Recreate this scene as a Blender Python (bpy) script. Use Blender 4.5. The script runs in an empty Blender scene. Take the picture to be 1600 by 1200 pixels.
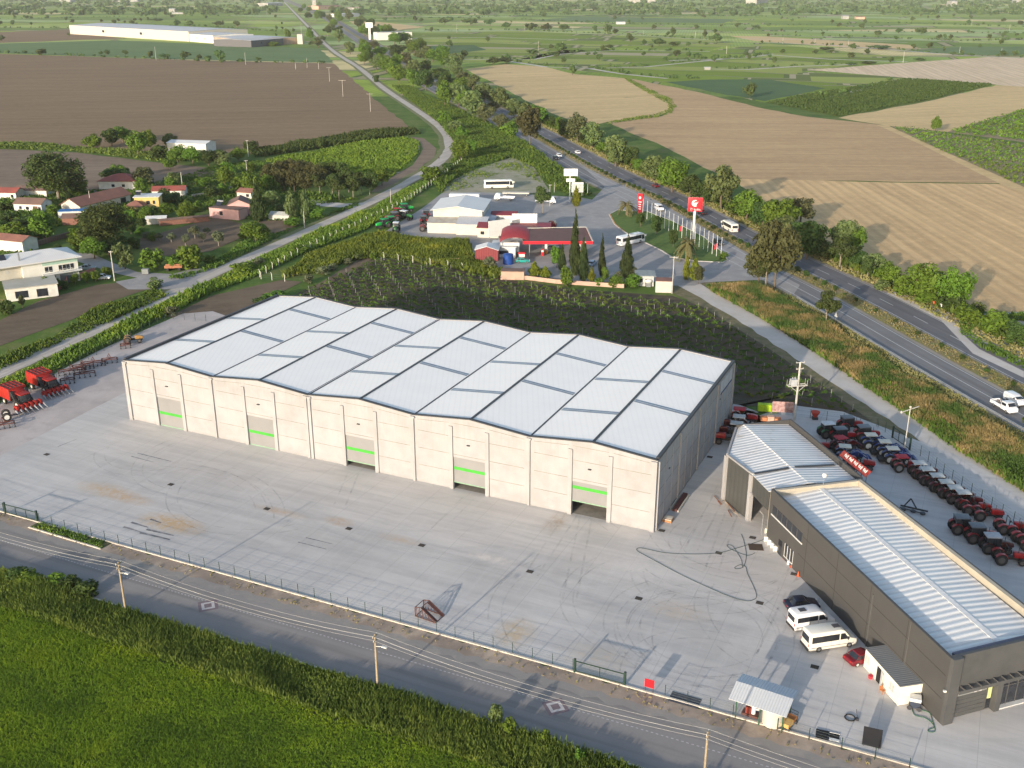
import bpy, bmesh, math, random
import numpy as np
from mathutils import Vector, Matrix
R = math.radians
random.seed(7)
rng = np.random.default_rng(11)
scene = bpy.context.scene
COL = scene.collection
# ---------------------------------------------------------------- camera model (used to read the site plan off the photo)
FPX, TH, H = 1625., R(21.1), 75.
CS, SN = math.cos(TH), math.sin(TH)
def g(px, py, z=0.):
    u = (px-800)/FPX; v = (600-py)/FPX
    dy, dz = CS+v*SN, -SN+v*CS
    t = (z-H)/dz
    return (u*t, dy*t)
def gv(px, py, z=0.): return Vector((*g(px, py, z), z))
def proj(x, y, z=0.):
    f = y*CS-(z-H)*SN; up = y*SN+(z-H)*CS
    return (800+FPX*x/f, 600-FPX*up/f)
def hz(px, py, top):
    x, y = g(px, py); lo, hi = 0, 60
    for _ in range(40):
        m = (lo+hi)/2
        if proj(x, y, m)[1] > top: lo = m
        else: hi = m
    return m
def mpp(px, py):
    x, y = g(px, py); return (y*CS+H*SN)/FPX
def heading(a, b):
    A, B = g(*a), g(*b); return math.atan2(B[1]-A[1], B[0]-A[0])
# ---------------------------------------------------------------- materials
def newmat(name):
    m = bpy.data.materials.new(name); m.use_nodes = True
    nt = m.node_tree; nt.nodes.clear()
    o = nt.nodes.new('ShaderNodeOutputMaterial'); b = nt.nodes.new('ShaderNodeBsdfPrincipled')
    nt.links.new(b.outputs[0], o.inputs[0])
    return m, nt, b
class N:
    """tiny node helper"""
    def __init__(s, nt): s.nt = nt; s.tc = None
    def n(s, t, **k):
        x = s.nt.nodes.new(t)
        for a, v in k.items(): setattr(x, a, v)
        return x
    def l(s, a, b): s.nt.links.new(a, b)
    def co(s):
        if not s.tc: s.tc = s.n('ShaderNodeTexCoord')
        return s.tc.outputs['Object']
    def map(s, rot=0, sc=(1, 1, 1), loc=(0, 0, 0)):
        m = s.n('ShaderNodeMapping', vector_type='TEXTURE'); m.inputs['Rotation'].default_value = (0, 0, rot)
        m.inputs['Scale'].default_value = sc; m.inputs['Location'].default_value = loc
        s.l(s.co(), m.inputs[0]); return m.outputs[0]
    def noise(s, scale, detail=3, rough=.6, vec=None):
        x = s.n('ShaderNodeTexNoise'); x.inputs['Scale'].default_value = scale
        x.inputs['Detail'].default_value = detail; x.inputs['Roughness'].default_value = rough
        s.l(vec if vec is not None else s.co(), x.inputs['Vector']); return x.outputs['Fac']
    def ramp(s, fac, stops):
        x = s.n('ShaderNodeValToRGB'); e = x.color_ramp.elements
        while len(e) < len(stops): e.new(.5)
        for i, (p, c) in enumerate(stops): e[i].position = p; e[i].color = (*c, 1) if len(c) == 3 else c
        s.l(fac, x.inputs[0]); return x.outputs[0]
    def mix(s, fac, a, b, mode='MIX'):
        x = s.n('ShaderNodeMix', data_type='RGBA', blend_type=mode)
        for i, v in ((0, fac), (6, a), (7, b)):
            if isinstance(v, (int, float)): x.inputs[i].default_value = v
            elif isinstance(v, tuple): x.inputs[i].default_value = (*v, 1)
            else: s.l(v, x.inputs[i])
        return x.outputs[2]
    def math(s, op, a, b=0., c=0.):
        x = s.n('ShaderNodeMath', operation=op)
        for i, v in enumerate((a, b, c)):
            if isinstance(v, (int, float)): x.inputs[i].default_value = v
            else: s.l(v, x.inputs[i])
        return x.outputs[0]
    def bump(s, b, h, st=.3, dist=.1):
        x = s.n('ShaderNodeBump'); x.inputs['Strength'].default_value = st; x.inputs['Distance'].default_value = dist
        s.l(h, x.inputs['Height']); s.l(x.outputs[0], b.inputs['Normal'])
    def sep(s, vec):
        x = s.n('ShaderNodeSeparateXYZ'); s.l(vec, x.inputs[0]); return x.outputs
MATS = {}
def M(name, c, c2=None, scale=2., rough=.75, metal=0., bump=0., spec=.3, detail=4, lo=.35, hi=.65):
    """plain surface: two tones mixed by noise"""
    if name in MATS: return MATS[name]
    m, nt, b = newmat(name); k = N(nt)
    c2 = c2 or tuple(x*.82 for x in c)
    f = k.noise(scale, detail)
    k.l(k.ramp(f, [(lo, c2), (hi, c)]), b.inputs['Base Color'])
    b.inputs['Roughness'].default_value = rough; b.inputs['Metallic'].default_value = metal
    b.inputs['Specular IOR Level'].default_value = spec
    if bump: k.bump(b, f, bump)
    MATS[name] = m; return m
LEAFGAIN = (1.4, 1.5, 1.3)
def leafmat(name, c, c2, scale=.35, hue=.12, c3=None, at=(.3, .55, .72)):
    gl = lambda q: tuple(min(.6, v*w) for v, w in zip(q, LEAFGAIN)) if q else q
    c, c2, c3 = gl(c), gl(c2), gl(c3)
    m, nt, b = newmat(name); k = N(nt)
    f = k.noise(scale, 3, .7)
    st = [(at[0], c2), (at[1], c)] + ([(at[2], c3)] if c3 else [])
    col = k.ramp(f, st)
    g2 = k.noise(scale*9, 2, .5)
    col = k.mix(k.math('MULTIPLY', g2, .6), col, tuple(x*.5 for x in c2))
    oi = k.n('ShaderNodeObjectInfo')
    hs = k.n('ShaderNodeHueSaturation')
    mr = k.n('ShaderNodeMapRange'); mr.inputs[3].default_value = 1-hue*1.6; mr.inputs[4].default_value = 1+hue*1.6
    k.l(oi.outputs['Random'], mr.inputs[0]); k.l(mr.outputs[0], hs.inputs['Value'])
    mh = k.n('ShaderNodeMapRange'); mh.inputs[3].default_value = .5-hue*.18; mh.inputs[4].default_value = .5+hue*.12
    k.l(oi.outputs['Random'], mh.inputs[0]); k.l(mh.outputs[0], hs.inputs['Hue'])
    k.l(col, hs.inputs['Color'])
    b.inputs['Roughness'].default_value = .65; b.inputs['Specular IOR Level'].default_value = .15
    k.l(hs.outputs[0], b.inputs['Base Color'])
    t = k.n('ShaderNodeBsdfTranslucent'); k.l(hs.outputs[0], t.inputs[0])
    mx = k.n('ShaderNodeMixShader'); mx.inputs[0].default_value = .25
    k.l(b.outputs[0], mx.inputs[1]); k.l(t.outputs[0], mx.inputs[2])
    k.l(mx.outputs[0], nt.nodes['Material Output'].inputs[0])
    MATS[name] = m; return m
def corrug(name, c, c2, axis_rot=0., period=.25, rough=.45, metal=.0, bump=.6, dirt=None, depth=.04, lines=.35, streak=.35):
    """ribbed sheet; ribs run perpendicular to the local axis given by axis_rot"""
    m, nt, b = newmat(name); k = N(nt)
    v = k.map(axis_rot)
    x = k.sep(v)[0]
    w = k.math('SINE', k.math('MULTIPLY', x, 2*math.pi/period))
    w = k.math('MULTIPLY_ADD', w, .5, .5)
    f = k.noise(.25, 4)
    f2 = k.noise(.9, 5, .7, k.map(axis_rot, (6, .6, 1)))
    col = k.ramp(f, [(.35, c2), (.65, c)])
    col = k.mix(k.math('MULTIPLY', f2, streak), col, tuple(q*.7 for q in c2))
    if dirt: 
        col = k.mix(k.math('MULTIPLY', k.ramp(k.noise(.35, 4, .7), [(.55, (0, 0, 0)), (.75, (1, 1, 1))]), .6), col, dirt)
    dk = k.math('MULTIPLY', k.math('LESS_THAN', w, .22), lines)
    col = k.mix(dk, col, tuple(q*.45 for q in c))
    k.l(col, b.inputs['Base Color']); b.inputs['Roughness'].default_value = rough; b.inputs['Metallic'].default_value = metal
    k.bump(b, w, bump, depth)
    MATS[name] = m; return m
# ---------------------------------------------------------------- meshes
def link(name, me, parent=None):
    o = bpy.data.objects.new(name, me); COL.objects.link(o)
    if parent: o.parent = parent
    return o
def tag(o, label=None, cat=None, group=None, kind=None):
    if label: o['label'] = label
    if cat: o['category'] = cat
    if group: o['group'] = group
    if kind: o['kind'] = kind
    return o
def empty(name, loc, rz=0, label=None, cat=None, group=None, sc=None):
    o = bpy.data.objects.new(name, None); COL.objects.link(o); o.location = (loc[0], loc[1], loc[2] if len(loc) > 2 else 0)
    o.rotation_euler = (0, 0, rz); o.empty_display_size = .3
    if sc: o.scale = sc
    return tag(o, label, cat, group)
class MB:
    def __init__(s): s.v = []; s.f = []; s.mi = []; s.T = Matrix.Identity(4); s.sm = []
    def add(s, vs, fs, mi=0, sm=False):
        o = len(s.v); s.v += [tuple(s.T @ Vector(p)) for p in vs]
        s.f += [tuple(i+o for i in f) for f in fs]; s.mi += [mi]*len(fs); s.sm += [sm]*len(fs); return s
    def box(s, x0, x1, y0, y1, z0, z1, mi=0):
        v = [(x, y, z) for z in (z0, z1) for y in (y0, y1) for x in (x0, x1)]
        return s.add(v, [(0, 2, 3, 1), (4, 5, 7, 6), (0, 1, 5, 4), (2, 6, 7, 3), (0, 4, 6, 2), (1, 3, 7, 5)], mi)
    def bar(s, a, b, w, h=None, mi=0):
        a, b = Vector(a), Vector(b); d = (b-a)
        if d.length < 1e-6: return s
        h = h or w; d.normalize(); up = Vector((0, 0, 1)) if abs(d.z) < .95 else Vector((1, 0, 0))
        sx = d.cross(up).normalized(); sy = sx.cross(d).normalized()
        v = []
        for p in (a, b):
            for i, j in ((-1, -1), (1, -1), (1, 1), (-1, 1)): v.append(p+sx*i*w/2+sy*j*h/2)
        return s.add(v, [(3, 2, 1, 0), (4, 5, 6, 7), (0, 1, 5, 4), (1, 2, 6, 5), (2, 3, 7, 6), (3, 0, 4, 7)], mi)
    def cyl(s, a, b, r0, r1=None, n=10, mi=0, caps=True, sm=True):
        a, b = Vector(a), Vector(b); r1 = r0 if r1 is None else r1; d = (b-a).normalized()
        up = Vector((0, 0, 1)) if abs(d.z) < .95 else Vector((1, 0, 0))
        sx = d.cross(up).normalized(); sy = sx.cross(d).normalized()
        v = []
        for p, r in ((a, r0), (b, r1)):
            for i in range(n):
                t = 2*math.pi*i/n; v.append(p+sx*math.cos(t)*r+sy*math.sin(t)*r)
        s.add(v, [(i, (i+1) % n, n+(i+1) % n, n+i) for i in range(n)], mi, sm)
        if caps: s.add(v, [tuple(range(n-1, -1, -1)), tuple(range(n, 2*n))], mi)
        return s
    def prism(s, pts, z0, z1, mi=0):
        n = len(pts)
        ar = sum(pts[i][0]*pts[(i+1) % n][1]-pts[(i+1) % n][0]*pts[i][1] for i in range(n))
        if ar < 0: pts = pts[::-1]
        v = [(p[0], p[1], z0) for p in pts]+[(p[0], p[1], z1) for p in pts]
        return s.add(v, [tuple(range(n-1, -1, -1)), tuple(range(n, 2*n))]+[(i, (i+1) % n, n+(i+1) % n, n+i) for i in range(n)], mi)
    def prof(s, pts, y0, y1, mi=0, taper=None):
        """side profile (x,z) extruded along y; taper(z)->scale of half width"""
        n = len(pts); v = []
        ar = sum(pts[i][0]*pts[(i+1) % n][1]-pts[(i+1) % n][0]*pts[i][1] for i in range(n))
        if ar < 0: pts = pts[::-1]
        c = (y0+y1)/2
        for y in (y0, y1):
            for x, z in pts:
                k = taper(z) if taper else 1; v.append((x, c+(y-c)*k, z))
        return s.add(v, [tuple(range(n)), tuple(range(2*n-1, n-1, -1))]+[(i, n+i, n+(i+1) % n, (i+1) % n) for i in range(n)], mi)
    def quad(s, *p, mi=0): return s.add(p, [tuple(range(len(p)))], mi)
    def slab(s, pts, t, mi=0):
        """thick sheet: polygon with 3-D corners, thickness t downwards"""
        n = len(pts); v = [tuple(p) for p in pts]+[(p[0], p[1], p[2]-t) for p in pts]
        return s.add(v, [tuple(range(n)), tuple(range(2*n-1, n-1, -1))]+[(i, n+i, n+(i+1) % n, (i+1) % n) for i in range(n)], mi)
    def ell(s, c, r, n=10, m=6, mi=0):
        v = [(c[0], c[1], c[2]-r[2])]
        for j in range(1, m):
            p = math.pi*j/m-math.pi/2
            for i in range(n):
                t = 2*math.pi*i/n; v.append((c[0]+r[0]*math.cos(p)*math.cos(t), c[1]+r[1]*math.cos(p)*math.sin(t), c[2]+r[2]*math.sin(p)))
        v.append((c[0], c[1], c[2]+r[2])); L = len(v)-1
        f = [(0, 1+(i+1) % n, 1+i) for i in range(n)]
        for j in range(m-2):
            for i in range(n): a = 1+j*n; f.append((a+i, a+(i+1) % n, a+n+(i+1) % n, a+n+i))
        a = 1+(m-2)*n; f += [(a+i, a+(i+1) % n, L) for i in range(n)]
        return s.add(v, f, mi, True)
    def mesh(s, name, mats, bevel=0):
        me = bpy.data.meshes.new(name); me.from_pydata(s.v, [], s.f)
        for m in (mats if isinstance(mats, (list, tuple)) else [mats]): me.materials.append(m)
        me.polygons.foreach_set('material_index', s.mi); me.polygons.foreach_set('use_smooth', s.sm)
        if bevel:
            bm = bmesh.new(); bm.from_mesh(me); bmesh.ops.remove_doubles(bm, verts=bm.verts, dist=1e-5)
            bmesh.ops.recalc_face_normals(bm, faces=bm.faces)
            ed = [e for e in bm.edges if len(e.link_faces) == 2 and e.calc_face_angle(0) > .35]
            bmesh.ops.bevel(bm, geom=ed, offset=bevel, segments=2, affect='EDGES', profile=.6, clamp_overlap=True)
            for f in bm.faces: f.smooth = True
            bm.to_mesh(me); bm.free()
        me.update(); return me
    def build(s, name, mats, parent=None, bevel=0): return link(name, s.mesh(name, mats, bevel), parent)
def npmesh(name, V, nper, mats, smooth=False):
    nf = len(V)//nper
    me = bpy.data.meshes.new(name); me.vertices.add(len(V)); me.loops.add(nf*nper); me.polygons.add(nf)
    me.vertices.foreach_set('co', np.asarray(V, dtype=np.float32).ravel())
    me.loops.foreach_set('vertex_index', np.arange(nf*nper, dtype=np.int32))
    me.polygons.foreach_set('loop_start', np.arange(nf, dtype=np.int32)*nper)
    me.polygons.foreach_set('use_smooth', np.full(nf, smooth))
    me.materials.append(mats); me.update(calc_edges=True); return me
def sheet(name, pts, z, m, kind='structure', label=None):
    """flat polygon laid on the ground"""
    if name.startswith('field_') and name != 'field_path':
        out = []; rj = random.Random(len(pts))
        for i in range(len(pts)):
            a, c = pts[i], pts[(i+1) % len(pts)]; L = math.dist(a, c); k = max(1, min(60, int(L/14)))
            for j in range(k): t = j/k; w_ = (1.3 if j else 0); out.append((a[0]+(c[0]-a[0])*t+rj.uniform(-w_, w_), a[1]+(c[1]-a[1])*t+rj.uniform(-w_, w_)))
        pts = out
    b = MB(); n = len(pts)
    ar = sum(pts[i][0]*pts[(i+1) % n][1]-pts[(i+1) % n][0]*pts[i][1] for i in range(n))
    if ar < 0: pts = pts[::-1]
    b.add([(p[0], p[1], z) for p in pts], [tuple(range(n))])
    o = b.build(name, m); tag(o, kind=kind, label=label); return o
def psheet(name, px, z, m, **k): return sheet(name, [g(*p) for p in px], z, m, **k)
def smooth_line(pts, n=6):
    out = []
    P = [Vector(p) for p in pts]
    for i in range(len(P)-1):
        p0, p1, p2, p3 = P[max(i-1, 0)], P[i], P[i+1], P[min(i+2, len(P)-1)]
        for k in range(n):
            t = k/n
            out.append(.5*((2*p1)+(p2-p0)*t+(2*p0-5*p1+4*p2-p3)*t*t+(3*p1-p0-3*p2+p3)*t**3))
    out.append(P[-1]); return out
def ribbon(name, line, o0, o1, z, m, kind='structure', dash=None, jit=0., th=0.):
    """strip between offsets o0..o1 (to the right of the line)"""
    b = MB(); L = [Vector((p[0], p[1])) for p in line]
    nor = []
    for i in range(len(L)):
        d = (L[min(i+1, len(L)-1)]-L[max(i-1, 0)]).normalized(); nor.append(Vector((d.y, -d.x)))
    def pt(i, t, o):
        p = L[i].lerp(L[i+1], t); n = nor[i].lerp(nor[i+1], t); return p+n*o
    def q(A, B, C, D):
        if th: b.slab([(*A, z), (*B, z), (*C, z), (*D, z)], th)
        else: b.quad((*A, z), (*B, z), (*C, z), (*D, z))
    if dash:
        on, off = dash; s = 0.
        segs = [(L[i+1]-L[i]).length for i in range(len(L)-1)]; tot = sum(segs)
        def at(d):
            for i, x in enumerate(segs):
                if d <= x or i == len(segs)-1: return i, min(d/x, 1)
                d -= x
        while s < tot:
            i, t = at(s); j, u = at(min(s+on, tot))
            q(pt(i, t, o1), pt(j, u, o1), pt(j, u, o0), pt(i, t, o0)); s += on+off
    else:
        for i in range(len(L)-1):
            ja = jit*math.sin(i*2.3+L[i].x) if jit else 0; jb = jit*math.sin((i+1)*2.3+L[i+1].x) if jit else 0
            q(pt(i, 0, o1+ja), pt(i, 1, o1+jb), pt(i, 1, o0-jb), pt(i, 0, o0-ja))
    o = b.build(name, m); tag(o, kind=kind); return o
def text_mesh(body, size, depth=.02):
    c = bpy.data.curves.new('lettering', 'FONT'); c.body = body; c.size = size; c.extrude = depth; c.align_x = 'CENTER'; c.align_y = 'CENTER'; c.resolution_u = 2
    o = bpy.data.objects.new('lettering', c); COL.objects.link(o)
    me = bpy.data.meshes.new_from_object(o.evaluated_get(bpy.context.evaluated_depsgraph_get()))
    bpy.data.objects.remove(o); bpy.data.curves.remove(c); return me
def lettering(body, size, m, parent, loc, rot, name='lettering', sx=1):
    me = text_mesh(body, size); me.materials.clear(); me.materials.append(m)
    o = link(name, me, parent); o.location = loc; o.rotation_euler = rot; o.scale = (sx, 1, 1); return o
ORD = ['first', 'second', 'third', 'fourth', 'fifth', 'sixth', 'seventh', 'eighth', 'ninth', 'tenth', 'eleventh', 'twelfth', 'thirteenth', 'fourteenth', 'fifteenth', 'sixteenth', 'seventeenth', 'eighteenth', 'nineteenth', 'twentieth']+['twenty '+w for w in ['first', 'second', 'third', 'fourth', 'fifth', 'sixth', 'seventh', 'eighth', 'ninth']]+['thirtieth']+['thirty '+w for w in ['first', 'second', 'third', 'fourth', 'fifth', 'sixth', 'seventh', 'eighth', 'ninth']]+['fortieth']+['forty '+w for w in ['first', 'second', 'third', 'fourth', 'fifth', 'sixth', 'seventh', 'eighth', 'ninth']]+['fiftieth']
def ordinals(objs, text, group, key=None):
    """objs: repeats of one kind; label them by their order from the left of the photo"""
    vis = sorted(objs, key=key or (lambda o: proj(o.location.x, o.location.y)[0]))
    for i, o in enumerate(vis):
        w = ORD[i] if i < len(ORD) else 'far right'
        if len(vis) == 1: o['label'] = text
        elif i == 0: o['label'] = 'leftmost '+text
        elif i == len(vis)-1 and len(vis) > 2: o['label'] = 'rightmost '+text
        else: o['label'] = w+' from left '+text
        o['group'] = group
# templates: [(part name, mesh, [sub parts], label)]
def place(tpl, name, loc, rz=0, label=None, cat=None, group=None, sc=None):
    r = empty(name, loc, rz, label, cat, group, sc)
    def rec(parts, par):
        for p in parts:
            o = link(p[0], p[1], par)
            if len(p) > 3 and p[3]: o['label'] = p[3]
            if len(p) > 2 and p[2]: rec(p[2], o)
    rec(tpl, r); return r
def in_poly(P, poly):
    x, y = P[:, 0], P[:, 1]; ins = np.zeros(len(P), bool); n = len(poly); j = n-1
    for i in range(n):
        xi, yi = poly[i][:2]; xj, yj = poly[j][:2]
        c = ((yi > y) != (yj > y)) & (x < (xj-xi)*(y-yi)/((yj-yi) or 1e-9)+xi)
        ins ^= c; j = i
    return ins
def sample_poly(poly, n):
    a = np.array([p[:2] for p in poly]); lo, hi = a.min(0), a.max(0); out = []
    tot = 0
    while tot < n:
        P = rng.random((n*2, 2))*(hi-lo)+lo; P = P[in_poly(P, poly)]; out.append(P); tot += len(P)
        if len(P) == 0: break
    return np.concatenate(out)[:n]
def area(poly):
    n = len(poly); return abs(sum(poly[i][0]*poly[(i+1) % n][1]-poly[(i+1) % n][0]*poly[i][1] for i in range(n)))/2
def tufts(name, label, cat, poly, dens, h, w, mat, lean=.35, blades=3, mound=None, z0=0., cap=160000, stuff=True, kindname='stuff'):
    n = int(min(area(poly)*dens, cap)); P = sample_poly(poly, n)
    if mound:
        s, lo, hi = mound
        f = np.sin(P[:, 0]/s+1.3*np.sin(P[:, 1]/s*.7))+np.sin(P[:, 1]/s*1.1+np.cos(P[:, 0]/s*.8)*1.5)
        f = (f+2)/4; hs = lo+(hi-lo)*f
    else: hs = np.ones(len(P))
    V = []
    for k in range(blades):
        q = P+rng.normal(0, w*.9, P.shape); a = rng.random(len(P))*2*math.pi
        hh = (h[0]+(h[1]-h[0])*rng.random(len(P)))*hs
        ln = rng.normal(0, lean, (len(P), 2))*hh[:, None]
        dx = np.cos(a)*w; dy = np.sin(a)*w
        b = np.c_[q, np.full(len(q), z0)]; t = np.c_[q+ln, z0+hh]; m = np.c_[q+ln*.4, z0+hh*.5]
        s = np.c_[dx, dy, np.zeros(len(q))]
        V.append(np.stack([b, m+s, t, m-s], 1).reshape(-1, 3))
    me = npmesh(name, np.concatenate(V), 4, mat); o = link(name, me)
    if stuff: tag(o, label, cat, kind=kindname)
    return o
def strip_poly(line, o0, o1):
    L = [Vector(p[:2]) for p in line]; a, b = [], []
    for i in range(len(L)):
        d = (L[min(i+1, len(L)-1)]-L[max(i-1, 0)]).normalized(); n = Vector((d.y, -d.x))
        a.append(tuple(L[i]+n*o0)); b.append(tuple(L[i]+n*o1))
    return a+b[::-1]
# ================================================================ SETTING
U = Vector((-math.sin(R(114.924)), -math.cos(R(114.924)))); U = -U if U.x > 0 else U   # along the warehouse front, to the left
V2 = Vector((math.sin(R(24.8)), math.cos(R(24.8))))                                      # along its side, away
AU = math.atan2(U.y, U.x); AV = math.atan2(V2.y, V2.x)
OW = Vector(g(1022, 831))
def wp(s, t): p = OW+U*s+V2*t; return (p.x, p.y)
# ---- far plain: patchwork of fields
def ground_mat():
    m, nt, b = newmat('plain_fields'); k = N(nt)
    v = k.n('ShaderNodeTexVoronoi', distance='CHEBYCHEV'); v.inputs['Scale'].default_value = 1.
    v.inputs['Randomness'].default_value = .85
    k.l(k.map(R(-14), (230, 120, 1)), v.inputs['Vector'])
    s = k.sep(v.outputs['Color'])
    pal = k.ramp(s[0], [(0, (0.204, 0.299, 0.042)), (.16, (0.300, 0.403, 0.058)), (.3, (0.264, 0.377, 0.084)), (.45, (0.168, 0.260, 0.047)),
                        (.58, (0.396, 0.481, 0.137)), (.7, (0.252, 0.351, 0.063)), (.82, (0.360, 0.468, 0.189)), (.93, (0.660, 0.559, 0.284))])
    for e in nt.nodes: 
        if e.type == 'VALTORGB': e.color_ramp.interpolation = 'CONSTANT'
    rows = k.math('SINE', k.math('MULTIPLY', k.sep(k.map(R(-10)))[0], 1.4))
    pal = k.mix(k.math('MULTIPLY_ADD', rows, .12, .12), pal, (.10, .10, .05))
    pal = k.mix(k.math('MULTIPLY', k.ramp(k.noise(.018, 5, .65), [(.45, (0, 0, 0)), (.7, (1, 1, 1))]), .45), pal, (.055, .09, .03))
    edge = k.n('ShaderNodeTexVoronoi', distance='CHEBYCHEV', feature='F2')
    edge.inputs['Randomness'].default_value = .85; edge.inputs['Scale'].default_value = 1.
    k.l(k.map(R(-14), (230, 120, 1)), edge.inputs['Vector'])
    d = k.math('SUBTRACT', edge.outputs['Distance'], v.outputs['Distance'])
    hedge = k.math('LESS_THAN', k.math('ADD', d, k.math('MULTIPLY', k.noise(.02, 3), .05)), .062)
    pal = k.mix(k.math('MULTIPLY', hedge, .8), pal, (.055, .085, .03))
    pal = k.mix(k.math('MULTIPLY', k.math('LESS_THAN', d, .02), .7), pal, (.4, .34, .22))
    near = k.ramp(k.noise(.08, 6, .7), [(.3, (.05, .095, .02)), (.5, (.09, .15, .03)), (.62, (.13, .16, .045)), (.75, (.2, .17, .1))])
    yy = k.sep(k.co())[1]
    f = k.math('GREATER_THAN', yy, 760)
    k.l(k.mix(f, near, pal), b.inputs['Base Color']); b.inputs['Roughness'].default_value = .95; b.inputs['Specular IOR Level'].default_value = .1
    k.bump(b, k.noise(.5, 4), .4, .5)
    return m
b = MB(); b.add([(-30000, -400, -.1), (30000, -400, -.1), (30000, 45000, -.1), (-30000, 45000, -.1)], [(0, 1, 2, 3)])
tag(b.build('ground', ground_mat()), kind='structure')
def soil(name, c, c2, ang=0., per=1.2, depth=.25, bands=(60, .12), patch=None, line=.35):
    """ploughed soil with furrows running along direction ang"""
    m, nt, b = newmat(name); k = N(nt)
    vm = k.map(ang)
    y = k.math('ADD', k.sep(vm)[1], k.math('MULTIPLY', k.noise(.012, 2), 2.))
    fw = k.math('SINE', k.math('MULTIPLY', y, 2*math.pi/per))
    f1 = k.noise(1., 4, .65, k.map(ang, (bands[0], 4, 1)))
    col = k.ramp(f1, [(.3, c2), (.5, c), (.75, tuple(min(1, q*1.15) for q in c))])
    col = k.mix(k.math('MULTIPLY', k.ramp(k.noise(.012, 4, .6), [(.4, (0, 0, 0)), (.65, (1, 1, 1))]), .5), col, c2)
    col = k.mix(k.math('MULTIPLY', k.noise(1.3, 5, .75), .35), col, tuple(q*.55 for q in c2))
    col = k.mix(k.math('MULTIPLY', k.ramp(k.noise(1., 5, .7, k.map(ang, (220, 9, 1))), [(.42, (0, 0, 0)), (.6, (1, 1, 1))]), .42), col, tuple(q*.72 for q in c2))
    col = k.mix(k.math('MULTIPLY', k.ramp(k.noise(.2, 6, .8), [(.45, (0, 0, 0)), (.7, (1, 1, 1))]), .4), col, tuple(min(1, q*1.25) for q in c))
    if patch: col = k.mix(k.ramp(k.noise(.05, 4, .7, k.map(ang, (2.5, .7, 1))), [(.66, (0, 0, 0)), (.72, (.7, .7, .7))]), col, patch)
    col = k.mix(k.math('MULTIPLY', k.math('GREATER_THAN', fw, .45), line), col, tuple(q*.7 for q in c2))
    k.l(col, b.inputs['Base Color']); b.inputs['Roughness'].default_value = .95; b.inputs['Specular IOR Level'].default_value = .1
    k.bump(b, fw, .35, depth); return m
mB = soil('ploughed_brown', (.275, .19, .115), (.215, .15, .092), R(8), 5., .1, (160, .1), line=.16)
mB2 = soil('ploughed_brown_near', (.27, .205, .15), (.205, .15, .115), R(4), 2.2, .1, (120, .1), line=.25)
mT = soil('dry_tan', (.66, .49, .255), (.54, .39, .20), R(20), 3., .06, (60, .1), (.2, .19, .1), line=.12)
mT2 = soil('tan_furrows', (.72, .50, .26), (.55, .375, .20), heading((1275, 275), (1575, 475)), 4.2, .1, (60, .1), line=.28)
mR = soil('ploughed_rosy', (.56, .39, .215), (.44, .295, .165), R(0), 2.6, .12, (50, .1), line=.3)
mPale = soil('pale_stubble', (.72, .57, .40), (.60, .46, .30), R(80), 6., .1, (60, .1), (.3, .3, .18), line=.3)
mDirt = soil('garden_soil', (.2, .15, .105), (.14, .105, .075), R(25), 1.1, .1, (15, .1), (.11, .14, .05), line=.25)
def crop(name, c, c2, ang, per, mixc=.4, c3=None, sc=.02, plots=0):
    m, nt, b = newmat(name); k = N(nt)
    y = k.sep(k.map(ang))[1]
    w = k.math('SINE', k.math('MULTIPLY', y, 2*math.pi/per))
    col = k.ramp(k.noise(sc, 5, .65), [(.35, c2), (.6, c)]+([(.7, c3)] if c3 else []))
    col = k.mix(k.math('MULTIPLY', k.noise(.4, 5, .75), .5), col, tuple(q*.5 for q in c2))
    col = k.mix(k.math('MULTIPLY', k.math('GREATER_THAN', w, .2), mixc), col, tuple(q*.5 for q in c2))
    if plots:
        vo = k.n('ShaderNodeTexVoronoi', distance='CHEBYCHEV'); vo.inputs['Scale'].default_value = 1; v2 = k.n('ShaderNodeTexVoronoi', distance='CHEBYCHEV', feature='F2'); v2.inputs['Scale'].default_value = 1
        for q_ in (vo, v2): q_.inputs['Randomness'].default_value = .8; k.l(k.map(R(-14), (150, 75, 1)), q_.inputs['Vector'])
        cc = k.sep(vo.outputs['Color'])
        col = k.mix(k.math('MULTIPLY', cc[0], .55), col, tuple(q*.45 for q in c2)); col = k.mix(k.math('MULTIPLY', k.math('GREATER_THAN', cc[1], .72), .5), col, (.36, .38, .12))
        dd = k.math('SUBTRACT', v2.outputs['Distance'], vo.outputs['Distance'])
        col = k.mix(k.math('MULTIPLY', k.math('LESS_THAN', dd, .05), .75), col, (.07, .10, .03)); col = k.mix(k.math('MULTIPLY', k.math('LESS_THAN', dd, .018), .8), col, (.42, .36, .24))
    k.l(col, b.inputs['Base Color']); b.inputs['Roughness'].default_value = .9; b.inputs['Specular IOR Level'].default_value = .1
    k.bump(b, k.noise(.5, 3), .5, .6); return m
mG1 = crop('pale_green_crop', (.16, .24, .10), (.13, .20, .08), R(6), 9, .12)
mG2 = crop('bright_green_vineyard', (.29, .385, .04), (.215, .31, .035), R(-12), 3., .45, plots=1)
mG3 = crop('deep_green_vineyard', (.15, .20, .035), (.10, .15, .025), R(14), 3., .5)
mG4 = crop('blue_green_crop', (.10, .17, .065), (.075, .135, .055), R(14), 8, .1)
psheet('field_ploughed_left', [(-160, 92), (0, 84), (130, 88), (300, 94), (520, 99), (545, 118), (590, 158), (632, 192), (652, 206), (560, 215), (430, 233), (340, 240), (250, 238), (130, 232), (0, 222), (-160, 215)], -.06, mB)
psheet('field_green_left', [(-160, 78), (0, 68), (180, 63), (400, 72), (500, 76), (522, 98), (300, 93), (0, 83), (-160, 90)], -.06, mG1)
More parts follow.
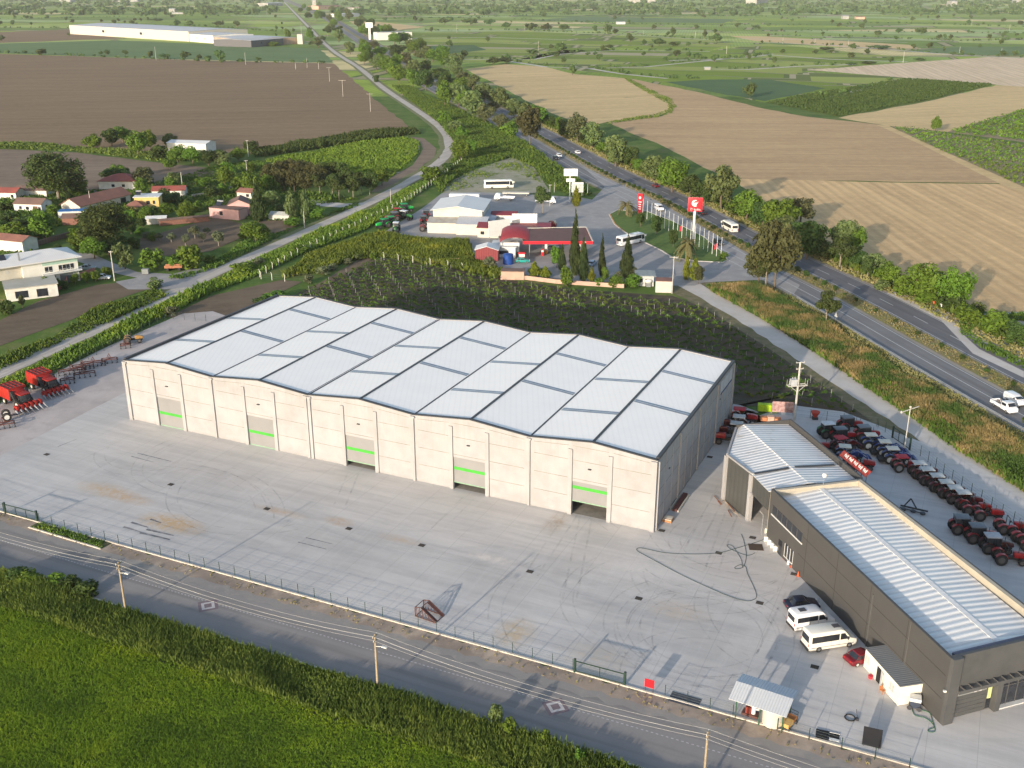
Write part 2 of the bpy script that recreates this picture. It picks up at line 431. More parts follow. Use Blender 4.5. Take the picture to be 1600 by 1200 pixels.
psheet('field_far_brown', [(-160, 60), (0, 50), (108, 46), (190, 60), (0, 67), (-160, 76)], -.06, mB)
psheet('field_lower_left', [(-200, 232), (0, 233), (120, 238), (230, 252), (325, 262), (350, 278), (270, 295), (150, 300), (0, 300), (-200, 300)], -.06, mB2)
psheet('vineyard_floor_oval', [(405, 250), (470, 240), (560, 222), (630, 214), (655, 218), (656, 240), (640, 258), (610, 280), (560, 290), (470, 268)], -.06, mG2)
psheet('field_brown_rim', [(640, 213), (662, 216), (682, 232), (676, 248), (655, 266), (612, 298), (580, 300), (606, 280), (645, 258), (657, 240), (655, 220)], -.05, mB2)
# right of the highway
psheet('field_tan_oval', [(728, 108), (790, 100), (850, 104), (900, 116), (975, 122), (990, 132), (1030, 150), (1051, 165), (1047, 173), (1030, 180), (950, 190), (925, 196), (870, 180), (800, 145)], -.06, mT)
psheet('field_ploughed_right', [(978, 121), (1100, 146), (1195, 170), (1260, 182), (1335, 190), (1385, 196), (1410, 206), (1565, 286), (1400, 284), (1160, 279), (1120, 270), (1040, 230), (950, 191), (1035, 181), (1052, 170), (1042, 155)], -.06, mR)
psheet('field_furrowed_right', [(1150, 279), (1400, 285), (1565, 287), (1700, 310), (1700, 500), (1600, 488), (1530, 486), (1440, 455), (1360, 425), (1290, 385), (1200, 330)], -.055, mT2)
psheet('vineyard_floor_dark', [(1195, 160), (1265, 146), (1420, 122), (1556, 132), (1460, 155), (1312, 183)], -.06, mG3)
psheet('field_pale_stubble', [(1262, 109), (1400, 99), (1545, 89), (1760, 92), (1760, 142), (1600, 137), (1556, 132), (1420, 122)], -.06, mPale)
psheet('field_tan_right', [(1310, 184), (1460, 156), (1556, 133), (1760, 143), (1760, 160), (1600, 170), (1480, 206), (1450, 203), (1385, 196)], -.058, mT)
mVF = soil('vineyard_soil_light', (.33, .27, .17), (.24, .2, .12), R(-30), 3., .05, (30, .1), (.14, .18, .05), line=.1)
psheet('vineyard_floor_right', [(1480, 206), (1600, 171), (1760, 152), (1760, 250), (1600, 222)], -.058, mVF)
psheet('vineyard_floor_lower_right', [(1392, 197), (1450, 204), (1600, 226), (1760, 255), (1760, 350), (1600, 296), (1500, 250)], -.056, mVF)
psheet('field_path', [(1370, 195), (1388, 196), (1450, 225), (1600, 292), (1600, 300), (1565, 288), (1440, 226)], -.05, mT)
# green vineyards in the middle distance
psheet('field_vineyard_mid', [(640, 52), (800, 48), (1105, 62), (1150, 68), (1100, 80), (950, 74), (830, 92), (720, 98), (660, 80)], -.065, mG2)
psheet('field_vineyard_mid_near', [(800, 95), (880, 78), (1100, 80), (1200, 68), (1420, 90), (1250, 112), (1420, 121), (1265, 146), (1195, 160), (1060, 133), (980, 120), (850, 103)], -.065, mG2)
psheet('field_brown_strip', [(1140, 56), (1200, 57), (1420, 70), (1440, 76), (1320, 74), (1180, 64)], -.06, mT)
psheet('field_tan_far', [(545, 33), (590, 34), (665, 42), (620, 47), (560, 42)], -.06, mT)
psheet('field_blue_green', [(1040, 128), (1110, 124), (1200, 124), (1290, 138), (1195, 158), (1120, 145)], -.06, mG4)
psheet('field_pale_far', [(900, 26), (1150, 30), (1130, 36), (820, 33)], -.06, mG1)
psheet('field_pale_far_right', [(1400, 80), (1500, 73), (1700, 72), (1700, 84), (1540, 86)], -.06, mG1)
psheet('field_pale_mid', [(660, 72), (740, 70), (760, 78), (700, 84), (662, 82)], -.058, mG4)
# roads ------------------------------------------------------------------
def road_mat(name, c, c2, dust=None, stripe=None):
    m, nt, b = newmat(name); k = N(nt)
    col = k.ramp(k.noise(.12, 5, .6), [(.35, c2), (.65, c)])
    col = k.mix(k.math('MULTIPLY', k.noise(2.5, 5, .8), .4), col, tuple(q*.6 for q in c2))
    if stripe is not None: col = k.mix(k.math('MULTIPLY', k.ramp(k.noise(1., 4, .6, k.map(stripe, (60, 1.3, 1))), [(.45, (0, 0, 0)), (.62, (1, 1, 1))]), .5), col, tuple(q*.6 for q in c2))
    if dust: col = k.mix(k.ramp(k.noise(.3, 6, .7), [(.5, (0, 0, 0)), (.68, (.7, .7, .7))]), col, dust)
    k.l(col, b.inputs['Base Color']); b.inputs['Roughness'].default_value = .85; b.inputs['Specular IOR Level'].default_value = .25
    k.bump(b, k.noise(6, 4), .2, .03); return m
mAs = road_mat('asphalt', (.185, .182, .195), (.15, .148, .16), stripe=R(-76))
mAs2 = road_mat('asphalt_worn', (.23, .225, .228), (.19, .185, .19), stripe=R(-76))
mShoulder = road_mat('shoulder', (.36, .32, .27), (.28, .25, .22))
mLane = road_mat('lane_gravel', (.60, .54, .48), (.48, .43, .38), (.42, .36, .28), stripe=R(70))
mTrack = road_mat('track_dirt', (.62, .575, .535), (.52, .48, .44), (.46, .41, .35))
mNear = road_mat('paving', (.30, .276, .262), (.265, .246, .236), None, stripe=R(-25))
mForec = road_mat('forecourt_asphalt', (.37, .352, .345), (.30, .288, .285), (.40, .38, .36))
mWhite = M('road_paint', (.62, .62, .6), (.42, .42, .41), 3, .7)
HW = [Vector(p) for p in [(150, 0), (127, 85), (99.6, 193), (85.5, 257), (70.8, 311), (54.5, 385), (38, 442), (12, 559), (-10, 650), (-45, 790), (-78, 930), (-140, 1210), (-271, 1820), (-484, 2790), (-1040, 5100), (-1700, 8000)]]
HWs = smooth_line(HW, 5)
ribbon('highway_verge', HWs, -14.5, 15.5, -.05, M('verge_grass', (.15, .17, .05), (.2, .16, .09), .3, .95))
ribbon('highway_shoulder_near', HWs, -13.2, -2.6, -.04, mShoulder)
ribbon('highway_shoulder_far', HWs, 2.6, 13., -.04, mShoulder)
ribbon('highway_carriageway_near', HWs, -12.2, -3.6, -.03, mAs2)
ribbon('highway_carriageway_far', HWs, 3.0, 11.8, -.03, mAs)
ribbon('highway_median', HWs, -2.6, 2.6, -.035, M('median_grass', (.2, .2, .06), (.24, .19, .1), .35, .95, lo=.4, hi=.6))
for o0 in (-11.9, 3.4, 11.4, -4.1): ribbon('highway_edge_line', HWs[:50], o0-.09, o0+.09, -.022, mWhite)
ribbon('highway_centre_line', HWs[:60], -8.05, -7.87, -.022, mWhite)
ribbon('highway_lane_dashes', HWs[:60], 7.3, 7.5, -.022, mWhite, dash=(6, 9))
LN = [((a[0]+c[0])/2, (a[1]+c[1])/2) for a, c in zip([g(-60, 605), g(0, 575), g(100, 530), g(250, 462), g(400, 392), g(560, 318), g(650, 270), g(688, 243), g(697, 220)], [g(-60, 618), g(0, 590), g(120, 535), g(280, 458), g(420, 392), g(580, 322), g(665, 275), g(703, 245), g(705, 220)])]
LN += [g(677, 190), g(600, 138), g(560, 105), g(515, 75), g(480, 40), g(441, 0)]
LNs = smooth_line([Vector(p) for p in LN], 6)
ribbon('lane', LNs, -2.4, 2.4, -.03, mLane, jit=.25)
ribbon('lane_verge', LNs, -5, 5, -.045, M('lane_verge_grass', (.12, .16, .04), (.2, .17, .1), .4, .95), jit=.6)
TK = [tuple((Vector(a)+Vector(c))/2) for a, c in zip([g(*p) for p in [(1060, 445), (1150, 495), (1200, 528), (1300, 590), (1400, 655), (1500, 715), (1600, 775)]], [g(*p) for p in [(1095, 445), (1180, 495), (1260, 545), (1340, 600), (1420, 650), (1500, 705), (1600, 768)]])]
TK = [(TK[0][0]-8, TK[0][1]+26)]+TK+[(90, 118), (99, 85)]
TKs = smooth_line([Vector(p) for p in TK], 5)
ribbon('dirt_track', TKs, -3.0, 3.0, -.03, mTrack, jit=.3)
ribbon('dirt_track_verge', TKs, -7, 7.5, -.045, M('dry_verge', (.2, .16, .1), (.12, .12, .05), .5, .95), jit=.7)
psheet('side_track', [(1470, 500), (1500, 494), (1560, 488), (1700, 486), (1700, 496), (1580, 498), (1535, 505), (1500, 518), (1530, 545), (1600, 580), (1600, 590), (1520, 552)], -.028, mTrack)
psheet('verge_gravel_right', [(1395, 455), (1440, 468), (1500, 490), (1470, 502), (1420, 480), (1370, 462)], -.034, mTrack)
psheet('rubble_patch', [(1535, 505), (1600, 500), (1700, 510), (1700, 600), (1600, 570), (1530, 540), (1500, 515)], -.036, soil('rubble', (.5, .47, .42), (.3, .3, .22), 0, 3, .1, (4, .1), (.12, .17, .05), line=.2))
psheet('village_street', [(140, 395), (180, 412), (215, 425), (270, 428), (300, 420), (345, 418), (300, 440), (255, 448), (225, 436), (185, 428), (120, 408), (100, 395)], -.028, mForec)
psheet('village_junction', [(180, 440), (225, 432), (300, 432), (320, 445), (262, 452), (200, 452)], -.029, mForec)
psheet('side_path', [(487, 312), (540, 318), (575, 316), (550, 325), (500, 322), (480, 315)], -.027, mTrack)
# service station forecourt
psheet('forecourt', [(585, 372), (660, 325), (690, 302), (745, 300), (800, 302), (905, 308), (925, 312), (945, 292), (905, 255), (870, 235), (880, 232), (975, 285), (1050, 325), (1150, 385), (1180, 408), (1250, 445), (1240, 460), (1190, 437), (1100, 441), (1085, 446), (1050, 446), (1045, 440), (900, 440), (790, 425), (740, 405), (700, 372), (610, 374)], -.025, mForec)
psheet('dirt_lot', [(690, 305), (700, 285), (735, 268), (800, 245), (835, 262), (860, 300), (800, 304)], -.03, road_mat('dirt_lot_soil', (.4, .36, .29), (.27, .26, .17), (.14, .19, .06)))
isl = [(952, 335), (965, 328), (990, 330), (1010, 330), (1050, 345), (1100, 370), (1130, 395), (1137, 406), (1130, 410), (1090, 408), (1050, 402), (1035, 392), (1000, 375), (975, 362), (960, 350)]
psheet('traffic_island', isl, .02, M('lawn', (.11, .17, .03), (.07, .13, .025), .5, .95, bump=.3))
b = MB(); ip = [Vector(g(*p)) for p in isl]
for i in range(len(ip)):
    a, c = ip[i], ip[(i+1) % len(ip)]; b.bar((*a, .02), (*c, .02), .35, .18)
tag(b.build('island_kerb', M('kerb_stone', (.6, .58, .53), (.42, .38, .33), .8)), kind='structure')
ribbon('island_kerb_painted', [ip[0], ip[-1], ip[-2]], -.4, .12, .12, M('kerb_orange', (.6, .3, .08), (.45, .2, .06), 1), dash=(.9, .9), th=.14)
# ---- concrete yard
def concrete_mat():
    m, nt, b = newmat('yard_concrete'); k = N(nt)
    col = k.ramp(k.noise(.035, 5, .6), [(.3, (.46, .44, .425)), (.5, (.575, .55, .53)), (.7, (.64, .61, .585))])
    sv = k.map(AU, (26, 2.2, 1)); f = k.noise(1., 6, .7, sv)
    col = k.mix(k.math('MULTIPLY', k.ramp(f, [(.42, (0, 0, 0)), (.62, (1, 1, 1))]), .38), col, (.33, .325, .325))
    f = k.noise(1., 6, .75, k.map(AV, (18, 1.5, 1)))
    col = k.mix(k.math('MULTIPLY', k.ramp(f, [(.5, (0, 0, 0)), (.7, (1, 1, 1))]), .35), col, (.62, .61, .6))
    col = k.mix(k.math('MULTIPLY', k.noise(1.2, 6, .8), .22), col, (.2, .195, .19))
    wv = k.n('ShaderNodeTexWave', wave_type='RINGS'); wv.inputs['Scale'].default_value = .06; wv.inputs['Distortion'].default_value = 9; wv.inputs['Detail'].default_value = 2
    wv.inputs['Detail Scale'].default_value = .25
    k.l(k.map(0, (1, 1, 1), (20, 120, 0)), wv.inputs['Vector'])
    ln = k.ramp(wv.outputs['Fac'], [(.02, (1, 1, 1)), (.07, (0, 0, 0))])
    msk = k.ramp(k.noise(.05, 2), [(.47, (0, 0, 0)), (.6, (1, 1, 1))])
    col = k.mix(k.math('MULTIPLY', k.math('MULTIPLY', ln, msk), .1), col, (.25, .25, .255))
    # joints every 5 m along the front, 12 m across
    p = k.sep(k.map(AU, (1, 1, 1), (OW.x, OW.y, 0)))
    for ax, per, wd, am in ((0, 5.0, .012, .36), (1, 12., .005, .25)):
        fr = k.math('FRACT', k.math('DIVIDE', k.math('ADD', p[ax], 400.), per))
        col = k.mix(k.math('MULTIPLY', k.math('LESS_THAN', fr, wd), am), col, (.2, .2, .2))
    for (px, py, rx, ry, am, cc) in [(268, 818, 7, 3, .75, (.5, .34, .18)), (165, 766, 7, 2.5, .6, (.5, .37, .24)), (200, 778, 6, 2, .5, (.5, .35, .22)), (530, 815, 3, 1.5, .6, (.5, .36, .24)), (440, 800, 6, 1.2, .5, (.5, .36, .24)),
                                     (805, 988, 3, 4, .65, (.5, .39, .26)), (1060, 955, 5, 3, .4, (.52, .42, .32)), (765, 872, 5, 1.5, .6, (.66, .6, .55)), (935, 1030, 6, 4, .35, (.52, .43, .33)), (625, 843, 4, 1.3, .6, (.52, .42, .32)), (870, 815, 2, 5, .5, (.36, .29, .23)), (1000, 890, 10, 6, .35, (.62, .58, .55)), (1150, 890, 12, 8, .3, (.5, .44, .4))]:
        x, y = g(px, py)
        gr = k.n('ShaderNodeTexGradient', gradient_type='SPHERICAL'); mp = k.map(AU, (rx, ry, 1), (x, y, 0)); 
        sx = k.sep(mp); cx = k.n('ShaderNodeCombineXYZ'); k.l(sx[0], cx.inputs[0]); k.l(sx[1], cx.inputs[1]); k.l(cx.outputs[0], gr.inputs[0])
        mk = k.math('MULTIPLY', gr.outputs['Fac'], k.math('MULTIPLY', k.ramp(k.noise(.9, 6, .8), [(.35, (0, 0, 0)), (.65, (1, 1, 1))]), am*2.6))
        col = k.mix(k.math('MINIMUM', mk, .85), col, cc)
    k.l(col, b.inputs['Base Color']); b.inputs['Roughness'].default_value = .8; b.inputs['Specular IOR Level'].default_value = .3
    k.bump(b, k.noise(3, 5), .12, .02); return m
mConc = concrete_mat()
FA, FB = Vector(g(8, 801)), Vector(g(1400, 1190)); FD = (FB-FA).normalized()       # near fence line
FN = Vector((FD.y, -FD.x)); FN = FN if FN.y < 0 else -FN                                # towards the road
yard = [tuple(FA-FD*40), tuple(FB+FD*40), (95, 92), (90, 118), (83, 143), (76, 160), (62, 180), g(1230, 632), g(1180, 652), g(1150, 640), g(1142, 636), wp(-3, 52), wp(60, 52), wp(101, 46), g(192, 615), g(0, 712), g(-120, 765)]
sheet('concrete_yard', yard, 0., mConc)
gm = road_mat('yard_gravel_mat', (.56, .50, .475), (.44, .39, .37), (.36, .32, .31))
sheet('gravel_yard', [g(-160, 785), g(0, 714), g(194, 616), wp(99, 3), wp(99, 50), g(332, 486), g(285, 490), g(238, 510), g(160, 545), g(95, 578), g(60, 600), g(-40, 650), g(-200, 700)], -.02, gm)
sheet('gravel_strip_back', [wp(103, 46), wp(103, 60), wp(60, 58), wp(0, 54), wp(-4, 52), wp(0, 46)], -.022, gm)
# tyre marks: faint rubber arcs on the slab
mTyre, nt, bs = newmat('tyre_rubber'); k = N(nt); bs.inputs['Base Color'].default_value = (.2, .2, .205, 1); bs.inputs['Roughness'].default_value = .8
tr = k.n('ShaderNodeBsdfTransparent'); mx = k.n('ShaderNodeMixShader'); k.l(k.math('MULTIPLY', k.ramp(k.noise(.5, 4, .7), [(.42, (0, 0, 0)), (.75, (1, 1, 1))]), .26), mx.inputs[0]); k.l(tr.outputs[0], mx.inputs[1]); k.l(bs.outputs[0], mx.inputs[2]); k.l(mx.outputs[0], nt.nodes['Material Output'].inputs[0])
mTyreD = M('tyre_rubber_dark', (.13, .13, .14), (.3, .29, .29), 1.2, .8, lo=.4, hi=.6)
arcs = [((1095, 985), 7.5, 0, 6.3), ((1098, 988), 9.2, .4, 5), ((1090, 980), 10, 2, 7), ((1040, 940), 12, 2.2, 4.4), ((1110, 900), 9, 3, 6), ((1140, 850), 7, 0, 3.5), ((1110, 860), 11, 3.6, 6.2), ((1160, 830), 12, 2.8, 4.8),
        ((160, 830), 22, .3, 1.5), ((165, 835), 24, .2, 1.4), ((250, 700), 9, 3.1, 5.6), ((330, 720), 11, 2.2, 4.4), ((420, 760), 14, 3., 5.2), ((500, 780), 18, 0.2, 1.6), ((980, 960), 16, 2.3, 3.9), ((700, 900), 26, .5, 1.3), ((1050, 760), 22, 4.4, 5.4), ((1010, 790), 26, 4.7, 5.5), ((1280, 960), 14, 2.6, 4.), ((1240, 1010), 17, 2.4, 3.3), ((1100, 1060), 8, 1., 3.)]
tb = MB()
for (c, r, a0, a1) in arcs:
    cx, cy = g(*c)
    for off in (0, 1.7):
        L = [(cx+(r+off)*math.cos(a0+(a1-a0)*i/40), cy+(r+off)*math.sin(a0+(a1-a0)*i/40)) for i in range(41)]
        for i in range(40):
            w = .11; A, B_ = Vector(L[i]), Vector(L[i+1]); d = (B_-A).normalized(); n = Vector((d.y, -d.x))*w
            tb.quad((*(A+n), .004), (*(B_+n), .004), (*(B_-n), .004), (*(A-n), .004))
for a, c in [((905, 800), (840, 900)), ((925, 808), (900, 940)), ((740, 780), (690, 830)), ((1140, 760), (1090, 860)), ((1160, 780), (1120, 900)), ((1250, 930), (1200, 1040)), ((560, 740), (540, 790))]:
    A, B_ = Vector(g(*a)), Vector(g(*c)); d = (B_-A).normalized(); n = Vector((d.y, -d.x))
    for o in (0, 1.8): tb.quad((*(A+n*(o+.15)), .0045), (*(B_+n*(o+.15)), .0045), (*(B_+n*(o-.15)), .0045), (*(A+n*(o-.15)), .0045))
tag(tb.build('yard_tyre_marks', mTyre), kind='structure')
tb = MB()
for a, c, w in [((193, 823), (220, 831), .22), ((205, 816), (232, 824), .22), ((219, 832), (266, 843), .25), ((229, 827), (272, 837), .25), ((235, 811), (252, 817), .2), ((205, 713), (240, 722), .12), ((215, 708), (268, 721), .14), ((478, 840), (520, 850), .1), ((466, 847), (510, 858), .1), ((90, 698), (120, 686), .1)]:
    A, B_ = Vector(g(*a)), Vector(g(*c)); d = (B_-A).normalized(); n = Vector((d.y, -d.x))*w
    tb.quad((*(A+n), .006), (*(B_+n*.6), .006), (*(B_-n*.4), .006), (*(A-n), .006))
tag(tb.build('yard_skid_marks', mTyreD), kind='structure')
# near road, verge, kerb
LNE = [FA-FD*60, FA, (FA+FB)/2, FB, FB+FD*60]
ribbon('near_road', LNE, 1.2, 11.8, -.03, mNear, jit=0)
LNF = [LNE[0].lerp(LNE[-1], i/160) for i in range(161)]
ribbon('road_verge_dirt', LNF, .15, 2.3, -.024, road_mat('verge_dirt', (.42, .33, .26), (.25, .2, .165), (.5, .4, .31)), jit=.32)
ribbon('road_verge_dust', LNF, .15, 3.6, -.026, road_mat('verge_dust', (.31, .285, .26), (.27, .25, .235), (.36, .32, .28)), jit=.45)
ribbon('fence_plinth', LNE, -.12, .14, .12, M('plinth_concrete', (.62, .56, .48), (.48, .43, .37), .8), th=.16)
ribbon('road_centre_studs', LNE, 6.2, 6.34, -.022, M('pale_paver', (.5, .47, .46), None, 2), dash=(.28, .28))
ribbon('road_near_kerb', LNE, 11.8, 12.1, .03, M('plinth_concrete', (.5, .5, .5)), th=.1)
mPv = M('pale_paver', (.5, .47, .46)); mPd = M('dark_paver', (.2, .15, .16), None, 2)
for (px, py) in [(325, 946), (868, 1104)]:
    c = Vector(g(px, py)); q = MB(); q.T = Matrix.Translation((c.x, c.y, 0)) @ Matrix.Rotation(AU, 4, 'Z')
    q.add([(-1.7, 0, -.02), (0, -1.7, -.02), (1.7, 0, -.02), (0, 1.7, -.02)], [(0, 1, 2, 3)], 1)
    for r0, r1, mi in ((.65, 1.15, 0),):
        for i in range(4):
            a0, a1 = i*math.pi/2, (i+1)*math.pi/2
            q.quad((r0*math.cos(a0), r0*math.sin(a0), -.014), (r1*math.cos(a0), r1*math.sin(a0), -.014), (r1*math.cos(a1), r1*math.sin(a1), -.014), (r0*math.cos(a1), r0*math.sin(a1), -.014))
    tag(q.build('road_paver_diamond', [mPv, mPd]), kind='structure')
# bottom crop field + ground around
ribbon('field_verge_near', LNE, 12.1, 19, -.028, M('weedy_soil', (.07, .1, .025), (.1, .09, .05), .6, .95))
ribbon('crop_field_ground', LNE, 18, 130, -.03, M('crop_soil', (.14, .18, .02), (.09, .125, .015), .25, .95))
# planted strip with kerb by the left gate
A, B_ = Vector(g(45, 824)), Vector(g(158, 858)); n = Vector((B_-A).normalized().yx); n.y *= -1; n = n if n.y > 0 else -n
sheet('planted_strip', [tuple(A), tuple(B_), tuple(B_+n*2.0), tuple(A+n*2.2)], .03, M('weedy_soil', (.07, .1, .025)))
q = MB(); q.bar((*A, .02), (*B_, .02), .22, .2); tag(q.build('strip_kerb', M('plinth_concrete', (.62, .56, .48))), kind='structure')
# vineyard soil, gardens
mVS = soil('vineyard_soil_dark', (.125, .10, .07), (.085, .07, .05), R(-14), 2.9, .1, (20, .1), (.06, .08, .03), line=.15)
VPOLY = [g(*p) for p in [(588, 402), (700, 418), (790, 436), (900, 452), (1050, 462), (1100, 480), (1195, 540), (1290, 605), (1362, 658)]]+[g(1235, 634), g(1142, 634), wp(0, 53), wp(60, 56), wp(75, 60), g(400, 497), g(470, 455)]
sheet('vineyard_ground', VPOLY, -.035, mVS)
psheet('tilled_strip', [(262, 495), (330, 462), (440, 437), (472, 440), (410, 470), (372, 492), (300, 500)], -.03, mDirt)
psheet('tilled_strip_middle', [(400, 500), (470, 460), (560, 405), (585, 402), (520, 440), (440, 480)], -.033, mDirt)
psheet('garden_plot', [(0, 500), (60, 470), (150, 445), (200, 440), (235, 450), (180, 468), (110, 500), (40, 525), (0, 540), (-80, 560), (-80, 520)], -.042, mDirt)
psheet('garden_plot_fenced', [(218, 372), (300, 350), (340, 338), (385, 352), (375, 372), (330, 392), (270, 400), (220, 395)], -.042, mDirt)
psheet('garden_beds', [(405, 345), (425, 338), (470, 350), (450, 362), (410, 365)], -.042, mDirt)
# ================================================================ BUILDINGS
mPre = None
def precast():
    m, nt, b = newmat('precast_concrete'); k = N(nt)
    col = k.ramp(k.noise(.35, 5, .6), [(.3, (.29, .288, .30)), (.5, (.333, .332, .35)), (.7, (.36, .36, .38))])
    st = k.noise(1., 5, .7, k.map(0, (1.2, 1.2, 5)))
    col = k.mix(k.math('MULTIPLY', k.ramp(st, [(.5, (0, 0, 0)), (.72, (1, 1, 1))]), .3), col, (.27, .265, .25))
    col = k.mix(k.math('MULTIPLY', k.noise(5, 4, .8), .18), col, (.35, .33, .3))
    # each cast panel has its own tone
    o3 = k.n('ShaderNodeVectorMath', operation='FLOOR'); k.l(k.map(AU, (3.35, 200, 3.0), (OW.x, OW.y, .05)), o3.inputs[0])
    wn = k.n('ShaderNodeTexWhiteNoise'); k.l(o3.outputs[0], wn.inputs['Vector'])
    col = k.mix(k.math('MULTIPLY', wn.outputs['Value'], .22), col, (.27, .265, .25))
    st = k.noise(1., 5, .7, k.map(AU, (.5, .5, 7)))
    zz = k.math('MULTIPLY', k.ramp(k.math('DIVIDE', k.sep(k.co())[2], 12.), [(.55, (0, 0, 0)), (.95, (1, 1, 1))]), k.ramp(st, [(.45, (0, 0, 0)), (.7, (1, 1, 1))]))
    col = k.mix(k.math('MULTIPLY', zz, .3), col, (.2, .2, .18))
    zb = k.ramp(k.math('ADD', k.sep(k.co())[2], k.math('MULTIPLY', k.noise(1.5, 4), 1.2)), [(.55, (1, 1, 1)), (1.0, (0, 0, 0))])
    col = k.mix(k.math('MULTIPLY', zb, .3), col, (.2, .185, .16))
    k.l(col, b.inputs['Base Color']); b.inputs['Roughness'].default_value = .85; b.inputs['Specular IOR Level'].default_value = .2
    k.bump(b, k.noise(4, 4), .1, .03); return m
mPre = precast()
mSeam = M('joint_dark', (.15, .14, .12), (.27, .25, .22), .6, .9)
mTrim = M('dark_flashing', (.05, .052, .06), (.035, .036, .04), 2, .5)
mRoofW = corrug('roof_sheet_white', (.95, .905, .85), (.92, .875, .825), 0., .9, .5, bump=.05, depth=.01, lines=.06, streak=.08)
mSky = M('skylight_strip', (.17, .21, .26), (.12, .15, .19), .6, .35, spec=.5)
mDoor = corrug('roller_door', (.235, .235, .24), (.21, .21, .215), 0, 400., .6, lines=0)
mGreen = M('green_band', (.055, .36, .04), (.05, .31, .035), 1, .6)
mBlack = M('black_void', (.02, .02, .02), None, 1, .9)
mFloorIn = M('inner_floor', (.3, .28, .25), (.2, .19, .17), .6, .9)
mGlass = M('dark_glass', (.03, .035, .045), (.02, .022, .03), 1, .12, spec=.6)
mSteel = M('galvanised', (.4, .41, .43), (.3, .31, .32), 2, .4, .5)
mWhiteP = M('white_paint', (.66, .66, .64), (.58, .58, .57), 1.5, .5)
mCream = M('cream_wall', (.56, .53, .46), (.50, .47, .40), .8, .8)
mRust = M('rusty_steel', (.13, .055, .045), (.08, .04, .035), 3, .7, bump=.2)
# ---- warehouse. local x = along front to the left, local y = into the building (mirrored frame, so build in world axes)
WZ, WR, WL, WD = 11.35, 12.3, 100.4, 46.
def w3(s, t, z): p = wp(s, t); return (p[0], p[1], z)
wh = empty('warehouse', (*wp(50, 23), 0), 0, 'long cream concrete warehouse with white wavy roof in the middle of the yard', 'warehouse')
def wpar(o): o.parent = wh; o.location = -wh.location; return o
def wprism(mb, pts, t0, t1, mi=0):
    """pts (s,z) on the facade plane extruded from depth t0 to t1"""
    n = len(pts); v = [w3(s, t0, z) for s, z in pts]+[w3(s, t1, z) for s, z in pts]
    ar = sum(pts[i][0]*pts[(i+1) % n][1]-pts[(i+1) % n][0]*pts[i][1] for i in range(n))
    f = [tuple(range(n)), tuple(range(2*n-1, n-1, -1))]+[(i, n+i, n+(i+1) % n, (i+1) % n) for i in range(n)]
    if (ar < 0) == (t1 > t0): f = [tuple(reversed(q)) for q in f]
    mb.add(v, f, mi); return mb
def wbox(mb, s0, s1, t0, t1, z0, z1, mi=0): return wprism(mb, [(s0, z0), (s1, z0), (s1, z1), (s0, z1)], t0, t1, mi)
bay = WL/5; DW0, DW1, DH = 7.4, 13.0, 5.6
front = MB(); top = [(i*bay/2, WR+.10 if i % 2 else WZ+.10) for i in range(11)]
# wall panels above and beside doors
for i in range(5):
    s0 = i*bay; d0, d1 = s0+DW0, s0+DW1
    wprism(front, [(s0, 0), (d0, 0), (d0, WZ+.10+(WR-WZ)*DW0/(bay/2)), (s0, WZ+.10)], 0, .35)
    wprism(front, [(d1, 0), (s0+bay, 0), (s0+bay, WZ+.10), (d1, WZ+.10+(WR-WZ)*(bay-DW1)/(bay/2))], 0, .35)
    wprism(front, [(d0, DH), (d1, DH), (d1, WZ+.10+(WR-WZ)*(bay-DW1)/(bay/2)), (s0+bay/2, WR+.10), (d0, WZ+.10+(WR-WZ)*DW0/(bay/2))], 0, .35)
wpar(front.build('wall', mPre))
side = MB(); wbox(side, 0, .35, .36, WD, 0, WZ+.10); wpar(side.build('wall', mPre))
side = MB(); wbox(side, WL-.35, WL, .36, WD, 0, WZ+.10); wpar(side.build('wall', mPre))
bk = MB(); wprism(bk, [(.36, 0), (WL-.36, 0)]+[(min(max(s, .36), WL-.36), z) for s, z in top[::-1]], WD-.35, WD); wpar(bk.build('wall', mPre))
inn = MB(); wbox(inn, .4, WL-.4, .36, 12, .002, .01); wpar(inn.build('floor', mFloorIn))
pil = MB(); seam = MB()
for i in range(6):
    s = i*bay; w = .42
    for a, b2 in ([(s-w*.5, s+w*.5)] if i not in (3, ) else [(s-.62, s-.08), (s+.08, s+.62)]):
        a = max(a, 0.004) if i == 0 else a; b2 = min(b2, WL-.004)
        if i == 0: a, b2 = .004, .75
        if i == 5: a, b2 = WL-.75, WL-.004
        o = MB(); wbox(o, a, b2, -.28, -.002, 0, WZ-.35); wbox(o, a-.18*(i > 0), b2+.18*(i < 5), -.3, -.003, WZ-.348, WZ-.05); wpar(o.build('column', mPre))
for i in range(5):
    s0 = i*bay
    for d in (DW0-.35, DW1+.35):
        o = MB(); wbox(o, s0+d-.33, s0+d+.33, -.22, -.002, 0, 10.6+.2); wpar(o.build('column', mPre))
    for z in (3.05, 6.05, 9.05):
        for a, b2 in ((.8, DW0-.7), (DW1+.7, bay-.8)): wbox(seam, s0+a, s0+b2, -.012, 0, z-.035, z+.035)
        if z > 6: wbox(seam, s0+DW0, s0+DW1, -.012, 0, z-.035+.0, z+.035)
    wprism(seam, [(s0+.8, 10.86), (s0+DW0-.7, 11.3), (s0+DW0-.7, 11.37), (s0+.8, 10.93)], -.012, 0)
    wprism(seam, [(s0+bay-.8, 10.86), (s0+DW1+.7, 11.3), (s0+DW1+.7, 11.37), (s0+bay-.8, 10.93)], -.012, 0)
    wbox(seam, s0+DW0, s0+DW1, -.012, 0, 11.3, 11.37)
    l = MB(); wbox(l, s0+10.0, s0+10.5, -.3, -.05, 8.0, 8.12); wpar(l.build('wall_lamp', mTrim))
wpar(seam.build('panel_joints', mSeam))
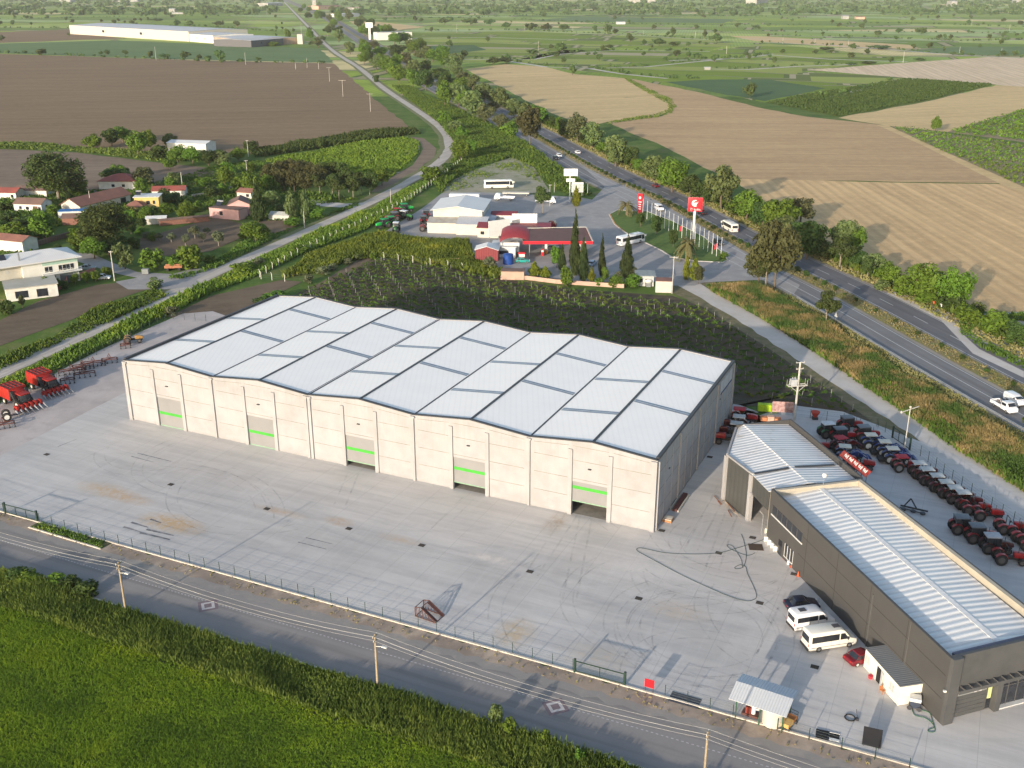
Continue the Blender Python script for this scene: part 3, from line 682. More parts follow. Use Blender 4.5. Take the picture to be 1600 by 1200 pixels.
# side wall bays: four
sj = MB()
for i in range(5):
    t = .36+i*(WD-.8)/4
    o = MB(); wbox(o, -.24, -.002, t-.25+(.26 if i == 0 else 0), t+.3, 0, WZ-.2); wpar(o.build('column', mPre))
    if i < 4:
        for q in (1/3, 2/3):
            tt = t+q*(WD-.8)/4; o = MB(); wbox(o, -.1, -.002, tt-.14, tt+.14, 0, WZ-.1); wpar(o.build('column', mPre))
        for z in (3.05, 6.05, 9.05): wbox(sj, -.012, 0, t+.5, t+(WD-.8)/4-.4, z-.04, z+.04)
wpar(sj.build('panel_joints', mSeam))
for t in (5, 35): l = MB(); wbox(l, -.35, -.25, t, t+.5, 8, 8.15); wpar(l.build('wall_lamp', mTrim))
sgn = MB(); wbox(sgn, -.1, -.012, 36, 44, 8.6, 10.8); wpar(sgn.build('sign_panel', M('sign_grey', (.5, .5, .52))))
sgn = MB(); wbox(sgn, -.14, -.1, 36, 44, 8.5, 8.8); wpar(sgn.build('sign_band', M('sign_blue', (.03, .05, .15))))
# doors: bottom height per bay, from the right of the photo
for i, zb in enumerate((2.25, 1.15, .95, .02, .02)):
    s0 = i*bay+DW0; s1 = i*bay+DW1
    d = MB(); wbox(d, s0, s1, .12, .2, zb, DH); o = wpar(d.build('roller_door', mDoor)); o['label'] = 'grey roller door with a green band, '+('raised' if zb > .5 else 'closed')
    gb = MB(); zg = {0: 4.35, 1: 3.4, 2: 3.0, 3: 2.35, 4: 2.3}[i]; wbox(gb, s0+.01, s1-.01, .09, .119, zg, zg+.5); gg = gb.build('green_band', mGreen, o)
    gb = MB(); wbox(gb, s0+.01, s1-.01, .08, .22, zb-.012, zb+.12); gb.build('bottom_rail', M('rail_green', (.25, .42, .28)), o)
# roof
def rz(s):
    f = (s % bay)/(bay/2); f = f if f <= 1 else 2-f
    if s >= WL: f = 0
    return WZ+(WR-WZ)*f
mRoofs = []
for i in range(10):
    s0, s1 = i*bay/2, (i+1)*bay/2
    za = WR if i % 2 else WZ; zc = WZ if i % 2 else WR
    r = MB(); e0 = .36 if i == 0 else 0; e1 = .36 if i == 9 else 0
    v = [w3(s0+e0, .36, za), w3(s1-e1, .36, zc), w3(s1-e1, WD-.36, zc), w3(s0+e0, WD-.36, za)]
    r.slab([v[3], v[2], v[1], v[0]], .12)
    o = wpar(r.build('roof_sheet', mRoofW))
    for t in ([18.0+.028*s0, 33.0+.035*s0] if i % 2 == 0 else [11.6+.012*s0, 26.6+.014*s0]):
        for dt in (0,):
            st = MB(); kz = (zc-za)/(s1-s0)*.35; a = [w3(s0+.35, t, za+kz+.03), w3(s1-.35, t, zc-kz+.03), w3(s1-.35, t+1.15, zc-kz+.03), w3(s0+.35, t+1.15, za+kz+.03)]
            st.slab([a[3], a[2], a[1], a[0]], .04)
            a = [w3(s0+.35, t+.5, za+kz+.05), w3(s1-.35, t+.5, zc-kz+.05), w3(s1-.35, t+.68, zc-kz+.05), w3(s0+.35, t+.68, za+kz+.05)]
            st.slab([a[3], a[2], a[1], a[0]], .03, 1)
            k = wpar(st.build('skylight', [mSky, M('skylight_rib', (.36, .42, .5))]))
for i in range(11):
    s = i*bay/2; z = WR if i % 2 else WZ
    if i in (0, 10): continue
    q = MB(); w = .2 if i % 2 else .14
    z0 = z+(.02 if i % 2 else -.05); z1 = z+(.10 if i % 2 else .06)
    wbox(q, s-w, s+w, .4, WD-.4, z0, z1)
    wpar(q.build('ridge_cap' if i % 2 else 'valley_gutter', mTrim))
    if i in (6, ):
        q = MB(); wbox(q, s+.32, s+.45, .4, WD-.4, z0, z1); wpar(q.build('valley_gutter', mTrim))
cp = MB()
for i in range(10):
    (s0, z0), (s1, z1) = top[i], top[i+1]
    wprism(cp, [(s0, z0), (s1, z1), (s1, z1+.14), (s0, z0+.14)], -.1, .42)
    wprism(cp, [(s0, z0), (s1, z1), (s1, z1+.1), (s0, z0+.1)], WD-.42, WD+.06)
wbox(cp, -.08, .42, .43, WD-.43, WZ+.102, WZ+.45); wbox(cp, WL-.42, WL+.08, .43, WD-.43, WZ+.102, WZ+.45)
wpar(cp.build('parapet_coping', mTrim))
# ---- generic frame helper: place in a rotated local frame
def frame(A, B_):
    """origin at A, x towards B"""
    A, B_ = Vector(A), Vector(B_); return A, math.atan2((B_-A).y, (B_-A).x), (B_-A).length
# ---- showroom (long dark building). local x along the long wall from the near corner, y to the right
S0 = Vector((46.4, 92.1)); S1 = Vector((36.6, 131.6)); S2 = Vector((50.3, 134.9)); S3 = Vector((60.4, 96.9)); HS = 8.4
mGrey = corrug('grey_cladding', (.069, .067, .065), (.061, .059, .058), 0, 40., .7, bump=.1, depth=.02, lines=0)
mDark = M('anthracite', (.085, .086, .088), (.07, .072, .074), .6, .6)
mCop = M('cream_parapet', (.44, .39, .31), (.38, .34, .27), .6, .8)
mRib = corrug('roof_sheet_grey', (.80, .79, .77), (.72, .715, .70), R(103.9), 1.0, .4, .0, bump=.8, depth=.09, lines=.30)
sh = empty('showroom', (*S0, 0), 0, 'long dark grey showroom with ribbed metal roof and cream lined parapet along the right edge', 'showroom building')
def rel(p, o, z=None): return (p[0]-o[0], p[1]-o[1], z if z is not None else p[2])
LX = (S1-S0).normalized(); LY = Vector((LX.y, -LX.x))
def sl(a, b, z): p = LX*a+LY*b; return (p.x, p.y, z)
def quadwall(mb, A, B_, z0, z1, t, mi=0):
    """wall from A to B, thickness t to the left of A->B"""
    A, B_ = Vector(A[:2]), Vector(B_[:2]); d = (B_-A).normalized(); n = Vector((-d.y, d.x))*t
    mb.prism([tuple(A), tuple(B_), tuple(B_+n), tuple(A+n)], z0, z1, mi)
rS = [Vector(p)-S0 for p in (S0, S1, S2, S3)]
w = MB(); quadwall(w, rS[1], rS[0], 0, HS, .35); sh_w = w.build('wall', mGrey, sh)
w = MB(); quadwall(w, rS[3], rS[2], 0, HS, .3, 0); w.build('wall', mDark, sh)
w = MB(); quadwall(w, rS[2]+(rS[1]-rS[2]).normalized()*.3, rS[1]-(rS[1]-rS[2]).normalized()*.35, 0, HS-.02, .3); w.build('wall', mDark, sh)
# inner cream linings of the parapets
w = MB(); a, c = rS[3]+(rS[2]-rS[3])*.02, rS[2]-(rS[2]-rS[3])*.01
off = Vector((-(rS[2]-rS[3]).normalized().y, (rS[2]-rS[3]).normalized().x))*.3
quadwall(w, a+off, c+off, HS-1.2, HS+.03, .55); w.build('parapet_lining', mCop, sh)
w = MB(); d = (rS[1]-rS[2]).normalized(); off = Vector((-d.y, d.x))*.3
quadwall(w, rS[2]+off+d*.9, rS[1]+off-d*.4, HS-1.2, HS+.02, .5); w.build('parapet_lining', mCop, sh)
# roof: two slopes with the ridge down the middle
L = 41.; Wd = 14.2; rl = .8
def shp(a, b, z): return sl(a, b, z)
ridge_b = 7.3
def rslab(mb, P, t=.1): 
    n = (Vector(P[1])-Vector(P[0])).cross(Vector(P[2])-Vector(P[0]))
    if n.z < 0: P = P[::-1]
    mb.slab(P, t)
for k_, (b0, b1, z0, z1) in enumerate(((.36, ridge_b, HS-1.05, HS-.45), (ridge_b, Wd-.75, HS-.45, HS-.75))):
    r = MB(); x0 = [(.36, .36), (1.0, 1.0)][0]
    e0 = 1.0+b0*-.02; e1 = 1.0
    rslab(r, [sl(.7-b0*.0+b0*.04, b0, z0), sl(.7+b1*.04, b1, z1), sl(L-1.0, b1, z1), sl(L-1.0, b0, z0)])
    o = r.build('roof_slope', None if 0 else mRib, sh)
rc = MB(); P_ = [sl(.8, ridge_b-.35, HS-.455), sl(.8, ridge_b+.35, HS-.445), sl(L-1, ridge_b+.35, HS-.445), sl(L-1, ridge_b-.35, HS-.455)]
rslab(rc, [(p[0], p[1], p[2]+.06) for p in P_], .05); rc.build('ridge_cap', M('ridge_white', (.72, .72, .72)), sh)
# front wall with overhanging fascia, door, glazing
fd = (rS[3]-rS[0]).normalized(); fn = Vector((fd.y, -fd.x)); fn = fn if fn.y < 0 else -fn; FL = (rS[3]-rS[0]).length
def fr(a, o, z): p = rS[0]+fd*a+fn*o; return (p.x, p.y, z)
def fbox(mb, a0, a1, o0, o1, z0, z1, mi=0):
    mb.prism([fr(a0, o0, 0)[:2], fr(a1, o0, 0)[:2], fr(a1, o1, 0)[:2], fr(a0, o1, 0)[:2]], z0, z1, mi)
w = MB(); fbox(w, .36, FL, -.4, 0, 4.3, HS-.004); w.build('fascia', mDark, sh)
w = MB(); fbox(w, 1., FL-.2, -.95, -.41, HS-.9, HS-.1); w.build('parapet_lining', M('blue_flashing', (.06, .07, .12), (.05, .055, .09), 1, .5), sh)
w = MB(); fbox(w, .0, 1.3, .003, .5, 0, HS+.03); w.build('pillar', mDark, sh)
w = MB(); fbox(w, 6.9, 7.6, -.5, .45, 0, 4.25); w.build('pillar', mDark, sh)
w = MB(); fbox(w, 1.3, FL, .003, .7, 3.85, 4.28)
for i in range(12): fbox(w, 1.9+i*1.1, 1.98+i*1.1, .003, .75, 4.281, 4.45)
w.build('canopy_beam', mDark, sh)
w = MB()
for i in range(7): fbox(w, 1.35, 6.0, -.28+.0, -.2, .05+i*.55, .57+i*.55, 1 if i == 5 else 0)
dr = w.build('sectional_door', [mDark, M('door_window', (.25, .26, .26))], sh)
w = MB(); fbox(w, 6.1, 6.85, -.3, -.25, .1, 3.8); fbox(w, 7.7, FL-.1, -.3, -.25, .1, 3.8); w.build('display_window', mGlass, sh)
w = MB()
for i in range(6): fbox(w, 7.7+i*1.3, 7.78+i*1.3, -.25, -.17, .1, 3.8)
fbox(w, 7.7, FL-.1, -.245, -.16, 2.6, 2.68); fbox(w, 7.7, FL-.1, -.25, .3, .0, .12, 1); fbox(w, 6.05, 6.12, -.25, -.15, .1, 3.8); w.build('window_frame', [mDark, mWhiteP], sh)
w = MB(); fbox(w, 6.25, 6.75, -.24, -.2, 1.5, 3.6); w.build('display_panel', M('lime_panel', (.55, .62, .3)), sh)
w = MB(); [fbox(w, 4.3+i*.35, 4.55+i*.35, -.2, -.15, 2.85+.15*(i%2), 3.3-.12*(i%3)) for i in range(4)]; w.build('door_emblem', M('sign_grey', (.5, .5, .52)), sh)
w = MB(); p = fr(-.25, .2, 4.4); w.box(p[0]-.15, p[0]+.15, p[1]-.1, p[1]+.1, p[2]-.1, p[2]+.1); w.build('camera', mWhiteP, sh)
# details on the long wall
def lbox(mb, a0, a1, o, t, z0, z1, mi=0):
    """box on the long wall: a along wall from near corner, standing t proud"""
    mb.prism([sl(a0, -o, 0)[:2], sl(a1, -o, 0)[:2], sl(a1, -o-t, 0)[:2], sl(a0, -o-t, 0)[:2]], z0, z1, mi)
for a_, b_, c_, z_ in ((14.4, 14.52, .12, 7.3), (7.0, 7.1, .1, 8.3)): w = MB(); lbox(w, a_, b_, .003, c_, .0, z_); w.build('downpipe', M('pipe_dark', (.1, .1, .1)), sh)
w = MB()
for z in (2.9, 5.9): lbox(w, .3, 32, .003, .02, z, z+.05)
for a in (7.5, 15, 22.5, 30): lbox(w, a, a+.06, .003, .02, .1, HS-.1)
w.build('panel_joints', M('joint_grey', (.045, .042, .04)), sh)
w = MB(); lbox(w, 31.2, 39.8, .003, .03, 4.9, 6.3); wi = w.build('window', mGlass, sh)
w = MB(); lbox(w, 31.1, 39.9, .034, .1, 4.75, 4.9); w.build('sill', mWhiteP, wi)
w = MB()
for i in range(7): lbox(w, 31.2+i*1.42, 31.28+i*1.42, .034, .04, 4.91, 6.3)
w.build('frame', mDark, wi)
w = MB(); lbox(w, 33., 35.4, .003, .03, .7, 2.6); wi = w.build('window', mGlass, sh)
w = MB()
for i in range(4): lbox(w, 33.+i*.78, 33.07+i*.78, .034, .04, .7, 2.6)
lbox(w, 33, 35.4, .034, .1, .6, .69); w.build('frame', mWhiteP, wi)
w = MB(); lbox(w, 36.2, 37.2, .003, .03, 0, 2.3); w.build('door', mGlass, sh)
w = MB(); p = sl(L-1.2, 7.6, HS); w.cyl(p, (p[0], p[1], HS+1.4), .03, n=6); w.build('antenna_pole', mSteel, sh)
w = MB(); w.ell((p[0], p[1], HS+1.6), (.35, .35, .35)); w.build('antenna_dome', mWhiteP, sh)
# red lettered banner on the rear right parapet
bn = MB(); bA, bB = Vector((51.35, 135.9)), Vector((49.6, 143.3)); bd = (bB-bA).normalized(); bnn = Vector((bd.y, -bd.x))
bo = empty('roof_banner', (*bA, 0), 0, 'long red banner with white lettering on a frame at the edge of the shed roof', 'banner')
q = MB(); q.add([(0, 0, 6.9), (*(bB-bA), 6.9), (*(bB-bA-bnn*.5), 8.6), (*(-bnn*.5), 8.6)], [(0, 1, 2, 3)]); q2 = MB(); pts = [(0, 0, 8.1), (*(bB-bA), 8.1), (*(bB-bA+bnn*.75), 8.9), (*(bnn*.75), 8.9)]; q2.slab(pts, .08)
q2.build('panel', M('banner_red', (.28, .03, .022), (.2, .04, .035), 1), bo)
q = MB()
for i in range(7): p = (bB-bA)*i/6; q.bar((p.x, p.y, 6.2), (p.x+bnn.x*.1, p.y+bnn.y*.1, 8.6), .07)
q.build('support', mTrim, bo)
q = MB()
for i in range(5):
    for j in range(3):
        u0 = .08+i*.17+j*.045; P4 = [Vector(pts[0]).lerp(Vector(pts[1]), u0), Vector(pts[0]).lerp(Vector(pts[1]), u0+.03), Vector(pts[3]).lerp(Vector(pts[2]), u0+.03), Vector(pts[3]).lerp(Vector(pts[2]), u0)]
        a_, b_ = (.3, .8) if j != 1 else (.35, .7)
        q.add([P4[0].lerp(P4[3], a_)+Vector((0, 0, .03)), P4[1].lerp(P4[2], a_)+Vector((0, 0, .03)), P4[1].lerp(P4[2], b_)+Vector((0, 0, .03)), P4[0].lerp(P4[3], b_)+Vector((0, 0, .03))], [(0, 1, 2, 3)])
q.build('lettering', mWhiteP, bo)
# ---- open shed behind
T = [Vector(p) for p in [(36.5, 132.2), (35.3, 137.8), (32.9, 144.4), (36.3, 154.6), (45.7, 156.9), (50.7, 135.4)]]; HT = 7.8
sd = empty('open_shed', (*T[0], 0), 0, 'open fronted tractor shed with pale ribbed roof behind the dark showroom', 'shed')
tr_ = [t-T[0] for t in T]
zs = [7.6, 7.6, 7.6, 7.6, 7.2, 7.2]
ra, rb = Vector((37.5, 154.9))-T[0], Vector((42.4, 133.6))-T[0]; ZR = 8.3
mRib2 = corrug('roof_sheet_shed', (.76, .75, .74), (.68, .675, .67), R(103), .8, .4, .0, bump=.8, depth=.08, dirt=(.36, .28, .2), lines=.28)
r = MB(); rslab(r, [(*tr_[0], zs[0]), (*tr_[1], zs[1]), (*tr_[2], zs[2]), (*tr_[3], zs[3]), (*ra, ZR), (*rb, ZR)], .1); r.build('roof_slope', mRib2, sd)
r = MB(); rslab(r, [(*ra, ZR), (*rb, ZR), (*(tr_[5]+Vector((-.4, 0))), 7.5), (*(tr_[4]+Vector((-.4, -.3))), 7.5)], .1); r.build('roof_slope', mRib2, sd)
r = MB(); m0 = tr_[1].lerp(tr_[1]+Vector((7.0, 1.6)), 0)
r.bar((*(tr_[1]+Vector((.3, .0))), 7.72), (*(tr_[1].lerp(ra.lerp(rb, .76), .93)), 8.25), .45, .1)
c0 = ra.lerp(rb, .76); r.bar((*(c0+Vector((.6, .2))), 8.32), (*(c0+Vector((7.0, 2.0))), 7.75), .45, .1); r.build('roof_slot', mTrim, sd)
r = MB(); quadwall(r, tr_[5], tr_[4], 0, 8.35, .28); quadwall(r, tr_[4]+Vector((-.3, -.05)), tr_[3], 0, 8.3, .25); r.build('wall', mGrey, sd)
r = MB(); r.bar((*tr_[3], 7.75), (*tr_[2], 7.75), .3, .25); r.bar((*tr_[2], 7.7), (*tr_[1], 7.7), .3, .25); r.build('eave_beam', mPre, sd)
for i in (1, 2):
    p = tr_[i]; dd = (tr_[1]-tr_[2]).normalized(); q = MB(); q.T = Matrix.Translation((p.x, p.y, 0)) @ Matrix.Rotation(math.atan2(dd.y, dd.x), 4, 'Z')
    q.box(-.35, .35, -.3, .3, 0, 7.55); q.box(-.36, .6, -.31, .31, 4.4, 4.8) if i == 1 else None; q.build('column', mPre, sd)
mStripe = corrug('dark_sheet_wall', (.075, .077, .075), (.06, .062, .06), math.atan2((tr_[1]-tr_[2]).y, (tr_[1]-tr_[2]).x), 1.1, .6, bump=.5, lines=.25)
q = MB(); e = (tr_[1]-tr_[2]).normalized(); quadwall(q, tr_[2]+e*.4, tr_[1]-e*.4, 0, 7.5, .12); q.build('side_panel', mStripe, sd)
q = MB(); e = (tr_[0]-tr_[1]).normalized(); quadwall(q, tr_[1]+e*.4, tr_[0], 4.6, 7.55, .15); q.build('fascia', mStripe, sd)
q = MB(); e2 = Vector((5.5, 1.4)); quadwall(q, tr_[0]+Vector((.3, .2)), tr_[0]+e2, 0, 7.4, .1); q.build('inner_wall', M('inner_grey', (.4, .37, .32)), sd)
q = MB(); q.T = Matrix.Translation((*(tr_[0]+Vector((-.35, .6))), 0)); q.cyl((0, 0, .3), (0, 0, 3.6), .06, n=6); q.cyl((0, 0, 3.6), (-.5, .2, 4.1), .06, n=6); q.build('flue', mSteel, sd)
# ---- site cabin
cA, cB = Vector(g(1402, 1103)), Vector(g(1349, 1042)); cl = (cB-cA).length; ca = math.atan2((cB-cA).y, (cB-cA).x)
cb = empty('site_cabin', (*cA, 0), ca, 'white prefabricated site cabin with grey ribbed roof beside the dark showroom wall', 'cabin')
q = MB(); q.box(0, cl, -3., 0, .05, 2.55); q.build('body', M('cabin_panel', (.74, .71, .62), (.70, .67, .58), .5, .6), cb)
q = MB(); 
q.slab([(-.08, -3.08, 2.62), (cl+.08, -3.08, 2.62), (cl+.08, .08, 2.62), (-.08, .08, 2.62)], .05)
q.build('roof', corrug('cabin_roof', (.24, .25, .26), (.20, .21, .22), 0, .33, .5, bump=.9, lines=.5), cb)
for x in (1.0, 6.2):
    q = MB(); q.box(x, x+.9, .003, .04, 1.0, 1.9); wi = q.build('window', M('pale_glass', (.5, .5, .48), (.4, .4, .38)), cb)
    q = MB(); q.box(x+.42, x+.48, .041, .06, 1., 1.9); q.box(x-.05, x+.95, .003, .06, .93, .998); q.build('frame', mWhiteP, wi)
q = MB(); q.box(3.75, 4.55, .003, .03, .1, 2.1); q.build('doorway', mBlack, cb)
q = MB(); q.T = Matrix.Translation((3.7, .03, 0)) @ Matrix.Rotation(R(160), 4, 'Z'); q.box(0, .85, 0, .04, .1, 2.1); q.build('door', mWhiteP, cb)
# ---- fence canopy with tank
kA, kB = Vector(g(1147, 1121)), Vector(g(1213, 1143)); ka = math.atan2((kB-kA).y, (kB-kA).x); kl = 5.4
cn = empty('utility_canopy', (*kA, 0), ka, 'small utility shelter with ridged blue white metal roof on green posts by the yard fence', 'shelter')
for x in (.1, 2.7, 5.2):
    for y in (.1, 3.4):
        q = MB(); q.box(x-.06, x+.06, y-.06, y+.06, 0, 2.9); q.build('post', M('fence_green', (.03, .09, .05), None, 2), cn)
mCan = corrug('canopy_sheet', (.62, .64, .65), (.55, .57, .6), 0., .3, .4, bump=1., lines=.3)
for y0, y1, z0, z1 in ((-.7, 1.9, 2.75, 3.35), (1.9, 4.2, 3.35, 2.85)):
    q = MB(); q.slab([(-.6, y0, z0), (5.7, y0, z0), (5.7, y1, z1), (-.6, y1, z1)], .06); q.build('roof_slope', mCan, cn)
tk = empty('water_tank', (*(kA+Vector((math.cos(ka), math.sin(ka)))*3.9+Vector((-math.sin(ka), math.cos(ka)))*1.2), 0), 0, 'cream cylindrical tank standing under the utility shelter roof', 'tank')
q = MB(); q.cyl((0, 0, .05), (0, 0, 2.4), 1.15, n=28); q.build('shell', mCream, tk)
q = MB(); q.cyl((0, 0, 2.4), (0, 0, 2.6), 1.1, .3, n=24); q.build('lid', mCream, tk)
def at(o, a, x, y): return (o[0]+math.cos(a)*x-math.sin(a)*y, o[1]+math.sin(a)*x+math.cos(a)*y)
jk = empty('pump_set', (*at(kA, ka, 1.4, 1.4), 0), ka, 'jumble of brown and white pump parts under the left half of the shelter', 'pump')
q = MB(); q.box(-.9, .9, -.5, .5, 0, .25); q.build('skid', mRust, jk)
q = MB(); q.box(-.5, .1, -.4, .4, .25, 1.1); q.build('housing', M('pump_maroon', (.2, .04, .03)), jk)
q = MB(); q.cyl((.3, 0, .25), (.3, 0, 1.3), .25, n=12); q.cyl((.3, 0, .8), (.9, .2, .8), .1, n=8); q.build('pump', mWhiteP, jk)
ck = empty('machine_cart', (*at(kB, ka, .7, 1.2), 0), ka+R(78), 'orange yellow wheeled machine standing right of the utility shelter', 'machine')
q = MB(); q.box(-.6, .6, -.55, .55, .35, .85); q.build('engine_cover', M('machine_yellow', (.65, .42, .15), (.55, .33, .1), 2), ck)
q = MB(); q.box(.6, 1.6, -.5, .5, .35, .7); q.build('hopper', M('machine_orange', (.45, .18, .06), None, 3), ck)
q = MB(); [q.bar((1.6, y, .3), (1.6, y, 1.3), .06) for y in (-.5, .5)]; q.bar((1.6, -.5, 1.3), (1.6, .5, 1.3), .06); q.bar((1.6, -.5, .9), (1.6, .5, .9), .06); q.build('handle_frame', mTrim, ck)
for x in (-.4, 1.2):
    for y in (-.6, .6): q = MB(); q.cyl((x, y-.06, .25), (x, y+.06, .25), .25, n=10); q.build('wheel', mTrim, ck)
# ---- generic gabled / flat building
def house(name, label, cat, base, w, d, h, rz_, wall, roofm, ridge=1.2, gable='x', over=.3, windows=(), door=None, loc_is_px=True, hip=False, chim=None, windm=None, group=None):
    """base = pixel of the near-left ground corner; local x along width, y into depth; windows = (side, pos, z, w, h)"""
    o = g(*base) if loc_is_px else base
    e = empty(name, (*o, 0), rz_, label, cat, group)
    q = MB(); q.box(0, w, 0, d, 0, h)
    if ridge and not hip:
        if gable == 'x': q.add([(0, 0, h), (0, d, h), (0, d/2, h+ridge), (w, 0, h), (w, d, h), (w, d/2, h+ridge)], [(0, 2, 1), (3, 4, 5)])
        else: q.add([(0, 0, h), (w, 0, h), (w/2, 0, h+ridge), (0, d, h), (w, d, h), (w/2, d, h+ridge)], [(0, 1, 2), (3, 5, 4)])
    q.build('wall', wall, e)
    q = MB(); v = over; t = .12; e0 = .05
    if hip:
        a, b2, c, dd = (-v, -v, h+e0), (w+v, -v, h+e0), (w+v, d+v, h+e0), (-v, d+v, h+e0); r0, r1 = (d/2, d/2, h+ridge+e0), (w-d/2, d/2, h+ridge+e0)
        if w < d: r0, r1 = (w/2, w/2, h+ridge+e0), (w/2, d-w/2, h+ridge+e0)
        base_ = [(a[0], a[1], h+.02), (b2[0], b2[1], h+.02), (c[0], c[1], h+.02), (dd[0], dd[1], h+.02)]
        if w >= d: q.add([a, b2, c, dd, r0, r1], [(0, 1, 5, 4), (1, 2, 5), (2, 3, 4, 5), (3, 0, 4)])
        else: q.add([a, b2, c, dd, r0, r1], [(0, 1, 4), (1, 2, 5, 4), (2, 3, 5), (3, 0, 4, 5)])
        q.slab(base_, .1)
    elif ridge:
        k_ = ridge/((d if gable == 'x' else w)/2); dz = k_*v
        if gable == 'x':
            q.slab([(-v, -v, h-dz+e0), (w+v, -v, h-dz+e0), (w+v, d/2, h+ridge+e0), (-v, d/2, h+ridge+e0)], t)
            q.slab([(-v, d/2, h+ridge+e0), (w+v, d/2, h+ridge+e0), (w+v, d+v, h-dz+e0), (-v, d+v, h-dz+e0)], t)
        else:
            q.slab([(-v, -v, h-dz+e0), (w/2, -v, h+ridge+e0), (w/2, d+v, h+ridge+e0), (-v, d+v, h-dz+e0)], t)
            q.slab([(w/2, -v, h+ridge+e0), (w+v, -v, h-dz+e0), (w+v, d+v, h-dz+e0), (w/2, d+v, h+ridge+e0)], t)
    else: q.slab([(-v, -v, h+.16), (w+v, -v, h+.16), (w+v, d+v, h+.16), (-v, d+v, h+.16)], .15)
    rf = q.build('roof', roofm, e)
    if chim: q = MB(); q.box(chim[0]-.25, chim[0]+.25, chim[1]-.25, chim[1]+.25, h, h+ridge+.9); q.build('chimney', wall, rf)
    for (s, p, z, ww, hh) in windows:
        q = MB(); f = MB()
        if s == 'f': q.box(p, p+ww, -.05, -.003, z, z+hh); f.box(p-.08, p+ww+.08, -.1, -.051, z-.1, z)
        elif s == 'l': q.box(-.05, -.003, p, p+ww, z, z+hh); f.box(-.1, -.051, p-.08, p+ww+.08, z-.1, z)
        else: q.box(w+.003, w+.05, p, p+ww, z, z+hh); f.box(w+.051, w+.1, p-.08, p+ww+.08, z-.1, z)
        wi = q.build('window', windm or mGlass, e); f.build('sill', mWhiteP, wi)
    if door:
        s, p, ww, hh = door; q = MB()
        if s == 'f': q.box(p, p+ww, -.06, -.004, 0, hh)
        elif s == 'l': q.box(-.06, -.004, p, p+ww, 0, hh)
        else: q.box(w+.004, w+.06, p, p+ww, 0, hh)
        q.build('door', M('brown_door', (.12, .07, .05)), e)
    return e
mTileR = corrug('red_tiles', (.34, .085, .06), (.26, .07, .055), 0., .35, .8, bump=.6, dirt=(.2, .13, .1), lines=.3)
mTileO = corrug('old_brown_tiles', (.22, .13, .10), (.16, .10, .08), 0., .35, .9, bump=.6, dirt=(.16, .15, .1), lines=.3)
mTileP = corrug('orange_tiles', (.30, .135, .095), (.22, .10, .075), 0., .35, .9, bump=.6, lines=.3)
mRedS = corrug('red_sheet', (.23, .028, .036), (.19, .025, .032), 0., .5, .5, bump=.6, lines=.2)
mShW = corrug('white_sheet', (.74, .73, .71), (.66, .65, .64), 0., .5, .5, bump=.5, lines=.15)
mWW = M('whitewash', (.68, .67, .63), (.56, .55, .5), .7, .9)
mYel = M('yellow_wall', (.62, .46, .18), (.55, .4, .15), .7, .9)
mPink = M('pink_wall', (.6, .36, .34), (.52, .31, .29), .7, .9)
mBrick = M('brick_wall', (.30, .14, .10), (.22, .11, .08), 2, .9)
mPinkC = M('salmon_wall', (.56, .36, .27), (.42, .3, .23), .5, .9)
# workshop next to the station
wa = heading((670, 363), (722, 369))
A_ = Vector(g(668, 364)); 
ws = empty('tractor_workshop', (*A_, 0), R(-6), 'white tractor workshop with shallow gabled roof between the weeds and the fuel station', 'workshop')
q = MB(); q.box(1., 17, 5.5, 24, 0, 6.6); q.add([(1, 5.5, 6.6), (17, 5.5, 6.6), (9, 5.5, 7.8), (1, 24, 6.6), (17, 24, 6.6), (9, 24, 7.8)], [(0, 1, 2), (3, 5, 4)]); q.build('wall', mCream, ws)
for a_, b_ in ((0, 1), (1, 0)):
    q = MB()
    if a_ == 0: q.slab([(.3, 4.6, 6.5), (9, 4.6, 7.85), (9, 24.6, 7.85), (.3, 24.6, 6.5)], .14)
    else: q.slab([(9, 4.6, 7.85), (17.7, 4.6, 6.5), (17.7, 24.6, 6.5), (9, 24.6, 7.85)], .14)
    q.build('roof_slope', mShW, ws)
q = MB(); q.box(0, 9.5, 0, 5.4, 0, 3.3); q.build('annex', mCream, ws)
q = MB(); q.slab([(-.2, -.3, 3.4), (9.5, -.3, 3.4), (9.5, 5.45, 4.2), (-.2, 5.45, 4.2)], .1); q.build('annex_roof', M('old_sheet', (.4, .4, .4), (.3, .28, .24), .5), ws)
q = MB(); q.box(9.6, 19, -1.6, 5.4, 0, 3.4); q.build('annex', mCream, ws)
q = MB(); q.slab([(9.5, -1.9, 3.5), (19.3, -1.9, 3.5), (19.3, 5.45, 4.6), (9.5, 5.45, 4.6)], .1); q.build('annex_roof', M('grey_blue_sheet', (.45, .47, .52)), ws)
q = MB(); q.box(17.1, 20.5, 5.5, 20, 0, 3.2); q.slab([(17.1, 5.5, 3.9), (21, 5.5, 3.3), (21, 20, 3.3), (17.1, 20, 3.9)], .1); q.build('side_annex', M('grey_blue_sheet', (.45, .47, .52)), ws)
tr1 = empty('box_trailer', (*g(762, 316), 0), R(-6), 'long white box trailer parked behind the tractor workshop', 'trailer')
q = MB(); q.box(-14, -3, -1.2, 1.2, .9, 3.0); q.build('box', mWhiteP, tr1)
q = MB(); [q.cyl((x, -1.1, .5), (x, 1.1, .5), .5, n=10) for x in (-13, -11.7, -5)]; q.build('wheels', mTrim, tr1)
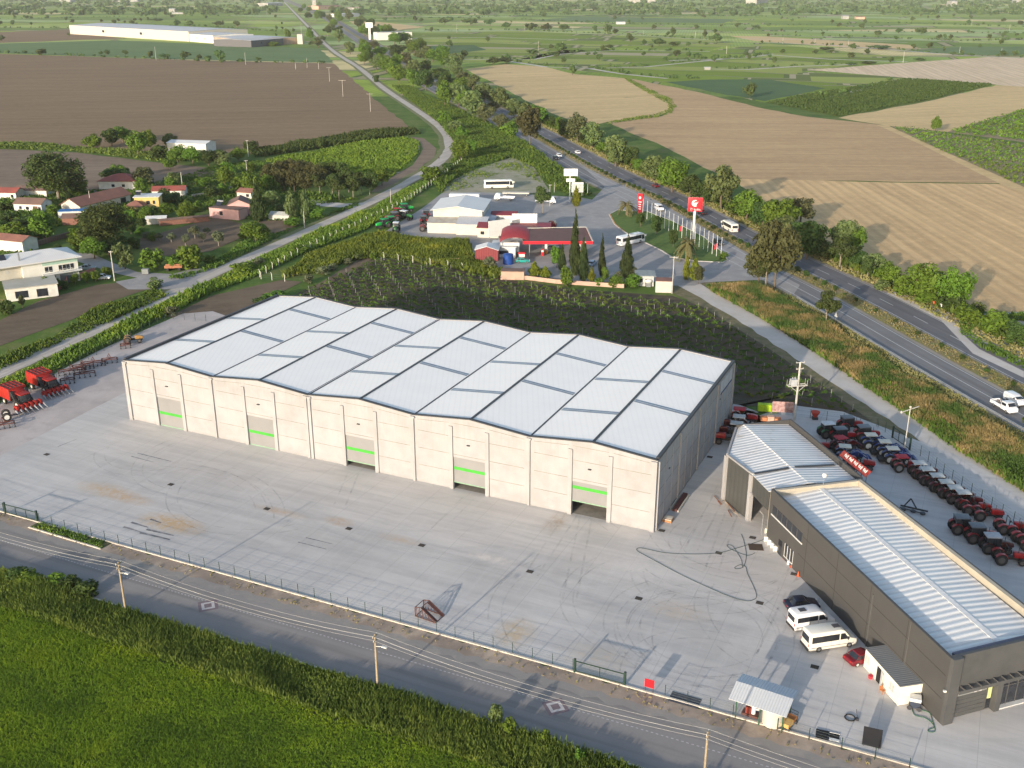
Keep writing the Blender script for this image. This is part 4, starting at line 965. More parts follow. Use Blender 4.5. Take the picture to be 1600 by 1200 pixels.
# fuel station
def P2(px, py): return Vector(g(px, py))
st0 = P2(800, 400)
fs = empty('fuel_canopy', (*P2(853, 396), 0), R(-2), 'flat fuel station canopy with bright red fascia on white and orange pillars', 'fuel station canopy')
cp4 = [Vector(g(817, 377, 5.2)), Vector(g(926, 377, 5.2)), Vector(g(916, 355, 5.2)), Vector(g(815, 357, 5.2))]; c0 = P2(853, 396)
rotm = R(2)
q = MB(); q.T = Matrix.Rotation(rotm, 4, 'Z') @ Matrix.Translation((-c0.x, -c0.y, 0)); q.slab([(*p, 5.0) for p in cp4], .3); q.build('deck', M('canopy_deck', (.16, .085, .08), (.12, .07, .065), .4, .9), fs)
q = MB(); q.T = Matrix.Rotation(rotm, 4, 'Z') @ Matrix.Translation((-c0.x, -c0.y, 0))
for i in (0, 1): a, c = cp4[i], cp4[(i+1) % 4]; q.bar((*a, 4.8), (*c, 4.8), .2, .85)
fa = q.build('fascia', M('signal_red', (.62, .02, .035), (.55, .02, .03), 1, .4), fs)
q = MB(); q.T = Matrix.Rotation(rotm, 4, 'Z') @ Matrix.Translation((-c0.x, -c0.y, 0))
for i in (1, 2): a, c = cp4[i], cp4[(i+1) % 4]; q.bar((*a, 5.3), (*c, 5.3), .35, .14)
q.build('coping', mCream, fs)
lettering('TP', 1.0, mWhiteP, fs, tuple((Matrix.Rotation(rotm, 4, 'Z') @ Matrix.Translation((-c0.x, -c0.y, 0)) @ Vector((*(cp4[0].lerp(cp4[1], .88)), 4.75)))+Vector((0, -.14, 0))), (R(90), 0, R(2)))
for px in (853, 905):
    p = P2(px, 396)-c0; q = MB(); q.box(p.x-.35, p.x+.35, p.y-.35, p.y+.35, 0, 4.6); pl = q.build('pillar', mWhiteP, fs)
    q = MB(); q.box(p.x-.5, p.x+.5, p.y-.5, p.y+.5, 0, 1.); q.build('plinth', M('kerb_orange', (.6, .3, .08)), pl)
ac = empty('arched_roof', (*P2(800, 398), 0), R(-2), 'dark red barrel roof covering the left end of the fuel station', 'canopy')
q = MB(); pts = []; n = 9
zt, wd_ = 4.6, 9.0
for i in range(n+1):
    a = math.pi*(.16+.68*i/n); pts.append((-math.cos(a)*wd_/2/math.cos(math.pi*.16), math.sin(a)*2.6))
z_b = pts[0][1]
v = []
for y in (-3., 14.): v += [(x+1, y, zt+z-z_b) for x, z in pts]
for y in (-3., 14.): v += [(x+1, y, zt-.15+z-z_b) for x, z in pts]
m_ = n+1
q.add(v, [(i, i+1, m_+i+1, m_+i) for i in range(n)]+[(2*m_+i, 3*m_+i, 3*m_+i+1, 2*m_+i+1) for i in range(n)]+[(i, 2*m_+i, 2*m_+i+1, i+1) for i in range(n)], 0, True); q.build('vault', mRedS, ac)
for x in (-3.3, 5.2):
    for y in (-2.6, 13): q = MB(); q.box(x-.12, x+.12, y-.12, y+.12, 0, zt); q.build('post', mSteel, ac)
q = MB(); q.box(-3.2, 2.2, -1.5, -1.3, 1.2, 4.); q.build('panel', mWhiteP, ac)
def bigboard(name, label, A_, B_, z0, z1, m, t=.3):
    A_, B_ = Vector(g(*A_)), Vector(g(*B_)); e = empty(name, (*A_, 0), math.atan2((B_-A_).y, (B_-A_).x), label, 'hoarding')
    l = (B_-A_).length; q = MB(); q.box(0, l, 0, t, z0, z1); q.build('panel', m, e)
    for x in (.4, l/2, l-.4): q = MB(); q.box(x-.1, x+.1, t+.01, t+.25, 0, z1-.3); q.build('post', mSteel, e)
    return e
house('station_office', 'red roofed white station office behind the fuel canopy', 'office', (800, 372), 12, 8, 3.4, R(-2), mWW, mRedS, .6, windows=[('f', 2, 1, 2, 1.5), ('f', 8, 1, 3, 1.5)], door=('f', 6, 1.2, 2.2))
bigboard('white_hoarding', 'large plain white panel wall above the station roofs, right one', (800, 368), (839, 368), 1, 7.0, mWhiteP)
bigboard('white_hoarding', 'smaller white panel wall left of the barrel roof', (764, 378), (797, 374), 1.5, 6.5, mWhiteP)
house('red_shed', 'small red sheet metal shed at the edge of the weeds', 'shed', (743, 408), 6.5, 5, 3.4, R(-4), mRedS, mShW, 1.0, 'y')
house('red_lean_to', 'low red roofed lean to with cream wall beside the workshop', 'shed', (746, 371), 7, 8, 3.2, R(-8), mCream, mRedS, .9, 'x', windows=[('f', 1, 1, 1.2, 1)])
house('red_roof_store', 'long red roofed store at the back of the fuel station', 'shed', (768, 352), 8, 5, 3.6, R(-6), mWW, mRedS, .7, 'x')
house('shop_block', 'white flat shop block between the red shed and the barrel roof', 'shop', (768, 402), 7, 8, 3.0, R(-4), mWW, mWhiteP, 0, windows=[('f', 1, 1, 4, 1)])
bt = empty('blue_tank', (*P2(794, 412), 0), 0, 'blue plastic water tank under the barrel roof edge', 'tank')
q = MB(); q.cyl((0, 0, 0), (0, 0, 2.8), 1.5, n=20); q.build('shell', M('tank_blue', (.02, .07, .3), (.015, .05, .2), 1, .4), bt)
q = MB(); q.cyl((0, 0, 2.8), (0, 0, 3.1), 1.4, .4, n=18); q.build('lid', M('tank_blue', (.02, .07, .3)), bt)
dp = empty('fuel_dispenser', (*P2(815, 408), 0), 0, 'red and white fuel dispenser under the barrel roof', 'fuel pump')
q = MB(); q.box(-.9, .9, -.5, .5, 0, 1.4); q.build('base', M('machine_red', (.45, .04, .02)), dp); q = MB(); q.box(-.9, .9, -.5, .5, 1.4, 2.2); q.build('display', mWhiteP, dp)
q = MB(); q.box(-1., 1., -.55, .55, 2.2, 2.6); q.build('cap', M('signal_red', (.6, .02, .03)), dp)
dp = empty('fuel_dispenser', (*P2(852, 399), 0), 0, 'fuel dispenser beside the left canopy pillar', 'fuel pump')
q = MB(); q.box(-1.2, -.5, -.5, .5, 0, 1.9); q.build('base', M('signal_red', (.6, .02, .03)), dp); q = MB(); q.box(-1.15, -.55, -.53, -.501, 1.1, 1.7); q.build('display', mWhiteP, dp)
# booth and white wall by the track
bo = house('kiosk', 'small grey roofed kiosk with white front beside the gravel track', 'kiosk', (995, 447), 4.4, 5, 2.8, R(-4), M('kiosk_wall', (.5, .5, .48)), M('kiosk_roof', (.3, .33, .33), (.22, .25, .25), 1), 0, over=.5, windows=[('f', .5, 1, 1, 1)], door=('f', 2.2, .9, 2))
house('white_store', 'small cream flat store with rusty tile edge at the end of the vineyard wall', 'store', (1024, 457), 4.1, 3.4, 3.0, R(-6), mCream, mTileP, 0, over=.1)
sbt = empty('satellite_box', (*P2(1013, 448), 0), 0, 'white rounded tank in front of the kiosk', 'tank'); q = MB(); q.ell((0, 0, 1.5), (1.0, .6, .55)); q.build('shell', mWhiteP, sbt); q = MB(); q.box(-.6, .6, -.3, .3, 0, 1.1); q.build('stand', mSteel, sbt)
def wallrun(name, label, pts, h, t, m, z0=0):
    e = empty(name, (*g(*pts[0]), 0), 0, label, 'wall'); o = Vector(g(*pts[0]))
    for i in range(len(pts)-1):
        a, c = Vector(g(*pts[i]))-o, Vector(g(*pts[i+1]))-o; q = MB(); q.bar((*a, h/2), (*c, h/2), t, h); q.build('wall_section', m, e)
    return e
wallrun('garden_wall', 'low salmon pink wall between the station garden and the dark vineyard', [(782, 437), (823, 437), (870, 443), (975, 450)], 1.1, .3, mPinkC)
house('salmon_store', 'roofless salmon pink block at the corner of the vineyard', 'store', (783, 437), 6.2, 3, 2.3, R(-4), mPinkC, mTileO, 0, over=.15)
# ---- white two storey house, lower left village
hA = Vector(g(52, 465)); ha = heading((52, 462), (108, 428))
vh = empty('two_storey_house', (*g(40, 452), 0), R(38), 'white two storey house with wide pale roof and balcony at the left edge', 'house')
q = MB(); q.box(0, 14, 0, 11, 0, 6.4); q.build('wall', M('house_white', (.72, .71, .66), (.64, .63, .57), .5, .85), vh)
q = MB(); q.add([(-14.8, -.8, 6.8), (15, -1, 6.8), (15, 12, 6.8), (-14.8, 12, 6.8), (-8, 5.5, 8.6), (9, 5.5, 8.6)], [(0, 1, 5, 4), (1, 2, 5), (2, 3, 4, 5), (3, 0, 4)]); q.slab([(-14.8, -.8, 6.79), (15, -1, 6.79), (15, 12, 6.79), (-14.8, 12, 6.79)], .3); q.build('roof', mShW, vh)
q = MB(); q.box(-14, -.02, .8, 10.5, 3., 6.48); q.build('rear_wing', mCream, vh)
q = MB(); q.box(4.5, 14.6, -1.4, -.003, 3.1, 3.3); bl = q.build('balcony', mWhiteP, vh)
q = MB(); q.bar((4.5, -1.35, 4.2), (14.6, -1.35, 4.2), .06); [q.bar((4.5+i*.9, -1.35, 3.3), (4.5+i*.9, -1.35, 4.2), .04) for i in range(12)]; q.build('railing', mWhiteP, bl)
q = MB(); q.box(5, 14, -.06, -.003, 5.4, 6.3); q.build('fascia_band', M('mint_band', (.42, .6, .5)), vh)
for x, z in ((5.5, 3.6), (9, 3.6), (6, 1), (11, 3.6)):
    q = MB(); q.box(x, x+1.9, -.05, -.003, z, z+1.4); wi = q.build('window', mGlass, vh); q = MB(); q.box(x+.9, x+1, -.08, -.051, z, z+1.4); q.build('frame', mWhiteP, wi)
q = MB(); q.box(9, 12.5, -.05, -.003, 0, 2.5); q.build('garage_door', M('door_grey_blue', (.16, .18, .2)), vh)
for y in (2.5, 6, 8.5): q = MB(); q.box(-14.06, -14.003, y, y+.9, 4.5, 5.4); q.build('window', M('pale_glass', (.5, .5, .48)), vh)
for x in (-12, -8, -4): q = MB(); q.box(x, x+.9, .74, .797, 4.5, 5.4); q.build('window', M('pale_glass', (.5, .5, .48)), vh)
q = MB(); q.T = Matrix.Translation((-4, 3.5, 8.3)) @ Matrix.Rotation(R(35), 4, 'X'); q.box(-1.2, 1.2, -1, 1, 0, .1); q.build('solar_panel', mGlass, vh)
q = MB(); q.box(-.2, .2, 1.2, 1.6, 6.6, 9.4); q.build('chimney', mSteel, vh)
an = house('house_annex', 'white single storey annex with grey flat roof in front of the two storey house', 'annex', (12, 472), 12, 9, 3.2, R(28), mWW, M('flat_roof', (.42, .41, .37), (.36, .35, .3), .3, .9), 0, windows=[('f', 2, .6, 3, 1.8), ('f', 7, .4, 2.6, 2)])
wallrun('yard_wall', 'dusky pink yard wall beside the two storey house', [(72, 462), (106, 446), (104, 436)], 1.7, .25, M('dusky_pink', (.5, .2, .17), (.42, .17, .15), .7, .9))
wallrun('yard_wall', 'dusky pink wall left of the parked pale car', [(123, 438), (149, 429)], 2.0, .25, M('dusky_pink', (.5, .2, .17)))
# village houses
house('cottage', 'whitewashed cottage with old brown tiled roof and dark doorway near the left edge', 'house', (23, 331), 10.5, 6.5, 3., R(-9), mWW, mTileO, 1.5, 'x', windows=[('f', 2, 1.1, 1, 1), ('f', 4.5, 1, 1.2, 1), ('f', 9.2, 1, 1, 1), ('r', 2.5, 1.2, 1, 1)], door=('f', 7.2, 1.8, 2.2))
house('brick_house', 'house with reddish tiled roof at the left edge behind the cottage', 'house', (-10, 312), 9, 6, 2.8, R(-6), mWW, mTileR, 1.3, 'x', windows=[('f', 7, 1, 1, 1)])
house('farm_building', 'low old tiled farm building left of the big dark pine', 'farm building', (22, 306), 13, 6, 2.3, R(-6), mWW, mTileO, 1.1, 'x')
fh_ = (Vector(g(205, 317))-Vector(g(127, 337))); house('long_farmhouse', 'long farmhouse with red brown tiled roof and cream gable end', 'house', (127, 337), fh_.length, 8.5, 3.4, math.atan2(fh_.y, fh_.x), mCream, mTileP, 2.2, 'x', over=.5, windows=[('f', 4, 1, 1.2, 1.2), ('f', 9, 1, 1.2, 1.2), ('f', 15, 1, 1.2, 1.2), ('f', fh_.length-5, .6, 2.6, 2)])
house('red_roof_house', 'house with bright red hipped roof behind the long farmhouse', 'house', (155, 296), 14.5, 12, 3.2, R(0), mWW, mTileR, 2., hip=True, over=.5, windows=[('f', 5, 1, 1.2, 1), ('f', 9, 1, 1.2, 1)])
house('red_roof_barn', 'low barn with bright red roof beside the leaning utility pole', 'barn', (238, 309), 12, 6, 2.6, R(8), mWW, mTileR, 1.2, 'x', windows=[('f', 2, .8, 1.5, 1), ('f', 5, .8, 1.5, 1), ('f', 8.5, .8, 1.5, 1)])
yh = house('yellow_house', 'yellow house with flat white roof and solar heater', 'house', (212, 331), 8.2, 6.5, 5., R(8), mYel, mWhiteP, 0, over=.4, windows=[('f', 4, 2.6, 1.2, 1.2), ('f', 6.2, 2.6, .8, 1.2)])
q = MB(); q.T = Matrix.Translation((1, 3, 5.9)) @ Matrix.Rotation(R(35), 4, 'X'); q.box(-.9, .9, -.8, .8, 0, .1); q.build('solar_panel', mGlass, yh); q = MB(); q.cyl((.1, 3.9, 6.5), (1.9, 3.9, 6.5), .3, n=10); q.build('water_heater', mSteel, yh)
house('yellow_annex', 'yellow annex with terracotta hipped roof left of the yellow house', 'annex', (197, 336), 6.2, 6.2, 2.7, R(8), mYel, mTileP, 1.8, hip=True)
house('small_store', 'small store with cream wall and pale sheet roof at the end of the brick wall', 'store', (229, 351), 6.3, 3.5, 2., R(12), mCream, mShW, .5, 'x')
house('roofed_wall_shed', 'long low brick shed wall with tiled top beside the olive garden', 'shed', (250, 353), 16, 2, 1.8, R(27), mBrick, mTileO, .3, 'x')
ph = house('pink_house', 'pink house with dark tiled roof and solar heater beyond the olive garden', 'house', (328, 340), 12, 5, 3.4, R(-22), mPink, mTileO, 0, over=.1, windows=[('f', 4.2, 1.2, 1.3, 1.4)])
q = MB(); q.T = Matrix.Translation((2, 3, 4.4)) @ Matrix.Rotation(R(35), 4, 'X'); q.box(-1.2, 1.2, -1, 1, 0, .1); q.build('solar_panel', mGlass, ph); q = MB(); q.cyl((.8, 4, 5.1), (3.2, 4, 5.1), .35, n=10); q.build('water_heater', mSteel, ph)
house('pink_house_wing', 'gabled pink wing with dark brown tiles behind the pink wall', 'house', (357, 338), 7.5, 8, 4., R(8), mPink, mTileO, 1.7, 'y', windows=[('f', 3, 1.4, 1.4, 1.3)])
house('tower_room', 'small pale upper room with orange tiles right of the pink house', 'house', (372, 322), 6, 5, 5.2, R(-20), mCream, mTileP, 1., 'x', windows=[('f', 3.8, 3.6, 1.2, 1)])
house('greenhouse', 'low pale plastic greenhouse beside the vegetable beds', 'greenhouse', (420, 343), 7.5, 4, 1.6, R(-14), M('poly_film', (.5, .5, .45)), M('poly_roof', (.45, .46, .43)), .9, 'x', over=.05)
bg = MB()
gh2 = house('white_farm_shed', 'white metal farm shed among trees beyond the village', 'shed', (262, 237), 20, 10, 4.2, R(-12), mWW, mShW, .8, 'x')
house('blue_awning_house', 'small white house with blue awning in front of the long farmhouse', 'house', (92, 343), 9, 4, 2.6, R(10), mWW, M('awning_blue', (.03, .16, .42), None, 1), 0, over=.1)
house('tile_shed', 'dark shed with patched tile roof between the round tree and the big pine', 'shed', (98, 352), 8, 5, 2.4, R(10), mBrick, mTileO, 1., 'x')
house('tan_roof_house', 'house with tan roof behind the two storey house', 'house', (-12, 390), 12, 6, 3.4, R(-20), mWW, mTileP, 1.2, 'x')
wallrun('rubble_wall', 'old tiled wall running behind the two storey house', [(55, 385), (80, 377), (120, 366)], 1.4, .8, mTileO)
wallrun('field_wall', 'grey stone wall in the grass above the pink house', [(300, 309), (335, 304), (362, 296)], 1.2, .6, M('stone_wall', (.4, .38, .33), (.25, .24, .2), 2))
# far buildings
def slabhouse(name, label, px0, px1, w_d, h, wall, roofm, rd=0.5, cat='factory'):
    A_, B_ = Vector(g(*px0)), Vector(g(*px1)); l = (B_-A_).length
    return house(name, label, cat, tuple(A_), l, w_d, h, math.atan2((B_-A_).y, (B_-A_).x), wall, roofm, rd, 'x', over=.3, loc_is_px=False, windows=[('f', l*.3, h*.4, l*.02, h*.25), ('f', l*.62, h*.4, l*.02, h*.25)])
slabhouse('long_factory', 'very long low white factory across the ploughed field', (110, 53), (296, 65), 95, 13, mCream, M('far_roof', (.5, .52, .55)), 2)
slabhouse('factory_hall', 'white hall at the right end of the long factory', (297, 65), (334, 68), 60, 10, mWW, M('far_roof', (.5, .52, .55)), 1.5)
slabhouse('factory_shed', 'open brown and white shed at the far end of the long factory', (336, 68), (392, 72), 70, 8, M('patchy_wall', (.5, .4, .3), (.3, .2, .15), .05), M('far_roof', (.5, .52, .55)), 1.2)
slabhouse('factory_warehouse', 'white roofed open warehouse right of the long factory', (393, 74), (443, 70), 60, 8, M('dark_open_wall', (.12, .12, .13)), M('far_roof_white', (.5, .5, .5)), 1)
slabhouse('white_silo_house', 'small white round topped block beside the lane', (465, 69), (473, 69), 8, 12, mCream, mCream, 0, 'block')
slabhouse('far_station', 'white service building with columns beyond the highway', (590, 63), (644, 62), 25, 10, mWW, M('far_roof_white', (.5, .5, .5)), 0, 'service building')
sgf = empty('far_station_sign', (*g(578, 62), 0), 0, 'white sign tower beside the far white service building', 'sign'); q = MB(); q.box(-1.5, 1.5, -1, 1, 0, 22); q.build('pole', mWhiteP, sgf); q = MB(); q.box(-5, 5, -1.2, 1.2, 16, 23); q.build('panel', mWhiteP, sgf)
fb = [('pink long building beside the distant highway', (498, 15), (533, 14), 60, 14, mPinkC), ('pale flat building right of the distant pink building', (540, 15), (562, 15), 50, 8, mWW), ('grey roofed hall group beyond the tan strip', (535, 27), (562, 26), 60, 10, M('sign_grey', (.5, .5, .52))),
      ('white farmhouse on the distant track at left', (264, 19), (273, 19), 25, 12, mWW), ('long pale sheds at the far upper left', (268, 22), (286, 22), 10, 5, mWW), ('white hall at the far top left of the highway', (419, 10), (442, 9), 60, 14, mWW), ('small white tower beside the distant highway', (488, 9), (494, 9), 20, 25, mWW),
      ('bright white long hall on the far horizon', (982, 5), (1000, 5), 60, 22, mWW), ('second white hall on the far horizon', (1012, 5), (1024, 5), 60, 22, mWW), ('white halls at the far top right', (1182, 7), (1200, 6), 60, 24, mWW), ('white farm building in the far right fields', (1317, 30), (1326, 30), 20, 9, mWW), ('pink farm building in the far right fields', (1338, 30), (1351, 30), 20, 7, mPinkC),
      ('white hall near the far right horizon', (1486, 10), (1495, 10), 60, 22, mWW), ('dark roofed shed in the far middle fields', (963, 38), (977, 38), 15, 6, M('sign_grey', (.5, .5, .52))), ('low white greenhouse by the vineyard track', (1101, 109), (1110, 109), 6, 3, mWW), ('white block on the far right horizon', (1588, 4), (1600, 4), 60, 22, mWW), ('pale hall at the far upper left corner', (93, 3), (110, 3), 80, 20, mWW), ('pale halls on the far left horizon', (175, 3), (215, 3), 80, 20, mWW)]
mFarW = M('far_wall', (.36, .355, .33), (.28, .27, .25), .1)
for l_, a_, b_, d_, h_, m_w in fb: slabhouse('distant_building', l_, a_, b_, d_*.7, h_*.7, mFarW if m_w is mWW else m_w, mTileP if 'pink' in l_ else M('far_roof_white', (.5, .5, .5)), h_*.12, 'building')
# ================================================================ VEHICLES
mTyreM = M('tyre', (.022, .022, .024), (.03, .03, .03), 3, .85)
mRimG = M('rim_grey', (.35, .35, .36), None, 2, .4, .6); mRimW = M('rim_white', (.65, .65, .62))
mRedL = M('tail_red', (.45, .02, .02), None, 1, .3); mLampW = M('lamp_glass', (.7, .7, .7), None, 1, .2)
mCarGlass = M('car_glass', (.025, .03, .038), (.02, .022, .028), 1, .08, spec=.7)
def paint(name, c, r=.28, spec=.5):
    m = M(name, c, tuple(q*.93 for q in c), .8, r, spec=spec); return m
def wheel_meshes(r, w, rim, n=14, key=None):
    t = MB(); t.cyl((0, -w/2, 0), (0, w/2, 0), r, n=n); a = t.mesh('tyre', mTyreM, bevel=min(.04, w*.2))
    t = MB(); t.cyl((0, -w/2-.012, 0), (0, w/2+.012, 0), r*.56, n=n); b = t.mesh('rim', rim)
    return a, b
def moved(me, dx, dy, dz):
    m2 = me.copy(); m2.transform(Matrix.Translation((dx, dy, dz))); return m2
def wheels(pos, r, w, rim):
    a, b = wheel_meshes(r, w, rim); out = []
    for (x, y) in pos: out.append(('wheel', moved(a, x, y, r), [('rim', moved(b, x, y, r))]))
    return out
def car_tpl(col, L=4.4, W=1.76, Hh=1.45, kind='sedan', rim=None):
    P = paint('paint_%s' % col[0], col[1]); hl = L/2; tp = []
    bl = .82
    body = [(-hl, .35), (-hl, .78), (-hl+.12, .9), (hl*.98-.95, .92), (hl-.15, .72), (hl, .55), (hl, .3), (hl-.3, .2), (-hl+.3, .2)]
    if kind == 'suv': body = [(-hl, .4), (-hl, 1.0), (-hl+.1, 1.08), (hl-.95, 1.08), (hl-.12, .9), (hl, .6), (hl, .35), (hl-.3, .25), (-hl+.3, .25)]; bl = .98
    b = MB(); b.prof(body, -W/2, W/2, taper=lambda z: 1-.03*max(0, z-.4)); tp.append(('body', b.mesh('body', P, bevel=.07)))
    if kind == 'sedan': gx = (-hl+.55, -hl+1.15, hl-1.95, hl-1.15)
    elif kind == 'suv': gx = (-hl+.1, -hl+.35, hl-1.75, hl-1.15)
    else: gx = (-hl+.12, -hl+.5, hl-1.75, hl-1.05)
    b = MB(); b.prof([(gx[0], bl), (gx[1], Hh-.06), (gx[2], Hh-.06), (gx[3], bl)], -W/2+.06, W/2-.06, taper=lambda z: 1-.22*(z-bl)/(Hh-bl)); tp.append(('glass', b.mesh('glass', mCarGlass, bevel=.04)))
    b = MB(); b.prof([(gx[1]-.05, Hh-.09), (gx[1]+.05, Hh), (gx[2]-.05, Hh), (gx[2]+.08, Hh-.09)], -W/2+.2, W/2-.2, taper=lambda z: 1); tp.append(('roof', b.mesh('roof', P, bevel=.03)))
    b = MB()
    for y in (-1, 1):
        for x0, x1 in ((gx[0], gx[1]), ((gx[1]+gx[2])/2-.1, (gx[1]+gx[2])/2-.1), (gx[3], gx[2])):
            b.bar((x0, y*(W/2-.05), bl), (x1, y*(W/2-.19), Hh-.05), .07)
    tp.append(('pillars', b.mesh('pillars', P)))
    for y in (-.55, .55):
        b = MB(); b.box(hl-.14, hl+.015, y*W/1.6-.14, y*W/1.6+.14, .6, .74); tp.append(('headlight', b.mesh('headlight', mLampW)))
        b = MB(); b.box(-hl-.015, -hl+.1, y*W/1.6-.14, y*W/1.6+.14, .68, .84); tp.append(('tail_light', b.mesh('tail_light', mRedL)))
    tp += wheels([(x, y) for x in (-L*.31, L*.31) for y in (-W/2+.09, W/2-.09)], .32, .22, rim or mRimG)
    return tp
def van_tpl(L, W, Hh, col, high=False, hatch=0.5, windows=True, box=False):
    P = paint('paint_%s' % col[0], col[1]); hl = L/2; tp = []
    prof_ = [(-hl, .35), (-hl, Hh-.35), (-hl+.12, Hh-.05), (-hl+.35, Hh), (hl-2.3, Hh), (hl-1.75, Hh-.18), (hl-.85, 1.35), (hl-.12, 1.12), (hl, .85), (hl, .32), (hl-.3, .25), (-hl+.2, .25)]
    b = MB(); b.prof(prof_, -W/2, W/2, taper=lambda z: 1-.07*max(0, (z-1.2)/(Hh-1.2))); tp.append(('body', b.mesh('body', P, bevel=.1)))
    tpz = lambda z: W/2*(1-.07*max(0, (z-1.2)/(Hh-1.2)))
    for s in (-1, 1):
        b = MB(); z0, z1 = 1.32, Hh-.5
        y0, y1 = s*(tpz(z0)+.012), s*(tpz(z1)+.012)
        def pane(x0, x1, x2=None, x3=None):
            x2 = x1 if x2 is None else x2; x3 = x0 if x3 is None else x3
            v = [(x0, y0, z0), (x1, y0, z0), (x2, y1, z1), (x3, y1, z1)]
            v2 = [(a, c-s*.03, d) for a, c, d in v]
            b.add(v+v2, [(0, 1, 2, 3) if s < 0 else (3, 2, 1, 0)]+[(i, i+4, (i+1) % 4+4, (i+1) % 4) if s < 0 else (i, (i+1) % 4, (i+1) % 4+4, i+4) for i in range(4)])
        if windows: pane(-hl+.35, hl-2.45)
        pane(hl-2.3, hl-1.15, hl-1.75, hl-2.3)
        tp.append(('side_window', b.mesh('side_window', mCarGlass)))
    b = MB(); b.quad((hl-.9, -W/2+.12, 1.4), (hl-.9, W/2-.12, 1.4), (hl-1.68, W/2-.25, Hh-.25), (hl-1.68, -W/2+.25, Hh-.25)); b.T = Matrix.Translation((.035, 0, .035)); b.v = [(x+.05, y, z+.03) for x, y, z in b.v]; tp.append(('windscreen', b.mesh('windscreen', mCarGlass)))
    b = MB(); b.box(-hl-.025, -hl+.02, -W/2+.22, W/2-.22, 1.35, Hh-.45); tp.append(('rear_window', b.mesh('rear_window', mCarGlass)))
    b = MB(); b.box(-hl-.12, -hl+.05, -W/2+.05, W/2-.05, .32, .6); b.box(hl-.1, hl+.05, -W/2+.1, W/2-.1, .3, .55); tp.append(('bumper', b.mesh('bumper', M('bumper_black', (.04, .04, .045)), bevel=.03)))
    b = MB(); b.box(hatch-.45, hatch+.45, -.35, .35, Hh, Hh+.06); tp.append(('roof_hatch', b.mesh('roof_hatch', M('hatch_dark', (.07, .07, .08)))))
    for s in (-1, 1):
        b = MB(); [b.box(x, x+.025, min(s*(W/2-.03), s*(W/2+.004)), max(s*(W/2-.03), s*(W/2+.004)), .5, 1.3) for x in (hl-2.4, hl-3.5, hl-1.2)]; b.box(-hl+.3, hl-.4, min(s*(W/2-.03), s*(W/2+.012)), max(s*(W/2-.03), s*(W/2+.012)), .62, .7); tp.append(('side_trim', b.mesh('side_trim', M('trim_grey', (.22, .22, .23)))))
    for y in (-1, 1):
        b = MB(); b.box(-hl-.02, -hl+.03, y*(W/2-.12)-.07, y*(W/2-.12)+.07, .9, 1.25); tp.append(('tail_light', b.mesh('tail_light', mRedL)))
        b = MB(); b.box(hl-.2, hl-.02, y*(W/2-.22)-.13, y*(W/2-.22)+.13, .85, 1.08); tp.append(('headlight', b.mesh('headlight', mLampW)))
        b = MB(); b.box(hl-1.45, hl-1.3, y*(W/2+.15)-.12, y*(W/2+.15)+.12, 1.35, 1.65); tp.append(('wing_mirror', b.mesh('wing_mirror', M('bumper_black', (.04, .04, .045)))))
    tp += wheels([(x, y) for x in (-hl+1.35, hl-1.0) for y in (-W/2+.1, W/2-.1)], .37, .26, mRimG)
    return tp
def bus_tpl(L, W, Hh, col, dark=True, rear_dark=True):
    P = paint('paint_%s' % col[0], col[1]); hl = L/2; tp = []
    b = MB(); b.prof([(-hl, .4), (-hl+.05, Hh-.3), (-hl+.3, Hh), (hl-.9, Hh), (hl-.35, Hh-.35), (hl, 1.2), (hl, .35), (-hl+.2, .3)], -W/2, W/2, taper=lambda z: 1-.03*max(0, z-1.5)); tp.append(('body', b.mesh('body', P, bevel=.12)))
    for s in (-1, 1):
        b = MB(); z0, z1 = Hh*.5, Hh-.45; yy = W/2*(1-.03*(z1-1.5))
        b.box(-hl+.6, hl-1.7, min(s*(yy-.05), s*(W/2+.01)), max(s*(yy-.05), s*(W/2+.01)), z0, z1); tp.append(('side_window', b.mesh('side_window', mCarGlass)))
        b = MB(); b.prof([(hl-1.5, z0-.3), (hl-1.5, z1), (hl-.75, z1), (hl-.25, z0-.3)], min(s*(yy-.05), s*(W/2+.008)), max(s*(yy-.05), s*(W/2+.008))); tp.append(('front_side_window', b.mesh('front_side_window', mCarGlass)))
        b = MB(); b.box(hl-.2, hl+.3, s*(W/2+.05)-.1, s*(W/2+.05)+.1, Hh-1.1, Hh-.5); tp.append(('wing_mirror', b.mesh('wing_mirror', P)))
        b = MB(); b.box(-hl-.02, -hl+.05, s*(W/2-.2)-.12, s*(W/2-.2)+.12, .8, 1.3); tp.append(('tail_light', b.mesh('tail_light', mRedL)))
    b = MB(); b.add([(hl+.03, -W/2+.15, 1.25), (hl+.03, W/2-.15, 1.25), (hl-.28, W/2-.2, Hh-.45), (hl-.28, -W/2+.2, Hh-.45), (hl-.1, -W/2+.15, 1.25), (hl-.1, W/2-.15, 1.25), (hl-.45, W/2-.2, Hh-.45), (hl-.45, -W/2+.2, Hh-.45)], [(0, 1, 2, 3), (3, 2, 6, 7), (0, 3, 7, 4), (1, 5, 6, 2)]); tp.append(('windscreen', b.mesh('windscreen', mCarGlass)))
    b = MB(); b.box(-hl-.02, -hl+.1, -W/2+.3, W/2-.3, Hh*.55, Hh-.5); tp.append(('rear_window', b.mesh('rear_window', mCarGlass)))
    b = MB(); b.box(-1, .8, -.7, .7, Hh, Hh+.16); b.box(hl-3, hl-2.3, -.4, .4, Hh, Hh+.08); tp.append(('roof_unit', b.mesh('roof_unit', M('roof_grey', (.5, .5, .5)), bevel=.04)))
    tp += wheels([(x, y) for x in (-hl+L*.27, hl-L*.2) for y in (-W/2+.13, W/2-.13)], .48, .3, mRimG)
    return tp
cW, cWc = ('white', (.74, .74, .75)), ('cream_white', (.72, .70, .63))
